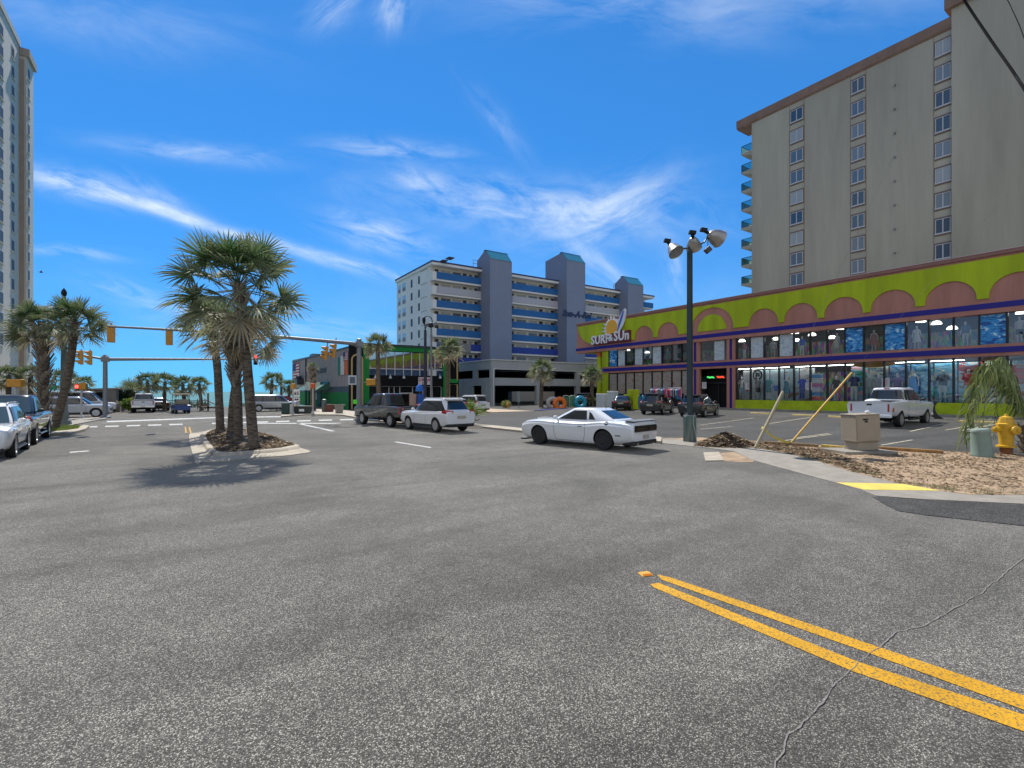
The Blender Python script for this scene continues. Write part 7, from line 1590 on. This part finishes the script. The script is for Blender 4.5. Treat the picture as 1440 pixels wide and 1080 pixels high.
m = MB(); m.obox((0, 0, 0), (.25, .2, .22), M=Matrix.Translation((X(992.5), 0, zf_(351.5))) @ Matrix.Rotation(R(-42), 4, 'Y')); m.tube([(X(992.5), 0, zf_(335)), (X(992.5), 0, zf_(349))], .015, 5); m.build('hanging_ballast', mat('ballast dark', (.05, .045, .045), .5), o, bevel=.02)
# utility cabinet
pcab = G(1211.5, 636, .02); dc_ = depth(pcab); wp_ = dc_/F; M_cab = mat('beige cabinet', (.32, .27, .20), .55, var=.07, vs=3)
o = thing('utility_cabinet', 'beige utility cabinet with vent slots leaning on a concrete pad', 'utility cabinet', (pcab.x, pcab.y, .12), -YAW+.10); o.rotation_euler = (0, R(-2.2), -YAW+.10)
wx = 15.5*wp_; hz = lambda py: AD(1211, py, dc_).z-.12
m = MB(); m.box(-wx, wx, -.30, .30, 0, hz(620)); m.build('base', M_cab, o, bevel=.015)
m = MB(); m.box(-wx-.09, wx+.02, -.36, .32, hz(619.7), hz(583)); m.build('door_box', M_cab, o, bevel=.02); m = MB(); m.box(-wx-.07, wx-.10, -.375, -.361, hz(618), hz(586)); d_ = m.build('door', M_cab, o, bevel=.006)
for z, a, b in ((hz(588.5), -.24, -.06), (hz(591.5), -.18, -.08)): m = MB(); m.box(a, b, -.385, -.374, z-.03, z+.02); m.build('vent_slot', M_black, d_)
m = MB(); m.box(-wx-.11, wx+.04, -.38, .34, hz(583)+.002, hz(583)+.035); m.build('lid', M_cab, o, bevel=.01)
m = MB(); r_2 = random.Random(2); m.ball((.18, -.1, hz(583)+.08), .10, 7, 5, (1, .7, .6)); m.build('crumpled_paper', mat('paper white', (.65, .65, .65), .8), o)
q = MB(); q.obox((0, 0, .05), (1.75, 1.2, .13)); q.v = [tuple(Matrix.Rotation(-YAW+.05, 3, 'Z') @ Vector(v)+Vector((pcab.x-.1, pcab.y+.05, 0))) for v in q.v]; tag(q.build('concrete_pad', M_conc, bevel=.02), 'cracked concrete pad under the beige cabinet', 'pad')
# green pedestal
pg = G(1381.5, 642, .02); dg_ = depth(pg); wp_ = dg_/F; o = thing('cable_pedestal', 'sage green round cable pedestal standing in the sand', 'cable pedestal', pg, 0); o.rotation_euler = (R(-3), R(-4), 0)
hh = AD(1381, 603, dg_).z-.02; M_sage = mat('sage green plastic', (.19, .25, .20), .5, var=.08, vs=4)
m = MB(); m.lathe([(12.4*wp_, 0), (12.2*wp_, hh*.12), (12.0*wp_, hh*.13), (10.4*wp_, hh*.93)], n=20); m.build('body', M_sage, o, smooth=40); m = MB(); m.lathe([(10.9*wp_, hh*.90), (10.8*wp_, hh*.965), (9.8*wp_, hh), (.001, hh+.01)], n=20); m.build('cap', mat('sage cap', (.24, .30, .25), .5), o, smooth=40)
# fire hydrant
ph_ = G(1415, 638.5, .02); dh = depth(ph_); s_ = (AD(1415, 583, dh).z)/.98
o = thing('fire_hydrant', 'yellow fire hydrant with rusty base beside the drooping palm', 'fire hydrant', ph_, -YAW); o.scale = (s_, s_, s_)
M_hyd = mat('hydrant yellow', (.62, .36, .02), .4, var=.18, vs=8)
m = MB(); m.lathe([(.115, 0), (.12, .16), (.115, .17)], n=16); m.build('base', mat('rusty base', (.22, .09, .03), .9, var=.4, vs=14), o, smooth=40)
m = MB(); m.lathe([(.19, .17), (.19, .21), (.13, .22), (.14, .4), (.165, .62), (.18, .66), (.18, .70)], n=16); m.build('barrel', M_hyd, o, smooth=35)
m = MB(); m.lathe([(.19, .70), (.19, .74), (.15, .76), (.145, .80), (.12, .90), (.05, .93)], n=8); m.lathe([(.04, .93), (.035, .98)], n=5); m.build('bonnet', M_hyd, o, smooth=20)
for sx in (-1, 1):
    M = Matrix.Translation((sx*.14, 0, .60)) @ Matrix.Rotation(R(90*sx), 4, 'Y'); m = MB(); m.lathe([(.06, 0), (.06, .1), (.075, .1), (.075, .15), (.03, .16), (.025, .2)], n=10, M=M); m.build('side_cap', M_hyd, o, smooth=30)
M = Matrix.Translation((0, -.12, .60)) @ Matrix.Rotation(R(90), 4, 'X'); m = MB(); m.lathe([(.085, 0), (.085, .1), (.105, .1), (.105, .14), (.04, .155), (.03, .19)], n=12, M=M); m.build('front_cap', M_hyd, o, smooth=30)
# timbers along the verge
M_tim = mat('landscape timber', (.33, .18, .06), .85, var=.35, vs=6)
def timber(a, b, lab, col):
    p, q2 = G(*a, .02), G(*b, .02); d = q2-p; o = thing('timber', lab, 'timber', (p+q2)/2, math.atan2(d.y, d.x), 'landscape timbers along the verge'); ln = d.length/2
    m = MB(); m.box(-ln, ln, -.065, .065, 0, .11); m.build('beam', col, o, bevel=.02); m = MB(); m.lathe([(.012, .11), (.014, .122), (.0, .124)], (ln-.2, 0, 0), 6); m.lathe([(.012, .11), (.014, .122), (.0, .124)], (-ln+.2, 0, 0), 6); m.build('spike', M_galv, o)
timber((1233, 632), (1326, 638), 'brown landscape timber right of the beige cabinet', M_tim)
timber((1076, 624), (1151, 629), 'weathered timber behind the leaning guy guards', mat('grey timber', (.25, .17, .09), .9, var=.35, vs=6))
timber((1156, 629), (1192, 632), 'yellow painted timber left of the beige cabinet', mat('yellow timber', (.55, .40, .10), .85, var=.35, vs=6))
# guy wires with guards; the pole they hold stands outside the frame
M_wire = mat('guy wire', (.15, .14, .13), .85, spec=.1)
def guy(lab, base, tip, top, dtip, dtop, col, r0):
    p = G(*base, .03); t_ = AD(*tip, dtip); e_ = AD(*top, dtop); o = thing('guy_wire', lab, 'guy wire', p); v = [x-p for x in (p, t_, e_)]
    m = MB(); m.tube([v[0], v[1]], [r0, r0*.9], 8); m.build('guard', col, o, smooth=60); m = MB(); m.tube([v[1], v[2]], .0035, 5); m.build('wire', M_wire, o); m = MB(); m.tube([v[0]-Vector((0, 0, .15)), v[0]+(v[1]-v[0])*.05], .02, 6); m.build('anchor_rod', M_galv, o)
dA, dB = depth(G(1062, 630)), depth(G(1113, 622))
guy('guy wire with a long yellow guard leaning over the car park', (1113, 622), (1198, 524), (1900, -283), dB+.3, dB+3.2, mat('yellow guard', (.55, .32, .03), .5), .040)
guy('guy wire with a pale tan guard taped at the verge', (1062, 630), (1101, 550.5), (1470, -235), dA+.3, dA+3.2, mat('tan guard', (.33, .28, .17), .6), .055)
P_ = [AD(1074, 602, dA+.12), AD(1085, 613, dA+.3), AD(1098, 619, dA+.5), AD(1112, 623, dA+.7)]
m = MB(); m.grid([[p-Vector((0, 0, .045)), p+Vector((0, 0, .045))] for p in spine(P_, 10)]); tp_ = m.build('caution_tape', mat('caution tape', (.60, .52, .10), .5, var=.35, vs=10)); tag(tp_, 'yellow caution tape tied between the two guy guards', 'caution tape')
m = MB(); m.tube([AD(1073.5, 604.5, dA+.1), AD(1075.2, 601, dA+.1)], .09, 8); kn = m.build('knot', mat('caution tape', (.6, .52, .1), .5)); kn.parent = tp_
# overhead cables
def cable(lab, pts, r_, d0, d1):
    P = [AD(px, py, d0+(d1-d0)*i/(len(pts)-1)) for i, (px, py) in enumerate(pts)]; m = MB(); m.tube(spine(P, 20), r_, 6); return tag(m.build('overhead_cable', mat('cable black', (.012, .012, .014), .9, spec=.05), smooth=60), lab, 'cable', 'overhead cables at the top right')
cable('thick black overhead cable crossing the beige tower at the top right', [(1240, -190), (1342, -22), (1391, 53), (1430, 109), (1475, 185), (1600, 420)], .028, 12, 8)
cable('short black cable splitting off the thick overhead cable', [(1429, 107), (1442, 124), (1480, 165), (1600, 300)], .018, 9.6, 8.5)
cable('thin grey overhead cable in the top right corner', [(1330, -150), (1410, -12), (1424, 15), (1436, 42), (1452, 90), (1500, 240)], .010, 12.6, 11)
# flying bird
o = thing('bird', 'small dark bird flying in the sky left of the palms', 'bird', AD(58, 383, 40)); o.rotation_euler = (0, 0, .4); o.scale = (.5, .5, .5)
m = MB(); m.ball((0, 0, 0), .11, 8, 6, (2.0, .8, .8)); m.add([(.1, .02, .03), (-.12, .02, .03), (-.18, .42, .20), (-.02, .42, .22), (-.14, .75, .10)], [(0, 1, 2, 3), (3, 2, 4)]); m.add([(.1, -.02, .03), (-.12, -.02, .03), (-.18, -.42, .20), (-.02, -.42, .22), (-.14, -.75, .10)], [(0, 1, 2, 3), (3, 2, 4)]); m.add([(-.18, .03, 0), (-.18, -.03, 0), (-.4, -.09, .0), (-.4, .09, 0)], [(0, 1, 2, 3)]); m.build('body', mat('bird dark', (.05, .03, .025), .8), o)
# things on the pub pavement
def at(px, py, d=43, z=.1): p = AD(px, py, d); p.z = z; return p
M_bin = mat('dark green bin', (.015, .045, .04), .5)
o = thing('utility_box', 'dark green utility box at the corner left of the pub posts', 'utility box', at(403, 583), -YAW); m = MB(); m.box(-.32, .32, -.3, .3, 0, .92); m.build('body', M_bin, o, bevel=.03); m = MB(); m.box(-.35, .35, -.33, .33, .921, .98); m.build('lid', M_bin, o, bevel=.02); m = MB(); m.box(.36, .6, -.2, .1, 0, .85); m.build('side_panel', mat('pale panel', (.45, .45, .42), .6), o)
o = thing('planter_box', 'low dark planter box between the two pedestrian posts', 'planter', at(425, 581.5, 44), -YAW); m = MB(); m.box(-.75, .75, -.3, .3, 0, .62); m.build('box', mat('dark planter', (.035, .04, .035), .7), o, bevel=.03); m = MB(); m.box(-.78, .78, -.33, .33, .62, .70); m.build('rim', mat('grey rim', (.2, .2, .17), .8), o, bevel=.02); m = MB(); m.box(-.15, .3, -.335, -.302, .2, .42); m.build('notice', M_white, o)
for i, (px, py, lab, mt, w_, h_) in enumerate([(456, 577, 'tall grey green bin beside the pub canopy post', mat('bin grey green', (.09, .12, .11), .5), .5, 1.25), (463, 577, 'brown barrel planter under the pub canopy', mat('barrel brown', (.14, .045, .035), .7), .85, .75)]):
    o = thing(['waste_bin', 'barrel_planter'][i], lab, ['bin', 'planter'][i], at(px, py, 48), -YAW); m = MB()
    m.lathe([(w_*.45, 0), (w_*.52, h_*.5), (w_*.46, h_*.9)], n=12); m.build('body', mt, o, smooth=40); m = MB(); m.lathe([(w_*.48, h_*.9), (w_*.48, h_*.94), (w_*.2, h_)], n=12); m.build('lid', M_bin if i == 0 else M_mulch, o, smooth=40)
o = thing('planter_urn', 'grey concrete planter with wide rim beside the near mast', 'planter', at(477, 581, 45), -YAW); m = MB(); m.lathe([(.34, 0), (.42, .7), (.58, .72), (.58, .80), (.45, .80), (.42, .74)], n=4); m.build('bowl', mat('urn grey', (.26, .25, .22), .85), o); m = MB(); m.lathe([(.001, .78), (.44, .77)], n=8); m.build('soil', M_mulch, o)
o = thing('highway_sign', 'white route sign 65 with arrow plate before the pub end wall', 'road sign', at(417.5, 582, 44), -YAW); zz = AD(418, 553, 44).z-.1
m = MB(); m.tube([(0, 0, 0), (0, 0, zz+.4)], .035, 6); m.build('post', M_galv, o); m = MB(); m.box(-.27, .27, -.06, -.03, zz-.32, zz+.36); a_ = m.build('sign_plate', M_white, o); m = MB(); m.box(-.27, .27, -.06, -.03, zz-.72, zz-.38); b_ = m.build('arrow_plate', M_white, o)
t = lettering('65', .42, .004, M_black, a_, (0, -.066, zz-.15), '-y', bold=.012)
m = MB(); m.add([(-.2, -.066, zz-.55), (-.06, -.066, zz-.43), (-.06, -.066, zz-.51), (.06, -.066, zz-.51), (.06, -.066, zz-.43), (.2, -.066, zz-.55), (.06, -.066, zz-.67), (.06, -.066, zz-.59), (-.06, -.066, zz-.59), (-.06, -.066, zz-.67)], [(0, 1, 2, 3, 4, 5, 6, 7, 8, 9)]); m.build('arrow', M_black, b_)
# patio in front of the pub
o = thing('patio_umbrella', 'closed bright blue umbrella at the pub front', 'umbrella', at(590, 580, 49), 0); m = MB(); m.lathe([(.38, 2.0), (.42, 2.15), (.3, 2.5), (.04, 2.75)], n=10); m.build('canopy', mat('umbrella blue', (.02, .16, .6), .6), o, smooth=40); m = MB(); m.tube([(0, 0, 0), (0, 0, 2.75)], .03, 6); m.build('pole', M_galv, o)
for a, c, lab in [(580.5, (.42, .30, .24), 'tan patio screen panel behind the grey pickup cab'), (591.5, (.02, .10, .42), 'blue patio screen panel left of the navy street lamp')]:
    o = thing('patio_screen', lab, 'screen', at(a, 580, 48.5), -YAW*.2, 'patio screens by the pub'); m = MB(); m.box(-.40, .40, -.04, .04, .55, 1.75); m.build('panel', mat('screen %s' % lab[:4], c, .7, var=.15, vs=3), o); m = MB()
    for x in (-.38, .38): m.box(x-.03, x+.03, -.05, .05, 0, 1.8)
    m.build('post', M_black, o)
# swim rings and stands by the garage
def ring_stand(px, py, d, lab, c, rr_=.62):
    p = at(px, py, d, 0); z = AD(px, py, d).z; o = thing('swim_ring', lab, 'swim ring', (p.x, p.y, z), -YAW+.2, 'inflatable swim rings by the car park')
    m = MB(); m.grid([[Vector(((rr_*.68+rr_*.32*math.cos(b_2))*math.cos(a), rr_*.30*math.sin(b_2), (rr_*.68+rr_*.32*math.cos(b_2))*math.sin(a))) for b_2 in [2*math.pi*k/10 for k in range(10)]] for a in [2*math.pi*k/24 for k in range(25)]], closed=True); m.build('ring', mat('ring '+lab[:6], c, .35), o, smooth=80)
    m = MB(); m.box(-.03, .03, .1, .2, -z, .6); m.box(-.2, .2, -.02, .2, -z, -rr_-.02); m.build('stand', M_black, o)
ring_stand(787, 568, 56, 'orange swim ring by the car park kerb', (.75, .16, .015), .85); ring_stand(777, 567, 57.5, 'pale grey swim ring behind the orange ring', (.42, .42, .4), .8); ring_stand(816, 566, 57, 'teal swim ring beside the dark blue suv', (.01, .25, .36), .8)
for px, c, lab in [(796, (.05, .16, .09), 'dark green fabric panel right of the orange ring'), (805, (.07, .20, .11), 'green fabric panel left of the teal ring')]:
    o = thing('fabric_panel', lab, 'panel', at(px, 570, 57, 0), -YAW+.2, 'green fabric panels between the rings'); m = MB(); m.box(-.36, .36, -.03, .03, .3, 1.5); m.build('cloth', mat('panel '+str(px), c, .8, var=.2, vs=3), o); m = MB(); m.tube([(-.38, 0, 0), (-.38, 0, 1.45), (-.25, 0, 1.62), (.25, 0, 1.62), (.38, 0, 1.45), (.38, 0, 0)], .025, 6); m.build('frame', M_trim, o)
q = MB(); a, b = at(755, 578.5, 50, 0), at(800, 574.5, 55, 0); d_ = (b-a).normalized(); n2 = Vector((-d_.y, d_.x, 0))*.3; q.prism([tuple((a-n2)[:2]), tuple((b-n2)[:2]), tuple((b+n2)[:2]), tuple((a+n2)[:2])], 0, .22); tag(q.build('painted_kerb', M_navy, bevel=.03), 'dark blue painted kerb before the orange swim ring', 'kerb')
o = thing('small_hydrant', 'small orange hydrant on the strip before the garage', 'fire hydrant', at(629+60-.5, 575, 58, .1)); o.location = at(714-1, 574, 57, .1); o.location.x -= .0
m = MB(); m.lathe([(.16, 0), (.12, .1), (.13, .45), (.17, .5), (.1, .68), (.03, .75)], n=10); m.build('barrel', mat('hydrant orange', (.55, .25, .06), .5), o, smooth=40); m = MB(); m.tube([(-.24, 0, .42), (.24, 0, .42)], .06, 8); m.build('side_cap', mat('hydrant orange', (.55, .25, .06), .5), o)
o.location = at(714, 575, 57, .1)
o = thing('sign_post', 'grey green sign on a thin post before the garage opening', 'sign', at(729.5, 573, 57, .1), -YAW); m = MB(); m.tube([(0, 0, 0), (0, 0, 1.9)], .04, 6); m.build('post', M_galv, o); m = MB(); m.box(-.17, .17, -.06, -.03, .75, 2.0); m.build('plate', mat('sign grey green', (.16, .22, .22), .5), o)
# goods outside the shop
def boxes(name, lab, cat, px, py, d, mt, lst):
    o = thing(name, lab, cat, at(px, py, d, zl(40)), -math.pi/2+.1)
    for i, b in enumerate(lst): m = MB(); m.box(*b); m.build('body' if i == 0 else 'lid', mt[i % len(mt)], o, bevel=.02)
boxes('ice_chest', 'pale ice freezer left of the shop windows', 'freezer', 851, 573, 56, [mat('freezer white', (.5, .55, .56), .5), M_white], [(-.9, .2, -.5, .5, 0, 1.45), (-.92, .22, -.52, .52, 1.451, 1.55)])
boxes('ice_chest', 'taller white ice freezer beside the first shop window', 'freezer', 862, 573, 54, [mat('freezer white', (.5, .55, .56), .5), M_white], [(-.5, .4, -.4, .4, 0, 1.75), (-.52, .42, -.42, .42, 1.751, 1.85)])
boxes('lime_crate', 'large lime green display crate outside the shop', 'crate', 889, 575, 50, [M_lime], [(-.7, .5, -.5, .5, 0, 1.5), (-.2, .5, -.5, .5, 1.501, 2.0)])
for px, c, lab in [(899, (.03, .10, .30), 'dark blue bodyboard standing against the lime crate'), (904, (.02, .28, .42), 'light blue bodyboard standing right of the lime crate'), (908, (.05, .3, .28), 'turquoise bodyboard standing beside the clothes rack')]:
    o = thing('bodyboard', lab, 'bodyboard', at(px, 574, 50, zl(40)), -math.pi/2+.2, 'bodyboards outside the shop'); m = MB(); m.extr([(0, .28*math.cos(t)*(1 if math.sin(t) > 0 else .9), .72+.72*math.sin(t)) for t in [2*math.pi*k/18 for k in range(18)]], (.05, 0, 0)); m.build('board', mat('bodyboard '+lab[:7], c, .5), o); m = MB(); m.extr([(-.01, .15*math.cos(t), .72+.5*math.sin(t)) for t in [2*math.pi*k/14 for k in range(14)]], (.009, 0, 0)); m.build('print', mat('bodyboard print', (.5, .55, .6), .5), o); o.rotation_euler.x = 0
gcol = [(.5, .05, .15), (.6, .6, .6), (.02, .02, .03), (.05, .2, .5), (.6, .25, .35), (.4, .42, .45), (.02, .3, .35), (.5, .03, .03), (.1, .1, .25), (.65, .55, .5)]
for i, (pa_, pb_, lab) in enumerate([(915, 937, 'rack of bright hanging clothes behind the boxy black suv'), (940, 958, 'rack of red white and black clothes left of the floodlight pole')]):
    a, b = AX(pa_, 553, XS-2.4), AX(pb_, 553, XS-2.4); zr_ = 2.15; o = thing('clothes_rack', lab, 'clothes rack', (XS-2.4, (a.y+b.y)/2, zl(42)), 0, 'clothes racks outside the shop'); ln = abs(a.y-b.y)/2
    m = MB(); m.tube([(0, -ln, 0), (0, -ln, zr_), (0, ln, zr_), (0, ln, 0)], .03, 6); m.build('rail', M_chrome, o)
    n3 = int(ln*2/.14)
    for k in range(n3):
        y = -ln+.08+k*.14; z1 = zr_-.05-rnd.uniform(0, .06); zlow = zr_-rnd.uniform(.8, 1.2); w_ = rnd.uniform(.22, .3)
        m = MB(); m.extr([(-w_*.3, y, z1), (w_*.3, y, z1), (w_, y, z1-.14), (w_*.9, y+.02, zlow), (-w_*.9, y-.02, zlow), (-w_, y, z1-.14)], (0, .06, 0)); m.build('garment', C('rack %d' % (k*3 % 10), gcol[(k*3+i) % 10]), o)
# boardwalk rails and posts by the sea
M_wood = mat('weathered wood', (.20, .16, .12), .9, var=.3, vs=6)
for i, (px, d, lab) in enumerate([(240, 57, 'wooden beach fence between the small dark car and the golf cart'), (272, 57, 'wooden beach fence right of the golf cart'), (400, 58, 'wooden beach fence behind the silver minivan')]):
    p = at(px, 576, d, 0); o = thing('beach_fence', lab, 'fence', p, 0, 'wooden fences at the sea edge'); m = MB()
    for s_2 in (.5, .95): m.box(-1.2, 1.2, -.03, .03, s_2, s_2+.1)
    m.build('rail', M_wood, o)
    for k in range(4): m = MB(); m.box(-1.2+.78*k, -1.1+.78*k, -.06, .06, 0, 1.2); m.build('post', M_wood, o)
o = thing('beach_walkway', 'brown wooden beach access with posts left of the island trunks', 'walkway', at(294, 577, 52, 0), 0); m = MB(); m.box(-.8, .8, -.5, .5, .3, .5); m.build('deck', M_wood, o)
for x in (-.8, -.1, .75):
    m = MB(); m.box(x-.09, x+.09, -.5, -.35, 0, 1.9 if x < .5 else 1.2); m.build('post', M_wood, o)
m = MB(); m.obox((.2, -.42, .8), (1.5, .06, .12), M=Matrix.Translation((.2, -.42, .9)) @ Matrix.Rotation(.5, 4, 'Y')); m.build('handrail', mat('pale handrail', (.45, .40, .32), .8), o)
o = thing('red_kayak_rack', 'dark red beach kiosk roof between the minivan and the pub', 'kiosk', at(404, 577, 56, 0), 0); m = MB(); m.extr([(-1.3, -.8, 1.35), (1.3, -.8, .9), (1.3, -.8, 1.0), (-.2, -.8, 1.6), (-1.3, -.8, 1.5)], (0, 1.6, 0)); m.build('roof', mat('kiosk red', (.20, .02, .03), .6), o)
for x in (-1.1, 1.1): m = MB(); m.box(x-.06, x+.06, -.1, .1, 0, 1.4 if x < 0 else .95); m.build('post', M_wood, o)
o.name = 'beach_kiosk'
o = thing('wooden_mast', 'dark wooden utility mast by the sea right of the minivan', 'mast', at(395.5, 576, 58, 0), 0); m = MB(); m.tube([(0, 0, 0), (0, 0, 4.1)], .14, 8); m.build('pole', M_wood, o); m = MB(); m.box(-.5, .5, -.06, .06, 3.1, 3.25); m.build('crossbar', M_wood, o)
